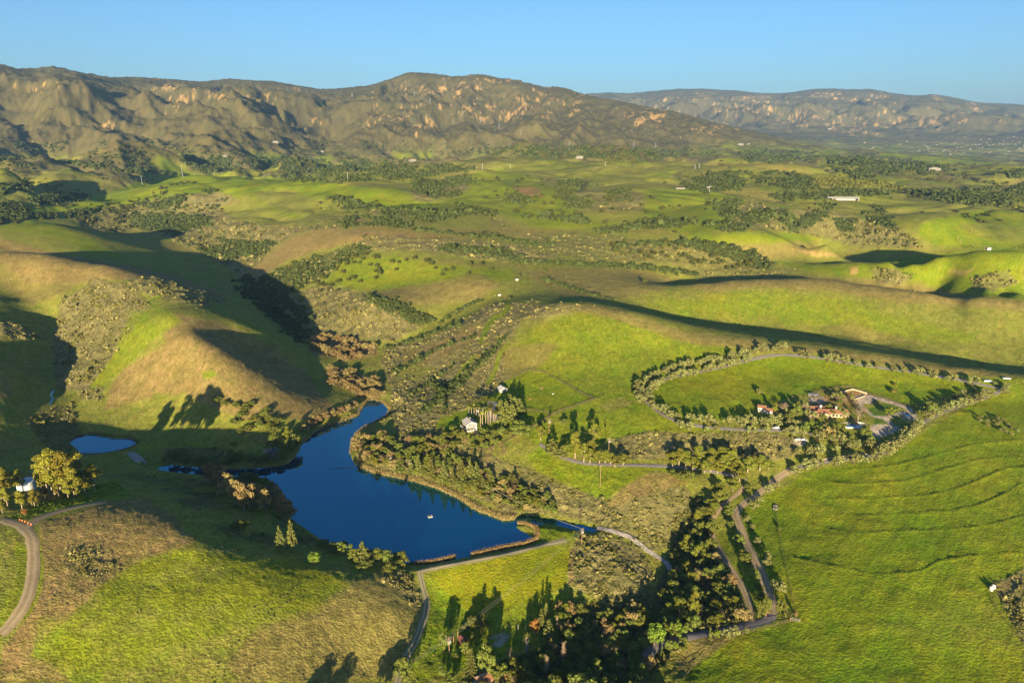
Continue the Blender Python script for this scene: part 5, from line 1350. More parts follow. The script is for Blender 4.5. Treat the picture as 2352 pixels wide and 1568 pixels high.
# trees just below the picture whose shadows reach into it
for u, vb, h, lab in [(690,1660,8.5,"oak below the bottom edge, left of three"),(745,1650,7.5,"oak below the bottom edge, middle of three"),(860,1640,9.5,"oak below the bottom edge, right of three")]:
    x, y, z = hit1(u, vb); plant("oak_tree", x, y, h, lab)
# ---------------------------------------------------------------- roads, channels, reeds
def road_material(name, c, c2, streak):
    m = bpy.data.materials.new(name); m.use_nodes = True
    nt = m.node_tree; b = nt.nodes["Principled BSDF"]; b.inputs["Roughness"].default_value = 0.95; b.inputs["Specular IOR Level"].default_value = 0.15
    tc = nt.nodes.new("ShaderNodeTexCoord"); uv = nt.nodes.new("ShaderNodeSeparateXYZ"); nt.links.new(tc.outputs["UV"], uv.inputs[0])
    n = nt.nodes.new("ShaderNodeTexNoise"); n.inputs["Scale"].default_value = 0.8; n.inputs["Detail"].default_value = 5; nt.links.new(tc.outputs["Object"], n.inputs["Vector"])
    w = nt.nodes.new("ShaderNodeMath"); w.operation = 'SINE'                  # wheel tracks run along the road
    mul = nt.nodes.new("ShaderNodeMath"); mul.operation = 'MULTIPLY'; mul.inputs[1].default_value = 12.5; nt.links.new(uv.outputs[0], mul.inputs[0]); nt.links.new(mul.outputs[0], w.inputs[0])
    ad = nt.nodes.new("ShaderNodeMath"); ad.operation = 'MULTIPLY_ADD'; ad.inputs[1].default_value = streak; nt.links.new(w.outputs[0], ad.inputs[0]); nt.links.new(n.outputs[0], ad.inputs[2])
    mx = nt.nodes.new("ShaderNodeMix"); mx.data_type = 'RGBA'; mx.inputs[6].default_value = (*c, 1); mx.inputs[7].default_value = (*c2, 1)
    mr = nt.nodes.new("ShaderNodeMapRange"); mr.inputs[1].default_value = 0.3; mr.inputs[2].default_value = 0.7; nt.links.new(ad.outputs[0], mr.inputs[0])
    nt.links.new(mr.outputs[0], mx.inputs[0]); nt.links.new(mx.outputs[2], b.inputs["Base Color"])
    return m


ROAD_MATS = {"dirt": road_material("dirt_surface", (.33,.255,.15), (.23,.175,.095), .2), "pale": road_material("pale_track_surface", (.28,.23,.16), (.15,.15,.06), .38),
             "paved": road_material("worn_asphalt", (.20,.18,.165), (.145,.135,.13), .05)}
STONE = flat_material("riprap_stone", (.33,.295,.26), 0.9, 0.35, 1.2)
CONCRETE = flat_material("pale_concrete", (.52,.47,.41), 0.85, 0.15, 0.8)


def ribbon(name, Q, half, mat, lift=0.12, n=4, kind="structure"):
    seg = np.linalg.norm(np.diff(Q, axis=0), axis=1); s = np.concatenate([[0], np.cumsum(seg)])
    m = max(2, int(s[-1] / 1.6)); d = np.linspace(0, s[-1], m)
    P = np.stack([np.interp(d, s, Q[:, 0]), np.interp(d, s, Q[:, 1])], 1)
    T = np.gradient(P, axis=0); T /= np.linalg.norm(T, axis=1)[:, None] + 1e-9
    N = np.stack([-T[:, 1], T[:, 0]], 1)
    wob = 1 + 0.16 * pnoise(d / 5, d * 0 + half, 5) + 0.12 * pnoise(d / 1.7, d * 0 + half, 6)
    V = []; U = []
    for k in range(n + 1):
        f = k / n * 2 - 1
        X = P + N * (f * half * wob)[:, None]
        z = H(X[:, 0], X[:, 1]) + lift - (0.10 if abs(f) == 1 else 0)
        V.append(np.stack([X[:, 0], X[:, 1], z], 1)); U.append(np.full(m, k / n))
    V = np.stack(V, 1).reshape(-1, 3); U = np.stack(U, 1).reshape(-1)
    i = np.arange(m - 1)[:, None] * (n + 1) + np.arange(n)[None]
    F = np.stack([i, i + n + 1, i + n + 2, i + 1], -1).reshape(-1, 4)
    me = mesh_from(name, V, F, mat, True)
    uvl = me.uv_layers.new(name="UVMap"); li = F.ravel(); uv = np.zeros((len(li), 2), np.float32); uv[:, 0] = U[li]
    uvl.data.foreach_set("uv", uv.ravel())
    o = link(name, me)
    return tag(o, kind=kind) if kind else o


for i_, (k_, (P_, w_, s_)) in enumerate(ROADS.items()):
    ribbon(k_, ROAD_XY[k_], w_, ROAD_MATS[s_], 0.14 + 0.01 * i_)


def px_line(P, n=5):
    L = smooth_line(P, n); x, y, z, ok = hit(L[:, 0], L[:, 1]); return np.stack([x, y], 1)


o = ribbon("spillway_apron", px_line([(299,1039),(312,1049),(326,1062)]), 2.6, STONE, 0.25, 6, None)
tag(o, "sloping pale stone spillway apron between the small pond and the lake arm", "spillway")
o = ribbon("spillway_channel", px_line([(1371,1213),(1400,1219),(1440,1231),(1465,1247),(1484,1263),(1510,1279),(1531,1294),(1545,1318)]), 1.5, STONE, 0.5, 6, None)
tag(o, "long curving pale stone overflow channel right of the dam", "channel")
o = ribbon("stream", px_line([(124,896),(119,903),(117,909),(122,915),(117,922),(115,930)]), 0.55, WATER, 0.25, 2)


def scatter_leaves(name, mat, X, Y, Zb, R_, per, label=None, cat=None, tall=1.0, seed=5, size=0.42):
    """one mesh of many small leafy clumps; nobody could count them"""
    rg = np.random.default_rng(seed); n = len(X)
    d = rand_unit(n * per, rg).reshape(n, per, 3); d[..., 2] = np.abs(d[..., 2])
    c = np.stack([X, Y, Zb], 1)[:, None] + d * R_[:, None, None] * rg.uniform(.7, 1.05, (n, per, 1)) * np.array([1, 1, tall])
    nn = d + rand_unit(n * per, rg).reshape(n, per, 3) * .55; nn /= np.linalg.norm(nn, axis=2)[..., None]
    s = (R_[:, None] * size * rg.uniform(.7, 1.3, (n, per))).ravel()
    V = quads_from(c.reshape(-1, 3), nn.reshape(-1, 3), s, rg)
    o = link(name, leaf_mesh(name, V, mat)); return tag(o, label, cat, None, "stuff")


def grid_at(A, x, y):
    fa, fr = _grid_idx(x, y); return A[np.clip(fr.astype(int), 0, NR - 1), np.clip(fa.astype(int), 0, NA - 1)]


RS = np.random.default_rng(33)
scrub_w = ((Wt[SAGE] * .9 + Wt[CHAP] + Wt[WOOD] + Wt[TAN] * .7) / tot) * sstep(1.0, 3.0, LAKE_D) * sstep(0.5, 2.0, ROAD_M)
u = RS.uniform(-40, 2392, 190000); v = np.sqrt(RS.uniform(470.0 ** 2, 1568.0 ** 2, 190000))
x, y, z, ok = hit(u, v); w = grid_at(scrub_w, x, y)
clump = fbm(x / 11, y / 11, 3, 330); keep = ok & (RS.random(len(u)) < w * np.clip(.62 + clump * 1.9, 0.06, 1.2)) & (np.hypot(x, y) < 1700)
x, y, z = x[keep], y[keep], z[keep]; r = np.hypot(x, y)
size = .74 * np.exp(RS.normal(size=len(x)) * .38) * np.clip(r / 480, .75, 2.4)
half = fbm(x / 25, y / 25, 3, 335) + RS.normal(size=len(x)) * .18 < 0.06
scatter_leaves("scrub", M_SHRUB, x[half], y[half], z[half] - .2, size[half], 10, "tan and grey-olive sagebrush scrub over the slopes", "scrub", .8, 6)
half = ~half
scatter_leaves("green_scrub", M_SHRUBG, x[half], y[half], z[half] - .2, size[half], 10, "dark green chaparral scrub over the slopes", "scrub", .9, 7)
# thin pasture weeds: scattered small bushes that give the open grass its specks
u = RS.uniform(-40, 2392, 5200); v = np.sqrt(RS.uniform(560.0 ** 2, 1568.0 ** 2, 5200)); x, y, z, ok = hit(u, v)
keep = ok & (grid_at(scrub_w, x, y) < .4) & (grid_at(LAKE_D, x, y) > 3) & (grid_at(ROAD_M, x, y) > 2) & (fbm(x / 60, y / 60, 3, 300) > -0.02) & (grid_at(infield.astype(np.float32), x, y) < .3)
extra = in_poly_px([(560,1400),(640,1330),(700,1350),(680,1420),(600,1440)], 70, RS) + in_poly_px([(480,1235),(560,1240),(740,1280),(700,1300),(560,1275),(490,1262)], 80, RS) + in_poly_px([(860,1290),(930,1310),(975,1380),(960,1400),(920,1360)], 70, RS)
ex = np.array(extra); xe, ye, ze, _ = hit(ex[:, 0], ex[:, 1])
X = np.concatenate([x[keep], xe]); Y = np.concatenate([y[keep], ye]); ZZ = np.concatenate([z[keep], ze])
scatter_leaves("pasture_weeds", M_SHRUB, X, Y, ZZ - .1, RS.uniform(.25, .75, len(X)) * np.clip(np.hypot(X, Y) / 480, .7, 2), 8, "small pale weeds and bushes dotted over the pasture", "weeds", .9, 8)
gp = np.array(in_poly_px([(25,1185),(100,1152),(200,1118),(265,1105),(285,1130),(215,1150),(120,1170),(50,1190)], 420, RS)); xg, yg, zg, _ = hit(gp[:, 0], gp[:, 1])
scatter_leaves("ground_creeper", M_GREEN, xg, yg, zg - .2, RS.uniform(.4, .8, len(xg)), 9, "bright green creeper bank between the tank grove and the dirt road", "ground cover", .7, 9)
# reeds
def reeds(name, P, half, n, hgt, label, seed):
    Q = px_line(P) if not isinstance(P, np.ndarray) else P
    rg = np.random.default_rng(seed); seg = np.linalg.norm(np.diff(Q, axis=0), axis=1); s = np.concatenate([[0], np.cumsum(seg)])
    d = rg.uniform(0, s[-1], n); X = np.interp(d, s, Q[:, 0]) + rg.uniform(-half, half, n); Y = np.interp(d, s, Q[:, 1]) + rg.uniform(-half, half, n)
    z0 = np.maximum(H(X, Y), 0.0) - .1; an = rg.uniform(0, 6.283, n); h = hgt * rg.uniform(.6, 1.15, n); wd = rg.uniform(.07, .16, n)
    sx, sy = np.cos(an) * wd, np.sin(an) * wd; lx, ly = rg.normal(size=n) * .25, rg.normal(size=n) * .25
    V = np.stack([np.stack([X - sx, Y - sy, z0], 1), np.stack([X + sx, Y + sy, z0], 1), np.stack([X + lx + sx * .6, Y + ly + sy * .6, z0 + h], 1), np.stack([X + lx - sx * .6, Y + ly - sy * .6, z0 + h], 1)], 1).reshape(-1, 3)
    return tag(link(name, leaf_mesh(name, V, M_REED)), label, "reeds", None, "stuff")


reeds("dam_reeds", px_plane([(1192,1202),(1207,1206),(1225,1214),(1234,1226),(1232,1240),(1205,1250),(1160,1258),(1115,1268),(1085,1275)], 0.0), 1.1, 3600, 1.9, "brown reed belt curling round the spit and along the dam's water side", 51)
reeds("corner_reeds", px_plane([(1045,1279),(1020,1285),(985,1292),(940,1296)], 0.0), .9, 900, 1.6, "brown reed clump at the dam's left end", 52)
reeds("shore_reeds", px_plane([(822,1068),(864,1086),(917,1096),(967,1108),(1014,1123),(1061,1146),(1094,1169),(1131,1183),(1161,1194),(1181,1190)], 0.0), 1.4, 3800, 1.6, "golden reed fringe along the lake's right shore", 53)
reeds("inlet_reeds", px_plane([(735,985),(784,968),(821,953),(841,920),(861,917),(881,925),(897,940),(889,953),(866,968),(840,979),(818,996),(808,1015),(806,1042)], 0.0), 1.1, 2000, 1.3, "tan reed fringe round the narrow head of the lake", 54)
reeds("pond_reeds", px_plane([(160,1014),(180,1001),(213,996),(260,1004),(299,1005),(318,1017),(302,1029),(267,1038),(230,1044),(187,1044)], POND_Z), 1.0, 1300, 1.1, "brown reed fringe round the small pond", 55)

# ---- far woods: crowds of trees that read as one mass
WOODS = [[(575,650),(640,620),(720,590),(800,565),(830,560),(850,580),(790,600),(740,640),(700,660),(660,680),(680,720),(640,700),(590,680)],
 [(0,468),(100,452),(190,448),(205,452),(100,470),(30,492),(0,495)],[(0,488),(67,482),(93,495),(187,485),(247,472),(187,495),(100,502),(0,505)],[(333,472),(493,435),(500,448),(433,478),(367,482)],[(300,492),(467,498),(500,515),(400,535),(317,525)],
 [(433,548),(633,558),(567,608),(467,582)],[(0,425),(67,415),(67,448),(0,448)],[(150,375),(330,392),(500,408),(540,412),(420,400),(300,397)],[(650,388),(784,380),(784,422),(650,415)],[(784,368),(951,375),(1084,385),(1084,392),(984,405),(917,415),(784,418)],
 [(951,408),(1067,398),(1084,415),(1051,455),(971,448),(944,425)],[(784,472),(867,468),(867,482),(784,480)],[(877,482),(1084,485),(1084,492),(984,510),(884,490)],[(1017,478),(1084,475),(1157,492),(1084,492)],[(784,502),(901,498),(941,512),(934,525),(867,518),(784,520)],
 [(1281,418),(1334,415),(1331,435),(1284,452)],[(1164,452),(1241,448),(1231,465),(1167,465)],[(1301,455),(1351,452),(1351,475),(1301,485)],[(1401,438),(1447,442),(1437,462),(1401,462)],[(1484,505),(1568,502),(1568,522),(1417,532),(1367,528)],
 [(1084,542),(1137,542),(1251,558),(1271,548),(1267,565),(1197,562),(1137,548)],[(1017,565),(1161,572),(1161,592),(1084,582),(1017,578)],[(1204,603),(1451,609),(1551,622),(1551,628),(1451,616),(1204,608)],
 [(1568,415),(1651,398),(1708,398),(1708,435),(1635,448),(1568,425)],[(1755,448),(1858,448),(1918,435),(2068,442),(2018,452),(1968,448),(1868,462),(1801,462)],[(1845,362),(1935,358),(2068,365),(2151,378),(2201,395),(2035,392),(1901,375)],[(1901,388),(1935,392),(1968,408),(2035,402),(2068,388)],
 [(1928,475),(2018,475),(2035,492),(1995,492)],[(1875,465),(1918,468),(1901,482)],[(1625,462),(1701,458),(1688,482),(1661,492),(1688,508),(1751,485),(1815,485),(1755,508),(1701,532),(1655,532)],[(1811,512),(1885,485),(1901,492),(1835,532),(1811,532)],[(1918,508),(1961,502),(1955,535),(1921,528)],
 [(1995,502),(2051,502),(2048,522),(2001,512)],[(2195,448),(2251,452),(2235,468)],[(2301,398),(2352,392),(2352,412)],[(1568,558),(1651,565),(1718,582),(1775,615),(1755,622),(1685,595),(1568,565)],
 [(540,640),(580,660),(640,720),(700,760),(690,790),(640,740),(570,690)],[(850,690),(900,690),(960,720),(1000,735),(960,745),(900,715)],[(1000,350),(1200,335),(1500,340),(1650,350),(1500,370),(1200,360)],[(400,365),(700,365),(780,372),(640,385),(480,395)],[(1708,400),(1830,395),(1900,430),(1800,440)],[(2070,440),(2352,430),(2352,470),(2200,470)],[(1700,350),(1850,345),(1845,365),(1720,375)]]
A = []
for P in WOODS:
    Pn = np.array(P, float); ar = 0.5 * abs(np.sum(Pn[:, 0] * np.roll(Pn[:, 1], -1) - np.roll(Pn[:, 0], -1) * Pn[:, 1]))
    A += in_poly_px(P, int(min(max(ar / 9.0, 12), 620)), RS)
A = np.array(A); A += RS.normal(size=A.shape) * np.array([7.0, 2.2]); x, y, z, ok = hit(A[:, 0], A[:, 1]); keep = ok & (np.hypot(x, y) < 5200) & (fbm(x / 70, y / 70, 3, 320) > -0.16)
x, y, z = x[keep], y[keep], z[keep]
rad = RS.uniform(1.9, 3.6, len(x)) * np.clip(np.hypot(x, y) / 1100, .8, 2.2)
scatter_leaves("woodland", M_WOODS, x, y, z - .3, rad, 22, "dark oak woods crowding the gullies and foothills in the distance", "woods", 1.25, 12, .40)
u = RS.uniform(-40, 2392, 16000); v = RS.uniform(325, 600, 16000); x, y, z, ok = hit(u, v)
keep = ok & (RS.random(len(u)) < .9 * grid_at(((Wt[CHAP] + .5 * Wt[SAGE]) / tot), x, y)) & (np.hypot(x, y) < 4000) & (fbm(x / 140, y / 140, 3, 310) > 0.02)
x, y, z = x[keep], y[keep], z[keep]
scatter_leaves("far_brush", M_WOODS, x, y, z - .3, RS.uniform(1.2, 2.6, len(x)) * np.clip(np.hypot(x, y) / 1100, .8, 2.4), 10, "dark brush scattered over the far foothills", "brush", .9, 13, .5)
u = RS.uniform(-60, 2412, 26000); v = RS.uniform(400, 620, 26000); x, y, z, ok = hit(u, v)
keep = ok & (RS.random(len(u)) < grid_at(RAVINE.astype(np.float32), x, y) ** 1.5 * np.clip(.5 + 2.5 * fbm(x / 60, y / 60, 3, 340), 0, 1))
x, y, z = x[keep], y[keep], z[keep]
scatter_leaves("ravine_woods", M_WOODS, x, y, z - .4, 2.3 * np.exp(RS.normal(size=len(x)) * .3) * np.clip(np.hypot(x, y) / 1300, .8, 2.0), 16, "dark oaks and brush filling the ravines between the rolling hills", "woods", 1.2, 15, .42)
CREEKS = [([(1140,590),(1204,604),(1300,607),(1380,609),(1451,613),(1551,624),(1600,632)],2.6),([(1084,545),(1137,546),(1190,556),(1251,563)],3.4),([(1017,571),(1090,576),(1161,586),(1200,598)],3.2),([(877,484),(940,486),(1000,492),(1084,488),(1120,495)],4.0),([(951,528),(1010,535),(1074,541)],2.2),
 ([(1367,531),(1417,534),(1484,519),(1568,513),(1640,520)],4.2),([(1420,566),(1568,559),(1651,567),(1718,583),(1775,617)],3.0),([(1247,641),(1290,655),(1340,672),(1407,691)],1.5),([(884,801),(937,787),(1011,761),(1061,744)],1.8),([(987,876),(1011,894),(1014,921),(1031,937)],1.7),([(560,640),(600,680),(650,735),(690,775)],3.0),([(840,680),(870,695),(905,715)],2.0),
 ([(650,690),(690,720),(700,745)],3.0),([(1640,480),(1700,500),(1760,495),(1830,520)],4.0),([(1200,500),(1300,505),(1360,515)],4.0),([(760,455),(820,470),(880,480)],4.0),([(1010,740),(1080,700),(1110,690)],1.6),([(890,862),(950,835),(1010,800),(1090,775)],1.5),([(965,948),(1030,905),(1080,860),(1120,810)],1.6),([(1010,908),(1060,870),(1110,830),(1160,775)],1.5),([(940,905),(985,880),(1040,840)],1.4)]
cx, cy, cr = [], [], []
for P, r_ in CREEKS:
    Q = px_line(P); sg = np.linalg.norm(np.diff(Q, axis=0), axis=1); ss = np.concatenate([[0], np.cumsum(sg)]); n = int(ss[-1] / (r_ * .55)); d = RS.uniform(0, ss[-1], n)
    cx.append(np.interp(d, ss, Q[:, 0]) + RS.normal(size=n) * r_ * 1.1); cy.append(np.interp(d, ss, Q[:, 1]) + RS.normal(size=n) * r_ * 1.1); cr.append(r_ * np.exp(RS.normal(size=n) * .35))
cx, cy, cr = map(np.concatenate, (cx, cy, cr))
scatter_leaves("creek_woods", M_WOODS, cx, cy, H(cx, cy) - .3, cr, 26, "dark lines of oaks and willows marking the creeks and gullies", "woods", 1.3, 16, .36)
# orchard in rows
ox = []
for P, ang in (([(1828,410),(1900,402),(1990,412),(2100,434),(2060,440),(1940,432),(1850,428)], .3), ([(1568,400),(1640,392),(1660,410),(1600,415)], .3), ([(1370,362),(1470,362),(1450,378),(1380,376)], -.2), ([(2240,455),(2352,450),(2352,480),(2300,478)], .1)):
    Q = np.array(P, float); xq, yq, zq, _ = hit(Q[:, 0], Q[:, 1]); W_ = np.stack([xq, yq], 1); lo, hi = W_.min(0), W_.max(0)
    gx, gy = np.meshgrid(np.arange(lo[0], hi[0], 9.0), np.arange(lo[1], hi[1], 16.0)); gx = gx.ravel(); gy = gy.ravel(); m_ = poly_sdf(gx, gy, W_) < 0
    ox.append(np.stack([gx[m_], gy[m_]], 1)[:2600])
ox = np.concatenate(ox)
scatter_leaves("orchard", M_OAK, ox[:, 0], ox[:, 1], H(ox[:, 0], ox[:, 1]) - .2, np.full(len(ox), 2.9), 8, "dark green orchard rows on the distant flat ridges", "orchard", 1.0, 14, .6)

# ---------------------------------------------------------------- building kit
M_WHITE = flat_material("white_paint", (.44,.42,.37), 0.7, 0.05, 1.0)
M_CREAM = flat_material("cream_stucco", (.34,.265,.18), 0.85, 0.08, 1.0)
M_ROOFG = flat_material("pale_grey_roof", (.36,.34,.30), 0.8, 0.10, 2.0)
M_ROOFW = flat_material("white_metal_roof", (.38,.37,.355), 0.5, 0.05, 1.0)
M_TILE = flat_material("terracotta_tiles", (.26,.125,.07), 0.85, 0.25, 3.0)
M_DARKROOF = flat_material("dark_roof", (.09,.085,.085), 0.8, 0.15, 2.0)
M_GLASS = flat_material("window_glass", (.03,.04,.05), 0.1, 0.0, 1, 0.6)
M_WOODD = flat_material("weathered_wood", (.105,.078,.055), 0.85, 0.2, 2.0)
M_POLE = flat_material("pole_wood", (.27,.17,.10), 0.9, 0.15, 2.0)
M_FARWHITE = flat_material("far_white_wall", (.18,.17,.15), 0.8, 0.1)
M_STEEL = flat_material("galvanised_steel", (.24,.24,.235), 0.5, 0.08, 1.0, 0.4)
M_TANK = flat_material("tank_steel", (.42,.47,.52), 0.45, 0.08, 0.6, 0.4)
M_REDWOOD = flat_material("dark_red_boards", (.16,.06,.045), 0.85, 0.15, 2.0)
M_ORANGECONE = flat_material("orange_plastic", (.80,.14,.03), 0.5, 0.0)
M_BLUE = flat_material("pool_tile_water", (.02,.22,.55), 0.05, 0.0, 1, 0.5)
M_PALESTONE = flat_material("pale_paving", (.40,.36,.31), 0.85, 0.1, 1.0)
M_CAR = flat_material("white_car_paint", (.42,.42,.41), 0.25, 0.0, 1, 0.5)
M_CARD = flat_material("dark_car_paint", (.10,.14,.20), 0.25, 0.0, 1, 0.5)
M_TYRE = flat_material("tyre_rubber", (.02,.02,.02), 0.9, 0.0)
M_WIRE = flat_material("wire_metal", (.30,.28,.25), 0.5, 0.0)
M_TEAL = flat_material("teal_tank_roof", (.05,.12,.13), 0.6, 0.1)
M_ORANGEROCK = flat_material("orange_boulder", (.42,.23,.10), 0.9, 0.25, 0.8)


def box(x0, x1, y0, y1, z0, z1):
    V = [(x0,y0,z0),(x1,y0,z0),(x1,y1,z0),(x0,y1,z0),(x0,y0,z1),(x1,y0,z1),(x1,y1,z1),(x0,y1,z1)]
    return V, [(0,3,2,1),(4,5,6,7),(0,1,5,4),(1,2,6,5),(2,3,7,6),(3,0,4,7)]


def part(name, shapes, mat, parent):
    V, F = join(shapes if isinstance(shapes, list) else [shapes])
    return link(name, mesh_from(name, V, F, mat), parent)


def gable_wall(w, d, h, rise):
    """walls of a gabled box, ridge along y"""
    a, b = w / 2, d / 2
    V = [(-a,-b,0),(a,-b,0),(a,b,0),(-a,b,0),(-a,-b,h),(a,-b,h),(a,b,h),(-a,b,h),(0,-b,h+rise),(0,b,h+rise)]
    return V, [(0,3,2,1),(0,1,5,8,4),(1,2,6,5),(2,3,7,9,6),(3,0,4,7),(4,8,9,7),(5,6,9,8)]


def gable_roof(w, d, h, rise, over=.45, t=.16):
    a, b = w / 2 + over, d / 2 + over; dz = rise * over / (w / 2)
    V = []
    for yy in (-b, b):
        V += [(-a,yy,h-dz+.03),(0,yy,h+rise+.03),(a,yy,h-dz+.03),(a,yy,h-dz+.03+t),(0,yy,h+rise+.03+t),(-a,yy,h-dz+.03+t)]
    return V, [(0,1,4,5),(1,2,3,4),(11,10,7,6),(10,9,8,7),(5,4,10,11),(4,3,9,10),(0,6,7,1),(1,7,8,2),(0,5,11,6),(2,8,9,3)]


def window(parent, x, y, z, w, h, face, fm=None):
    """framed pane on a wall; face: 'f' front (-y), 'l' (-x), 'r' (+x)"""
    t = .05
    if face == 'f': fr, pn = box(x-w/2-.08,x+w/2+.08,y-t,y+.02,z-.08,z+h+.08), box(x-w/2,x+w/2,y-t-.03,y-t,z,z+h)
    elif face == 'r': fr, pn = box(x-.02,x+t,y-w/2-.08,y+w/2+.08,z-.08,z+h+.08), box(x+t,x+t+.03,y-w/2,y+w/2,z,z+h)
    else: fr, pn = box(x-t,x+.02,y-w/2-.08,y+w/2+.08,z-.08,z+h+.08), box(x-t-.03,x-t,y-w/2,y+w/2,z,z+h)
    f = part("window", fr, fm or M_WHITE, parent); part("pane", pn, M_GLASS, f)


def site(u, v, sink=0.0):
    x, y, z = hit1(u, v); return (x, y, z - sink)


def shifted(s, dx, dy, dz=0):
    V, F = s; return [(x + dx, y + dy, z + dz) for x, y, z in V], F


# ---- white house on the knoll
e = tag(empty("white_house", site(1079, 984, .3), R(24)), "two-storey white house with pale gabled roof and wooden deck on the knoll above the lake", "house")
w_, d_ = 7.0, 8.2
part("wall", gable_wall(w_, d_, 5.0, 1.7), M_WHITE, e)
rf = part("roof", gable_roof(w_, d_, 5.0, 1.7, .55), M_ROOFG, e)
part("chimney", box(.6,1.2,1.6,2.2,5.6,7.4), M_CREAM, rf)
part("gable_glazing", box(-2.3,2.3,-d_/2-.06,-d_/2,4.4,5.0), M_GLASS, e)
for x in (-2.2, -.9, .9, 2.2): window(e, x, -d_/2, 3.1, .9, .9, 'f')
for x in (-2, 0, 2): window(e, x, -d_/2, .7, 1.2, 1.3, 'f')
for y in (-2.6, -.8, 1.0, 2.6): window(e, -w_/2, y, 3.0, 1.0, 1.2, 'l')
dk = part("deck", [box(-w_/2-2.0,-w_/2,-d_/2-1.6,d_/2-1,2.35,2.55), box(-w_/2,1.0,-d_/2-1.6,-d_/2-.05,2.35,2.55)], M_WOODD, e)
part("railing", [box(-w_/2-2.0,-w_/2-1.93,-d_/2-1.6,d_/2-1,3.35,3.45), box(-w_/2-1.93,1.0,-d_/2-1.6,-d_/2-1.53,3.35,3.45)] + [box(-w_/2-2.0,-w_/2-1.93,-d_/2-1.6+k*.9,-d_/2-1.5+k*.9,2.55,3.35) for k in range(9)] + [box(-w_/2-1.0+k*.9,-w_/2-.93+k*.9,-d_/2-1.6,-d_/2-1.53,2.55,3.35) for k in range(6)], M_WHITE, dk)
for x, y in ((-w_/2-1.9,-d_/2-1.5),(-w_/2-1.9,0),(-w_/2-1.9,d_/2-1.2),(-1.2,-d_/2-1.5),(.85,-d_/2-1.5)): part("deck_post", box(x-.09,x+.09,y-.09,y+.09,-.6,2.35), M_WHITE, dk)
# ---- low white building by the palms
e = tag(empty("flat_roofed_building", site(1105, 947, .2), R(8)), "low white building with dark flat roof and red door behind the fan palms", "building")
part("wall", box(-3.0,3.0,-2.2,2.2,0,2.9), M_WHITE, e); part("roof", box(-3.4,3.4,-2.7,2.5,2.9,3.15), M_DARKROOF, e); part("roof_edge", box(-3.42,3.42,-2.75,-2.7,2.88,3.2), M_WHITE, e)
dr = part("door", box(-1.5,-.5,-2.26,-2.2,0,2.1), M_REDWOOD, e); part("handle", box(-.65,-.6,-2.30,-2.26,1,1.1), M_STEEL, dr)
window(e, 1.3, -2.2, 1.1, 1.3, 1.0, 'f')
# ---- grey barn above the cypresses
e = tag(empty("barn", site(1154, 899, .2), R(30)), "small white barn with pale grey gabled roof and open posts above the cypresses", "barn")
part("wall", gable_wall(4.6, 5.4, 3.0, 1.3), M_WHITE, e); part("roof", gable_roof(4.6, 5.4, 3.0, 1.3, .5), M_ROOFW, e)
for x in (-1.4, 0, 1.4): window(e, x, -2.7, .6, .8, 1.6, 'f')
part("porch_roof", box(-2.4,2.4,-4.2,-2.75,2.45,2.58), M_ROOFW, e)
for x in (-2.2, -.75, .75, 2.2): part("porch_post", box(x-.07,x+.07,-4.1,-3.96,-.3,2.45), M_WOODD, e)
# ---- water tank in the grove
e = tag(empty("water_tank", site(62, 1124, .2)), "cylindrical pale blue-grey steel water tank inside the eucalyptus grove", "tank")
V = []; F = []; n_ = 40
for k in range(n_):
    a = 2 * math.pi * k / n_; V += [(4.1*math.cos(a),4.1*math.sin(a),-.5),(4.1*math.cos(a),4.1*math.sin(a),5.2)]
for k in range(n_): F.append((2*k,2*((k+1)%n_),2*((k+1)%n_)+1,2*k+1))
part("shell", (V, F), M_TANK, e)
V = [(0,0,6.0)] + [(4.25*math.cos(2*math.pi*k/n_),4.25*math.sin(2*math.pi*k/n_),5.2) for k in range(n_)] + [(4.25*math.cos(2*math.pi*k/n_),4.25*math.sin(2*math.pi*k/n_),5.05) for k in range(n_)]
F = [(0,1+k,1+(k+1)%n_) for k in range(n_)] + [(1+k,1+n_+k,1+n_+(k+1)%n_,1+(k+1)%n_) for k in range(n_)]
part("roof", (V, F), M_TANK, e)
part("ladder", [box(1.3,1.36,-4.1,-3.98,0,5.2), box(1.8,1.86,-4.1,-3.98,0,5.2)] + [box(1.36,1.8,-4.08,-4.02,.4*k,.4*k+.05) for k in range(13)], M_DARKROOF, e)
# ---- lakeside cabin
e = tag(empty("lakeside_cabin", site(626, 1047, .2), R(12)), "small dark red cabin with white windows at the lake's left arm", "cabin")
part("wall", gable_wall(4.6, 5.0, 3.4, 1.1), M_REDWOOD, e); part("roof", gable_roof(4.6, 5.0, 3.4, 1.1, .4), M_DARKROOF, e)
for x in (-1.4, 0, 1.4): window(e, x, -2.5, 2.0, .8, .9, 'f')
for x in (-1.0, 1.0): window(e, x, -2.5, .5, .9, 1.0, 'f')
part("deck", box(-4.8,-2.3,-2.8,.5,-.1,.15), M_PALESTONE, e)
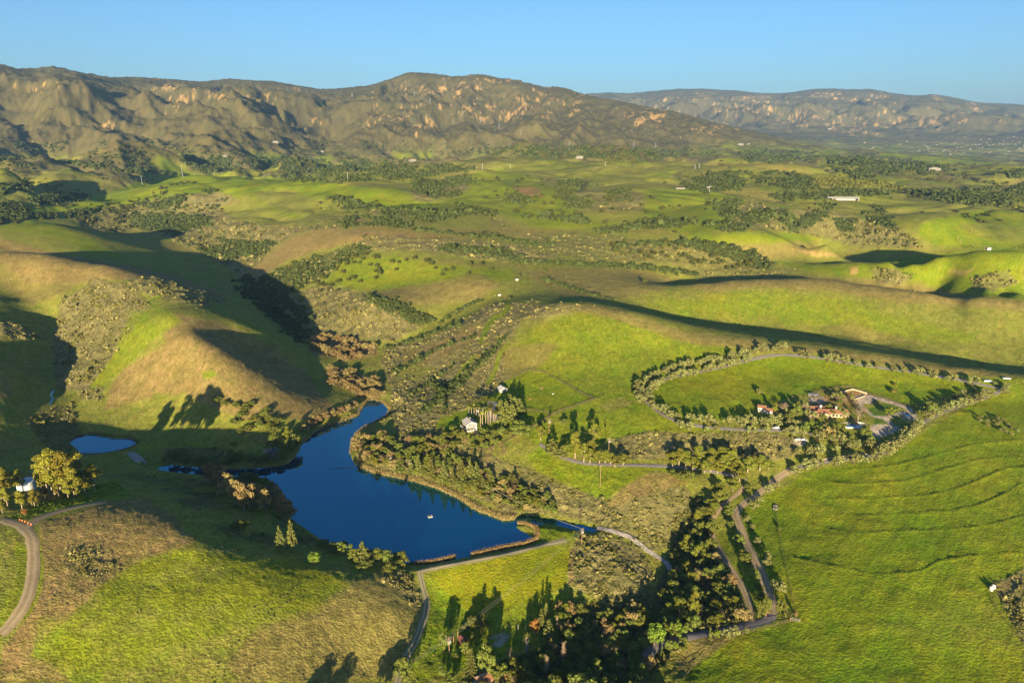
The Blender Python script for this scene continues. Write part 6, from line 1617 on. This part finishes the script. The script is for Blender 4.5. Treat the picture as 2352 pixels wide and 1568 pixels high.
# ---- shed by the near pole, tile-roofed house and tank at the bottom edge
e = tag(empty("pole_shed", site(1063, 1475, .2), R(35)), "small dark red shed half hidden by trees next to the near power pole", "shed")
part("wall", gable_wall(2.8, 3.2, 2.0, .8), M_REDWOOD, e); part("roof", gable_roof(2.8, 3.2, 2.0, .8, .3), M_REDWOOD, e)
e = tag(empty("red_roofed_cottage", site(1110, 1566, .2), R(-62)), "red tile-roofed cottage at the bottom edge among the trees", "house")
part("wall", gable_wall(5.0, 6.0, 2.6, 1.3), M_CREAM, e); rf = part("roof", gable_roof(5.0, 6.0, 2.6, 1.3, .4), M_TILE, e)
part("ridge_cap", box(-.16,.16,-3.3,3.3,4.08,4.22), M_PALESTONE, rf)
e = tag(empty("teal_roofed_tank", site(1100, 1580, .2)), "round tank with dark teal roof cut by the bottom edge", "tank")
V = [(0,0,3.4)] + [(2.8*math.cos(2*math.pi*k/24),2.8*math.sin(2*math.pi*k/24),2.6) for k in range(24)]; part("roof", (V, [(0,1+k,1+(k+1)%24) for k in range(24)]), M_TEAL, e)
V = [(2.7*math.cos(2*math.pi*k/24),2.7*math.sin(2*math.pi*k/24),zz) for zz in (-.3,2.6) for k in range(24)]; part("shell", (V, [(k,(k+1)%24,24+(k+1)%24,24+k) for k in range(24)]), M_STEEL, e)
# ---- homestead
e = tag(empty("tile_roofed_house", site(1905, 953, .2), R(-6)), "long terracotta tile-roofed ranch house with white chimneys in the homestead", "house")
def wing(cx, cy, w, d, h, rise, rz):
    c, s = math.cos(rz), math.sin(rz)
    f = lambda sh: ([(cx + x*c - y*s, cy + x*s + y*c, z) for x, y, z in sh[0]], sh[1])
    return f(gable_wall(w, d, h, rise)), f(gable_roof(w, d, h, rise, .5, .2))
for k, (nm, a) in enumerate([("wing", (0,0,6.4,15.5,2.9,1.5,R(90))), ("wing", (-6.5,5.6,5.0,9.0,2.8,1.2,R(90))), ("wing", (-9.6,-2.0,4.6,8.0,2.6,1.1,R(80))), ("wing", (-4.5,-3.6,4.4,4.6,2.7,1.1,0)), ("wing", (8.6,.6,4.4,4.6,3.1,1.2,R(90)))]):
    wl, rfm = wing(*a); wg = part("wall", wl, M_CREAM, e); part("roof", rfm, M_TILE, wg)
for x, y in ((-5.2, 3.4), (4.2, 1.6)): part("chimney", [box(x-.6,x+.6,y-.6,y+.6,3,5.6), box(x-.75,x+.75,y-.75,y+.75,5.6,5.9)], M_WHITE, e)
for x in (-1.5, 1.2, 3.6, 6.0): window(e, x, -3.2, .8, 1.1, 1.3, 'f', M_WOODD)
for x in (-5.3, -3.7): window(e, x, -5.9, .8, .9, 1.2, 'f', M_WOODD)
part("porch_arch", [box(9.4,9.7,-2.6,-2.3,0,2.6), box(11.2,11.5,-2.6,-2.3,0,2.6), box(9.4,11.5,-2.62,-2.28,2.6,2.9)], M_CREAM, e)
e = tag(empty("white_cottage", site(1756, 945, .2), R(-20)), "white cottage of two blocks with brown tile roofs at the homestead's left end", "house")
for a in ((-1.9,.6,4.0,5.0,3.3,1.0,R(90)), (2.6,-1.2,3.4,4.4,2.4,.9,R(90))):
    wl, rfm = wing(*a); wg = part("wall", wl, M_WHITE, e); part("roof", rfm, M_TILE, wg)
for x, y in ((-3.2,-1.4),(-1.2,-1.4)): window(e, x, y, 1.0, .8, 1.0, 'f', M_WOODD)
window(e, 2.6, -2.9, .8, .9, 1.0, 'f', M_WOODD)
# pool terrace
px, py, pz = hit1(1963, 978)
e = tag(empty("pool_terrace", (px, py, pz + .1), R(-8)), "pale paved pool terrace with curved white wall below the ranch house", "terrace")
part("paving", box(-7.0,7.4,-3.6,5.2,-1.2,.12), M_PALESTONE, e)
cv = [(7.3*math.cos(a)*.98+.2, 4.6*math.sin(a)+1.0) for a in np.linspace(-.75, 1.5, 14)]
ws = []
for (xa, ya), (xb, yb) in zip(cv[:-1], cv[1:]):
    dx, dy = xb-xa, yb-ya; L = math.hypot(dx, dy); nx, ny = -dy/L*.2, dx/L*.2
    ws.append(([(xa-nx,ya-ny,0),(xb-nx,yb-ny,0),(xb+nx,yb+ny,0),(xa+nx,ya+ny,0),(xa-nx,ya-ny,1.1),(xb-nx,yb-ny,1.1),(xb+nx,yb+ny,1.1),(xa+nx,ya+ny,1.1)], box(0,1,0,1,0,1)[1]))
part("curved_wall", ws, M_WHITE, e); part("front_wall", box(-7.0,4.5,-3.75,-3.45,-1.0,.55), M_WHITE, e)
pool = [(3.9*math.cos(a)*(1+.22*math.cos(2*a+.4))-1.2, 1.75*math.sin(a)-1.1, .17) for a in np.linspace(0, 2*math.pi, 30)[:-1]]
part("pool_water", (pool, [tuple(range(29))]), M_BLUE, e)
for k in range(6):
    lx, ly = -6.2 + k * .95, 1.6 + .25 * k; lg = tag(empty("sun_lounger", (px + math.cos(R(-8))*lx - math.sin(R(-8))*ly, py + math.sin(R(-8))*lx + math.cos(R(-8))*ly, pz + .22), R(20)), "white sun lounger, %s from the left beside the pool" % ordinal(k + 1), "sun lounger", "sun loungers beside the pool")
    part("seat", box(-.3,.3,-.7,.5,.25,.33), M_WHITE, lg); part("backrest", ([(-.3,.5,.3),(.3,.5,.3),(.3,.95,.85),(-.3,.95,.85),(-.3,.5,.22),(.3,.5,.22),(.3,.99,.78),(-.3,.99,.78)], [(0,1,2,3),(4,7,6,5),(0,4,5,1),(3,2,6,7),(0,3,7,4),(1,5,6,2)]), M_WHITE, lg)
    for sx in (-.25, .25):
        for sy in (-.6, .4): part("leg", box(sx-.03,sx+.03,sy-.03,sy+.03,-.02,.25), M_WHITE, lg)
bx_, by_ = px + 2.5, py + 5.0
rg = np.random.default_rng(9); dv = rand_unit(70, rg)
import bmesh
def boulder(seed, sx, sy, sz):
    bm = bmesh.new(); bmesh.ops.create_icosphere(bm, subdivisions=3, radius=1.0)
    for v_ in bm.verts:
        f = 1 + .28 * float(pnoise(v_.co.x*1.7 + seed, v_.co.y*1.7 + v_.co.z*1.3, seed)); v_.co = Vector((v_.co.x*sx*f, v_.co.y*sy*f, v_.co.z*sz*f))
    V = [tuple(v_.co) for v_ in bm.verts]; F = [tuple(q.index for q in f.verts) for f in bm.faces]; bm.free(); return V, F
o = link("pool_boulder", mesh_from("pool_boulder", *boulder(3, 2.2, 1.6, 1.7), M_ORANGEROCK, True), None, (bx_, by_, pz + .9)); tag(o, "big orange boulder waterfall at the back of the pool terrace", "boulder")
# arena and low walls
def low_wall(name, P, h, t, mat, label, cat):
    Q = px_line(P, 3); ws = []
    for (xa, ya), (xb, yb) in zip(Q[:-1], Q[1:]):
        dx, dy = xb-xa, yb-ya; L = math.hypot(dx, dy) + 1e-6; nx, ny = -dy/L*t/2, dx/L*t/2; za, zb = float(H(xa, ya)), float(H(xb, yb))
        ws.append(([(xa-nx,ya-ny,za-.4),(xb-nx,yb-ny,zb-.4),(xb+nx,yb+ny,zb-.4),(xa+nx,ya+ny,za-.4),(xa-nx,ya-ny,za+h),(xb-nx,yb-ny,zb+h),(xb+nx,yb+ny,zb+h),(xa+nx,ya+ny,za+h)], box(0,1,0,1,0,1)[1]))
    V, F = join(ws); return tag(link(name, mesh_from(name, V, F, mat)), label, cat)
low_wall("arena_wall", [(1930,902),(1945,898),(1959,895.6),(1975,900),(1991,905)], 1.1, .5, M_CREAM, "low cream wall along the top of the brown riding arena", "wall")
low_wall("garden_wall", [(1962,918),(1975,914),(1986,910)], .8, .5, M_CREAM, "short cream garden wall between arena and paved court", "wall")
low_wall("drive_kerb", [(2000,1014),(2015,1019),(2035,1019),(2055,1012)], .5, .4, M_CREAM, "cream kerb wall round the bend below the gravel circle", "wall")
low_wall("lower_kerb", [(1858,1063),(1900,1053),(1950,1046),(1990,1043)], .4, .4, M_CREAM, "cream kerb wall on the upper side of the entry drive", "wall")
low_wall("lawn_border", [(2035,948),(2050,943),(2066,938)], .5, 1.2, M_SHRUBG, "clipped hedge border at the lower lawn edge", "hedge")
e = tag(empty("spa_tub", site(2085, 955)), "white square garden fountain on the gravel right of the lawn", "fountain")
part("rim", [box(-2.4,2.4,-1.5,-1.1,0,.5), box(-2.4,2.4,1.1,1.5,0,.5), box(-2.4,-2.0,-1.1,1.1,0,.5), box(2.0,2.4,-1.1,1.1,0,.5)], M_WHITE, e); part("basin", box(-2.0,2.0,-1.1,1.1,0,.3), M_BLUE, e)
e = tag(empty("shade_roof", site(1868, 912, 0), R(-12)), "low pale metal shade roof behind the homestead yard", "shelter")
part("roof", box(-3.4,3.4,-1.6,1.6,2.2,2.35), M_ROOFW, e)
for sx in (-3.2, 3.2):
    for sy in (-1.4, 1.4): part("post", box(sx-.07,sx+.07,sy-.07,sy+.07,-.3,2.2), M_STEEL, e)

def car(u, v, rz, mat, label, long=4.4):
    e = tag(empty("parked_car", site(u, v), rz), label, "car")
    a = long / 2
    part("body", [box(-a,a,-.88,.88,.35,.95), ([(-a*.75,-.8,.95),(a*.45,-.8,.95),(a*.45,.8,.95),(-a*.75,.8,.95),(-a*.6,-.68,1.5),(a*.15,-.68,1.5),(a*.15,.68,1.5),(-a*.6,.68,1.5)], box(0,1,0,1,0,1)[1])], mat, e)
    part("windscreen", ([(a*.47,-.7,.98),(a*.47,.7,.98),(a*.19,.6,1.47),(a*.19,-.6,1.47)], [(0,1,2,3)]), M_GLASS, e)
    for sx in (-a*.62, a*.62):
        for sy in (-.86, .86):
            V, F = tube([(sx, sy-.1, .34), (sx, sy+.1, .34)], [.34, .34], 12); part("wheel", (V, F), M_TYRE, e)
    return e
car(1782, 984, R(170), M_CAR, "white car parked under the olives of the lower drive")
car(1868, 948, R(10), M_CARD, "blue-grey car parked at the ranch house's left wing")
car(1832, 1011, R(30), M_CAR, "white pickup-sized vehicle at the brush edge below the drive", 5.4)
car(1846, 1012, R(-10), M_CAR, "small white car at the brush edge, right of the bigger one", 3.6)
# ---- farm buildings and tanks far off
e = tag(empty("long_white_shed", site(1914, 459, .5), R(-4)), "very long white-roofed open shed on the far brown flat", "shed")
part("roof", gable_roof(15, 86, 4.2, 1.6, 1.0, .4), M_ROOFW, e).rotation_euler = (0, 0, R(90))
part("back_wall", box(-43,43,6.6,7.0,-1,4.2), M_WHITE, e)
for k in range(13): part("post", box(-42+7*k-.2,-42+7*k+.2,-7.2,-6.8,-1,4.2), M_STEEL, e)
part("end_wall", box(42.5,43,-7,6.6,-1,4.2), M_WHITE, e)
e = tag(empty("white_water_tank", site(2270, 574, .2)), "white box-like water tank alone on the green hill at the right", "tank")
part("shell", box(-2.5,2.5,-1.8,1.8,0,3.4), M_WHITE, e); part("roof", box(-2.6,2.6,-1.9,1.9,3.4,3.6), M_ROOFG, e)
def trailer(name, u, v, L, W, h, rz, mat, label):
    e = tag(empty(name, site(u, v), rz), label, "trailer")
    part("body", ([(-L/2,-W/2,.5),(L/2,-W/2,.5),(L/2,W/2,.5),(-L/2,W/2,.5),(-L/2+.2,-W/2,h),(L/2-.5,-W/2,h),(L/2-.5,W/2,h),(-L/2+.2,W/2,h)], box(0,1,0,1,0,1)[1]), mat, e)
    for sx in (-.7, .7):
        for sy in (-W/2, W/2): part("wheel", tube([(sx,sy-.12,.35),(sx,sy+.12,.35)], [.35,.35], 10), M_TYRE, e)
    part("hitch", box(L/2,L/2+1.0,-.08,.08,.5,.6), M_STEEL, e)
trailer("flat_trailer", 2268, 877, 5.5, 2.2, 1.5, R(-10), M_TANK, "blue-white covered trailer at the top right bend of the avenue")
trailer("box_trailer", 2311, 871, 5.5, 2.2, 1.3, R(-8), M_CAR, "long white low trailer by itself right of the avenue bend")
trailer("horse_trailer", 1562, 435, 18, 6, 3.2, R(3), M_FARWHITE, "long white roofed farm trailer on the far green crest")
# ---- valley and hillside houses
def far_house(u, v, w, d, h, rz, wm, rm, label, group="scattered houses of the far valley"):
    x, y, z = hit1(u, v)
    e = tag(empty("valley_house", (x, y, z - 1.0), rz), label, "house", group)
    part("wall", gable_wall(w, d, h, h * .35), wm, e); part("roof", gable_roof(w, d, h, h * .35, .8, .3), rm, e)
RH = np.random.default_rng(44)
for u, v, w, lab in [(520,361,22,"white house on the terraced foothill left of centre"),(635,329,26,"white house high on the left foothill spur"),(740,350,20,"white house above the left foothill woods"),(947,371,26,"white house with red roof among the dark trees below the mountain"),(1701,334,30,"long pale building at the foot of the mountain's right end"),(1718,332,18,"taller white building at the foot of the mountain's right end"),(2145,393,30,"white house on the far brown slope below the wooded ridge"),(1905,298,40,"pale house high on the far mountain slope"),(1330,364,22,"pale tan building below the mountain's middle"),(1629,433,14,"small white house on the green ridge left of the long shed")]:
    far_house(u, v, w, w * .55, w * .3, RH.uniform(-.5, .5), M_FARWHITE, M_TILE if "red" in lab else M_FARWHITE, lab, None)
for k, (u, v) in enumerate(in_poly_px([(2080,340),(2200,326),(2352,312),(2352,352),(2250,356),(2120,354)], 75, RH, 5) + in_poly_px([(1960,330),(2090,322),(2090,338),(1980,345)], 8, RH, 5)):
    w = RH.uniform(9, 19); far_house(u, v, w, w * .6, w * .28, RH.uniform(-1.5, 1.5), (M_FARWHITE, M_CREAM)[k % 2], (M_FARWHITE, M_TILE, M_DARKROOF)[k % 3], "tiny pale house in the hazy valley town at the far right")

# ---------------------------------------------------------------- poles, wires, towers
def pole(u, vb, vt, label, arms=1, transf=False, group=None, az=R(40), rad=.16, mat=None, steel=False):
    x, y, z = hit1(u, vb); h = max(3.0, height_for(x, y, z, vt))
    e = tag(empty("utility_pole", (x, y, z), az), label, "power pole", group)
    part("post", tube([(0,0,-.5),(0,0,h*.5),(0,0,h)], [rad,rad*.85,rad*.65], 8), mat or M_POLE, e)
    for k in range(arms):
        zz = h - .4 - k * 1.0
        a = part("crossarm", box(-1.2,1.2,-.14,-.02,zz,zz+.14) if not steel else box(-2.2,2.2,-.2,0,zz-2,zz-1.7), mat or M_POLE, e)
        part("insulator", [box(sx-.06,sx+.06,-.13,-.03,zz+.14,zz+.36) for sx in (-1.1,-.4,.4,1.1)], M_WHITE, a)
    if transf:
        for sx in (-.55, .0, .55): part("transformer", tube([(sx,-.38,h-2.6),(sx,-.38,h-1.5)], [.27,.27], 10), M_STEEL, e)
    return Vector((x, y, z + h - .2))
WA = pole(1032, 1502, 1463, "nearest brown power pole with cross arms and grey transformers at the bottom", 2, True)
WB = pole(1336, 1250, 1213, "brown power pole with white transformers beside the dam's right end", 2, True)
WC = pole(1133, 1144, 1121, "brown power pole among brush on the lake's right shore", 1)
WD = pole(942, 1084, 1056, "power pole between the pines on the lake's right shore", 1, True)
WE = pole(897, 1064, 1045, "power pole with pale transformer at the rounded lake point", 1, True)
WF = pole(1378, 1120, 1069, "tall thin dark pole in the green meadow right of the pines", 1)
WG = pole(1261, 995, 962, "power pole with transformer beside the wide oak", 2, True)
WH = pole(1397, 1058, 1006, "tall power pole among the eucalyptuses of the lower drive", 2, True)
WI = pole(1333, 1193, 1166, "dark pole in the brush above the narrow lake outlet", 1)
pole(1052, 1464, 1450, "bare brown pole stub behind the near power pole", 0, rad=.2)
pole(1042, 1473, 1465, "short brown post right of the near power pole", 0, rad=.2)
pole(1190, 1446, 1441, "thin white marker post in the shaded meadow", 0, rad=.08, mat=M_WHITE)
for u, vb, vt, lab in [(327,425,403,"white steel pole on the left green ridge, left of two"),(420,407,378,"white steel pole on the left green ridge, right and taller of two"),(799,415,395,"white steel pole at the end of the long green ridge"),(1108,390,375,"pale steel pole on the central green hilltop"),(1094,390,382,"short pale pole left of the one on the central hilltop"),(1172,388,377,"pale pole right of the central hilltop"),(1390,382,371,"pale pole below the mountain's right half"),(1629,443,434,"pale pole on the right green ridge")]:
    pole(u, vb, vt, lab, 1, rad=.5, mat=M_STEEL, steel=True, az=0)
for u, vb, vt, lab in [(2199,552,541,"upper wooden pole on the bright green hill at the right"),(2231,535,525,"far wooden pole on the bright green hill at the right"),(2206,560,550,"lower wooden pole on the bright green hill at the right"),(2261,575,565,"wooden pole left of the white tank")]:
    pole(u, vb, vt, lab, 1, rad=.3)
def wire(name, a, b, sag, label, group, r=.02):
    P = [a.lerp(b, t) - Vector((0, 0, 4 * sag * t * (1 - t))) for t in np.linspace(0, 1, 15)]
    V, F = tube([tuple(p) for p in P], [r] * 15, 4); return tag(link(name, mesh_from(name, V, F, M_WIRE)), label, "power line", group)
outside = Vector((WA.x - 60, WA.y - 62, WA.z + 3))
for s_, k in ((-.9, "left"), (.0, "middle"), (.9, "right")):
    off = Vector((s_ * .75, -s_ * .65, 0))
    wire("power_line", WA + off, WB + off, 1.6, "%s of three power lines from the near pole across the meadow to the dam pole" % k, "power lines over the dam meadow", .02)
    wire("power_line", WA + off, outside + off, 1.2, "%s of three power lines from the near pole out past the bottom edge" % k, "power lines at the bottom edge", .02)
    wire("power_line", WB + off, WC + off, 1.6, "%s of three power lines from the dam pole over the narrow outlet" % k, "power lines over the lake outlet", .02)
for a, b, lab in ((WC, WD, "power line between the lakeside brush pole and the pine-side pole"), (WD, WE, "power line between the pine-side pole and the rounded-point pole"), (WB, WI, "power line from the dam pole up to the brush pole"), (WG, WH, "power line between the two poles along the lower drive"), (WI, WF, "power line from the brush pole to the tall meadow pole")):
    wire("power_line", a, b, 1.2, lab, None)
def tower(u, vb, vt, label):
    x, y, z = hit1(u, vb); h = max(12.0, height_for(x, y, z, vt)); b = h * .13; r = max(.22, math.hypot(x, y) / 9500)
    e = tag(empty("transmission_tower", (x, y, z - 1)), label, "pylon", "lattice towers on the mountain")
    lg = []
    for sx in (-1, 1):
        for sy in (-1, 1): part("leg", tube([(sx*b,sy*b,0),(sx*b*.35,sy*b*.35,h*.6),(sx*b*.2,sy*b*.2,h)], [r,r*.9,r*.6], 4), M_STEEL, e)
    br = []
    for k in range(6):
        z0, z1 = h*k/7, h*(k+1)/7; w0, w1 = b*(1-.65*min(1,z0/(h*.6))), b*(1-.65*min(1,z1/(h*.6)))
        for sy in (-1, 1): br += [tube([(-w0,sy*w0,z0),(w1,sy*w1,z1)], [r*.5,r*.5], 3), tube([(w0,sy*w0,z0),(-w1,sy*w1,z1)], [r*.5,r*.5], 3)]
    part("bracing", br, M_STEEL, e)
    part("crossarm", [tube([(-h*.2,0,h*f),(h*.2,0,h*f)], [r*.7,r*.7], 4) for f in (.72,.84,.96)], M_STEEL, e)
for u, vb, vt, lab in [(952,220,211,"pylon highest under the mountain's top"),(988,239,225,"pylon between rock faces on the upper mountain"),(1104,283,269,"pylon on the middle of the mountain face, left of three"),(1147,297,283,"pylon on the middle of the mountain face, second of three"),(1196,311,298,"pylon on the middle of the mountain face, lowest of three"),(1064,262,254,"small pylon left of the three on the mountain face"),(1455,338,325,"large pylon at the foot of the mountain's right half"),(1505,339,328,"pylon right of the large one at the mountain's foot"),(809,223,213,"pylon on the mountain's left shoulder"),(1307,334,325,"pylon at the mountain's foot near the middle"),(1596,388,378,"pylon on the flat beyond the right foothills, left of two"),(1606,386,375,"pylon on the flat beyond the right foothills, right of two")]:
    tower(u, vb, vt, lab)

# ---------------------------------------------------------------- fences
def fence(P, label, h=1.25, step=3.2, rails=3, pm=None, r=.09):
    Q = px_line(P, 4); seg = np.linalg.norm(np.diff(Q, axis=0), axis=1); s = np.concatenate([[0], np.cumsum(seg)])
    n = max(2, min(95, int(s[-1] / step))); d = np.linspace(0, s[-1], n + 1); X = np.interp(d, s, Q[:, 0]); Y = np.interp(d, s, Q[:, 1]); Zf = H(X, Y)
    e = tag(empty("fence", (X[0], Y[0], Zf[0])), label, "fence")
    pmesh = mesh_from("post", *box(-r,r,-r,r,-.3,h+.1), pm or M_WOODD)
    for i in range(n + 1):
        o = link("post", pmesh, e); o.location = (X[i]-X[0], Y[i]-Y[0], Zf[i]-Zf[0])
    for k in range(rails):
        zz = h * (k + 1) / rails - .08; sh = []
        for i in range(n):
            a = np.array([X[i]-X[0],Y[i]-Y[0],Zf[i]-Zf[0]+zz]); b = np.array([X[i+1]-X[0],Y[i+1]-Y[0],Zf[i+1]-Zf[0]+zz])
            t = b - a; nn = np.array([-t[1],t[0],0]); nn /= np.linalg.norm(nn)+1e-9; nn *= r*.45; up = np.array([0,0,r*.75])
            sh.append(([tuple(q) for q in (a-nn-up,b-nn-up,b+nn-up,a+nn-up,a-nn+up,b-nn+up,b+nn+up,a+nn+up)], box(0,1,0,1,0,1)[1]))
        part("rail", sh, pm or M_WOODD, e)
fence([(1161,874),(1185,863),(1214,851),(1232,852),(1251,856),(1297,881),(1331,901),(1366,917)], "dark wooden rail fence over the top of the house meadow")
fence([(1366,917),(1317,934),(1274,949),(1254,962),(1220,982)], "dark wooden rail fence down the right side of the house meadow")
fence([(1201,942),(1235,945),(1273,950)], "thin cross fence inside the house meadow", rails=2)
fence([(1010,982),(1047,995),(1060,1004),(1075,1014),(1095,1028),(1110,1037),(1122,1032),(1132,1027)], "wooden rail fence on the bank below the white house")
fence([(1157,1019),(1175,1007),(1192,997)], "short wooden rail fence below the wide oak")
fence([(1864,905),(1910,897),(1952,889),(1972,897),(1991,905),(2040,921),(2090,938)], "tall dark fence between homestead and paddock", h=1.8, rails=4)
fence([(1779,1155),(1785,1195),(1790,1230),(1806,1300),(1822,1385),(1829,1425)], "thin post and wire fence along the field's left edge", step=5, rails=2, r=.07)
fence([(1829,1425),(1780,1437),(1700,1460),(1620,1500),(1570,1560)], "thin post and wire fence along the field's lower corner", step=5, rails=2, r=.07)
fence([(2270,1350),(2290,1400),(2320,1440),(2352,1480)], "fence down the brush corner at the right edge", step=5, rails=2, r=.07)
e = tag(empty("field_gate", site(1826, 1426), R(-15)), "pale metal gate at the field's lower left corner", "gate")
part("frame", [box(-1.8,1.8,-.03,.03,zz,zz+.06) for zz in (.2,.5,.8,1.1,1.35)] + [box(-1.8,-1.74,-.03,.03,.2,1.4), box(1.74,1.8,-.03,.03,.2,1.4)], M_STEEL, e)
for sx in (-1.95, 1.95): part("gate_post", box(sx-.1,sx+.1,-.1,.1,-.3,1.6), M_POLE, e)

# ---------------------------------------------------------------- small things
x, y, _z = *px_plane([(988, 1186)], 0.0)[0], 0
e = tag(empty("swim_raft", (x, y, 0), R(20)), "small pale wooden raft floating in the middle of the lake", "raft")
part("deck", [box(-1.3,1.3,-1.0+.34*k,-1.0+.34*k+.3,.32,.40) for k in range(6)], M_PALESTONE, e)
for sy in (-.8, .8): part("float", tube([(-1.25,sy,.12),(1.25,sy,.12)], [.22,.22], 8), M_WHITE, e)
part("bench", [box(-.9,.3,.2,.6,.62,.70), box(-.85,-.75,.25,.55,.4,.62), box(.15,.25,.25,.55,.4,.62)], M_WOODD, e)
bp = px_plane([(757,1077),(775,1075.5),(795,1074),(816,1071)], 0.0)
V, F = tube([(bx, by, .05) for bx, by in smooth_line(bp, 6)], [.17] * (len(bp) * 6 - 5), 6); tag(link("floating_boom", mesh_from("floating_boom", V, F, M_DARKROOF)), "thin dark floating boom lying across the lake off the rounded point", "boom")
V_c = tube([(0,0,.04),(0,0,.75)], [.20,.04], 10); V_b = box(-.24,.24,-.24,.24,0,.04); V_s = tube([(0,0,.38),(0,0,.54)], [.135,.095], 10)
cone_b = mesh_from("body", *join([V_c, V_b]), M_ORANGECONE); cone_s = mesh_from("stripe", *V_s, M_WHITE)
for u, v, lab in [(46,1195,"farthest orange traffic cone of the row at the dirt road fork"),(51.5,1197,"second farthest orange traffic cone at the dirt road fork"),(58,1199,"middle orange traffic cone of the row at the dirt road fork"),(65,1202,"second nearest orange traffic cone at the dirt road fork"),(72,1205.5,"nearest orange traffic cone of the row at the dirt road fork"),(1763,1406,"upper orange traffic cone where the dirt road meets the paved road"),(1759,1412,"lower orange traffic cone where the dirt road meets the paved road")]:
    e = tag(empty("traffic_cone", site(u, v)), lab, "traffic cone", "traffic cones"); e.scale = (1.2, 1.2, 1.2); e.location.z += .16; link("body", cone_b, e); link("stripe", cone_s, e)
for u, v, lab in [(1781,1163,"upper of two white oval troughs in the green field corner"),(1781,1169,"lower of two white oval troughs in the green field corner")]:
    e = tag(empty("water_trough", site(u, v)), lab, "trough")
    ring = lambda r, z: [(r*1.3*math.cos(2*math.pi*k/20), r*.75*math.sin(2*math.pi*k/20), z) for k in range(20)]
    V = ring(1,-.2)+ring(1.08,.7)+ring(.95,.7)+ring(.9,.15); F = [(j*20+k,j*20+(k+1)%20,(j+1)*20+(k+1)%20,(j+1)*20+k) for j in range(3) for k in range(20)] + [tuple(60+k for k in range(20))]
    part("tub", (V, F), M_FARWHITE, e)
for u, v, lab in [(2276,1354,"lower left of two white tanks at the brush corner"),(2281,1350,"upper right of two white tanks at the brush corner")]:
    e = tag(empty("field_tank", site(u, v)), lab, "tank")
    part("shell", tube([(0,0,-.2),(0,0,1.6),(0,0,1.75),(0,0,1.9)], [.85,.85,.7,.25], 14), M_WHITE, e); part("cap", tube([(0,0,1.9),(0,0,2.0)], [.25,.25], 10), M_WHITE, e)
for u, v, lab in [(1187,644,"white trough shed on the pasture above the mown path"),(1147,679,"white and red trough shed beside the mown path"),(1270,905,"small white post box in the house meadow")]:
    e = tag(empty("pasture_shed", site(u, v), R(20)), lab, "shed")
    s_ = 1.0 if v < 800 else .35
    part("wall", box(-1.5*s_,1.5*s_,-1*s_,1*s_,0,1.8*s_), M_WHITE, e); part("roof", box(-1.7*s_,1.7*s_,-1.2*s_,1.2*s_,1.8*s_,2.0*s_), M_TILE if "red" in lab else M_ROOFW, e)
# cattle grazing on the bright green hill
cowb = None
def cow_mesh():
    pts = [((-1.0,0,1.0),.34),((-.3,0,.98),.42),((.45,0,1.0),.38),((.95,0,1.12),.26),((1.3,0,.85),.17),((1.5,0,.55),.13)]
    sh = [tube([p for p, r in pts], [r for p, r in pts], 8)]
    for sx in (-.85, .7):
        for sy in (-.2, .2): sh.append(tube([(sx,sy,.9),(sx+.03,sy,.45),(sx,sy,-.02)], [.15,.09,.07], 6))
    sh.append(tube([(-1.3,0,1.1),(-1.42,0,.5)], [.05,.03], 4)); return join(sh)
cm = mesh_from("cow", *cow_mesh(), flat_material("dark_hide", (.05,.03,.02), .9, 0.0), True)
for k, (u, v) in enumerate([(2216,568),(2222,569),(2210,565),(2228,566),(2235,569)]):
    o = link("cow", cm); o.location = site(u, v); o.rotation_euler = (0, 0, k * 1.3); tag(o, "dark cow grazing on the bright green hill at the right", "cow", "cattle on the bright green hill")

# ---------------------------------------------------------------- the air
hz = bpy.data.materials.new("haze_air"); hz.use_nodes = True
nt = hz.node_tree; nt.nodes.clear()
out = nt.nodes.new("ShaderNodeOutputMaterial"); pv = nt.nodes.new("ShaderNodeVolumePrincipled")
pv.inputs["Color"].default_value = (.30, .58, 1.0, 1); pv.inputs["Density"].default_value = 3.6e-5; pv.inputs["Anisotropy"].default_value = 0.1
nt.links.new(pv.outputs[0], out.inputs["Volume"])
top = float(Z.max()) + 60; bot = float(Z.min()) - 1.0
me = mesh_from("haze", *box(-15500, 15500, -120, 17400, bot, top), hz)
tag(link("haze", me), kind="stuff")
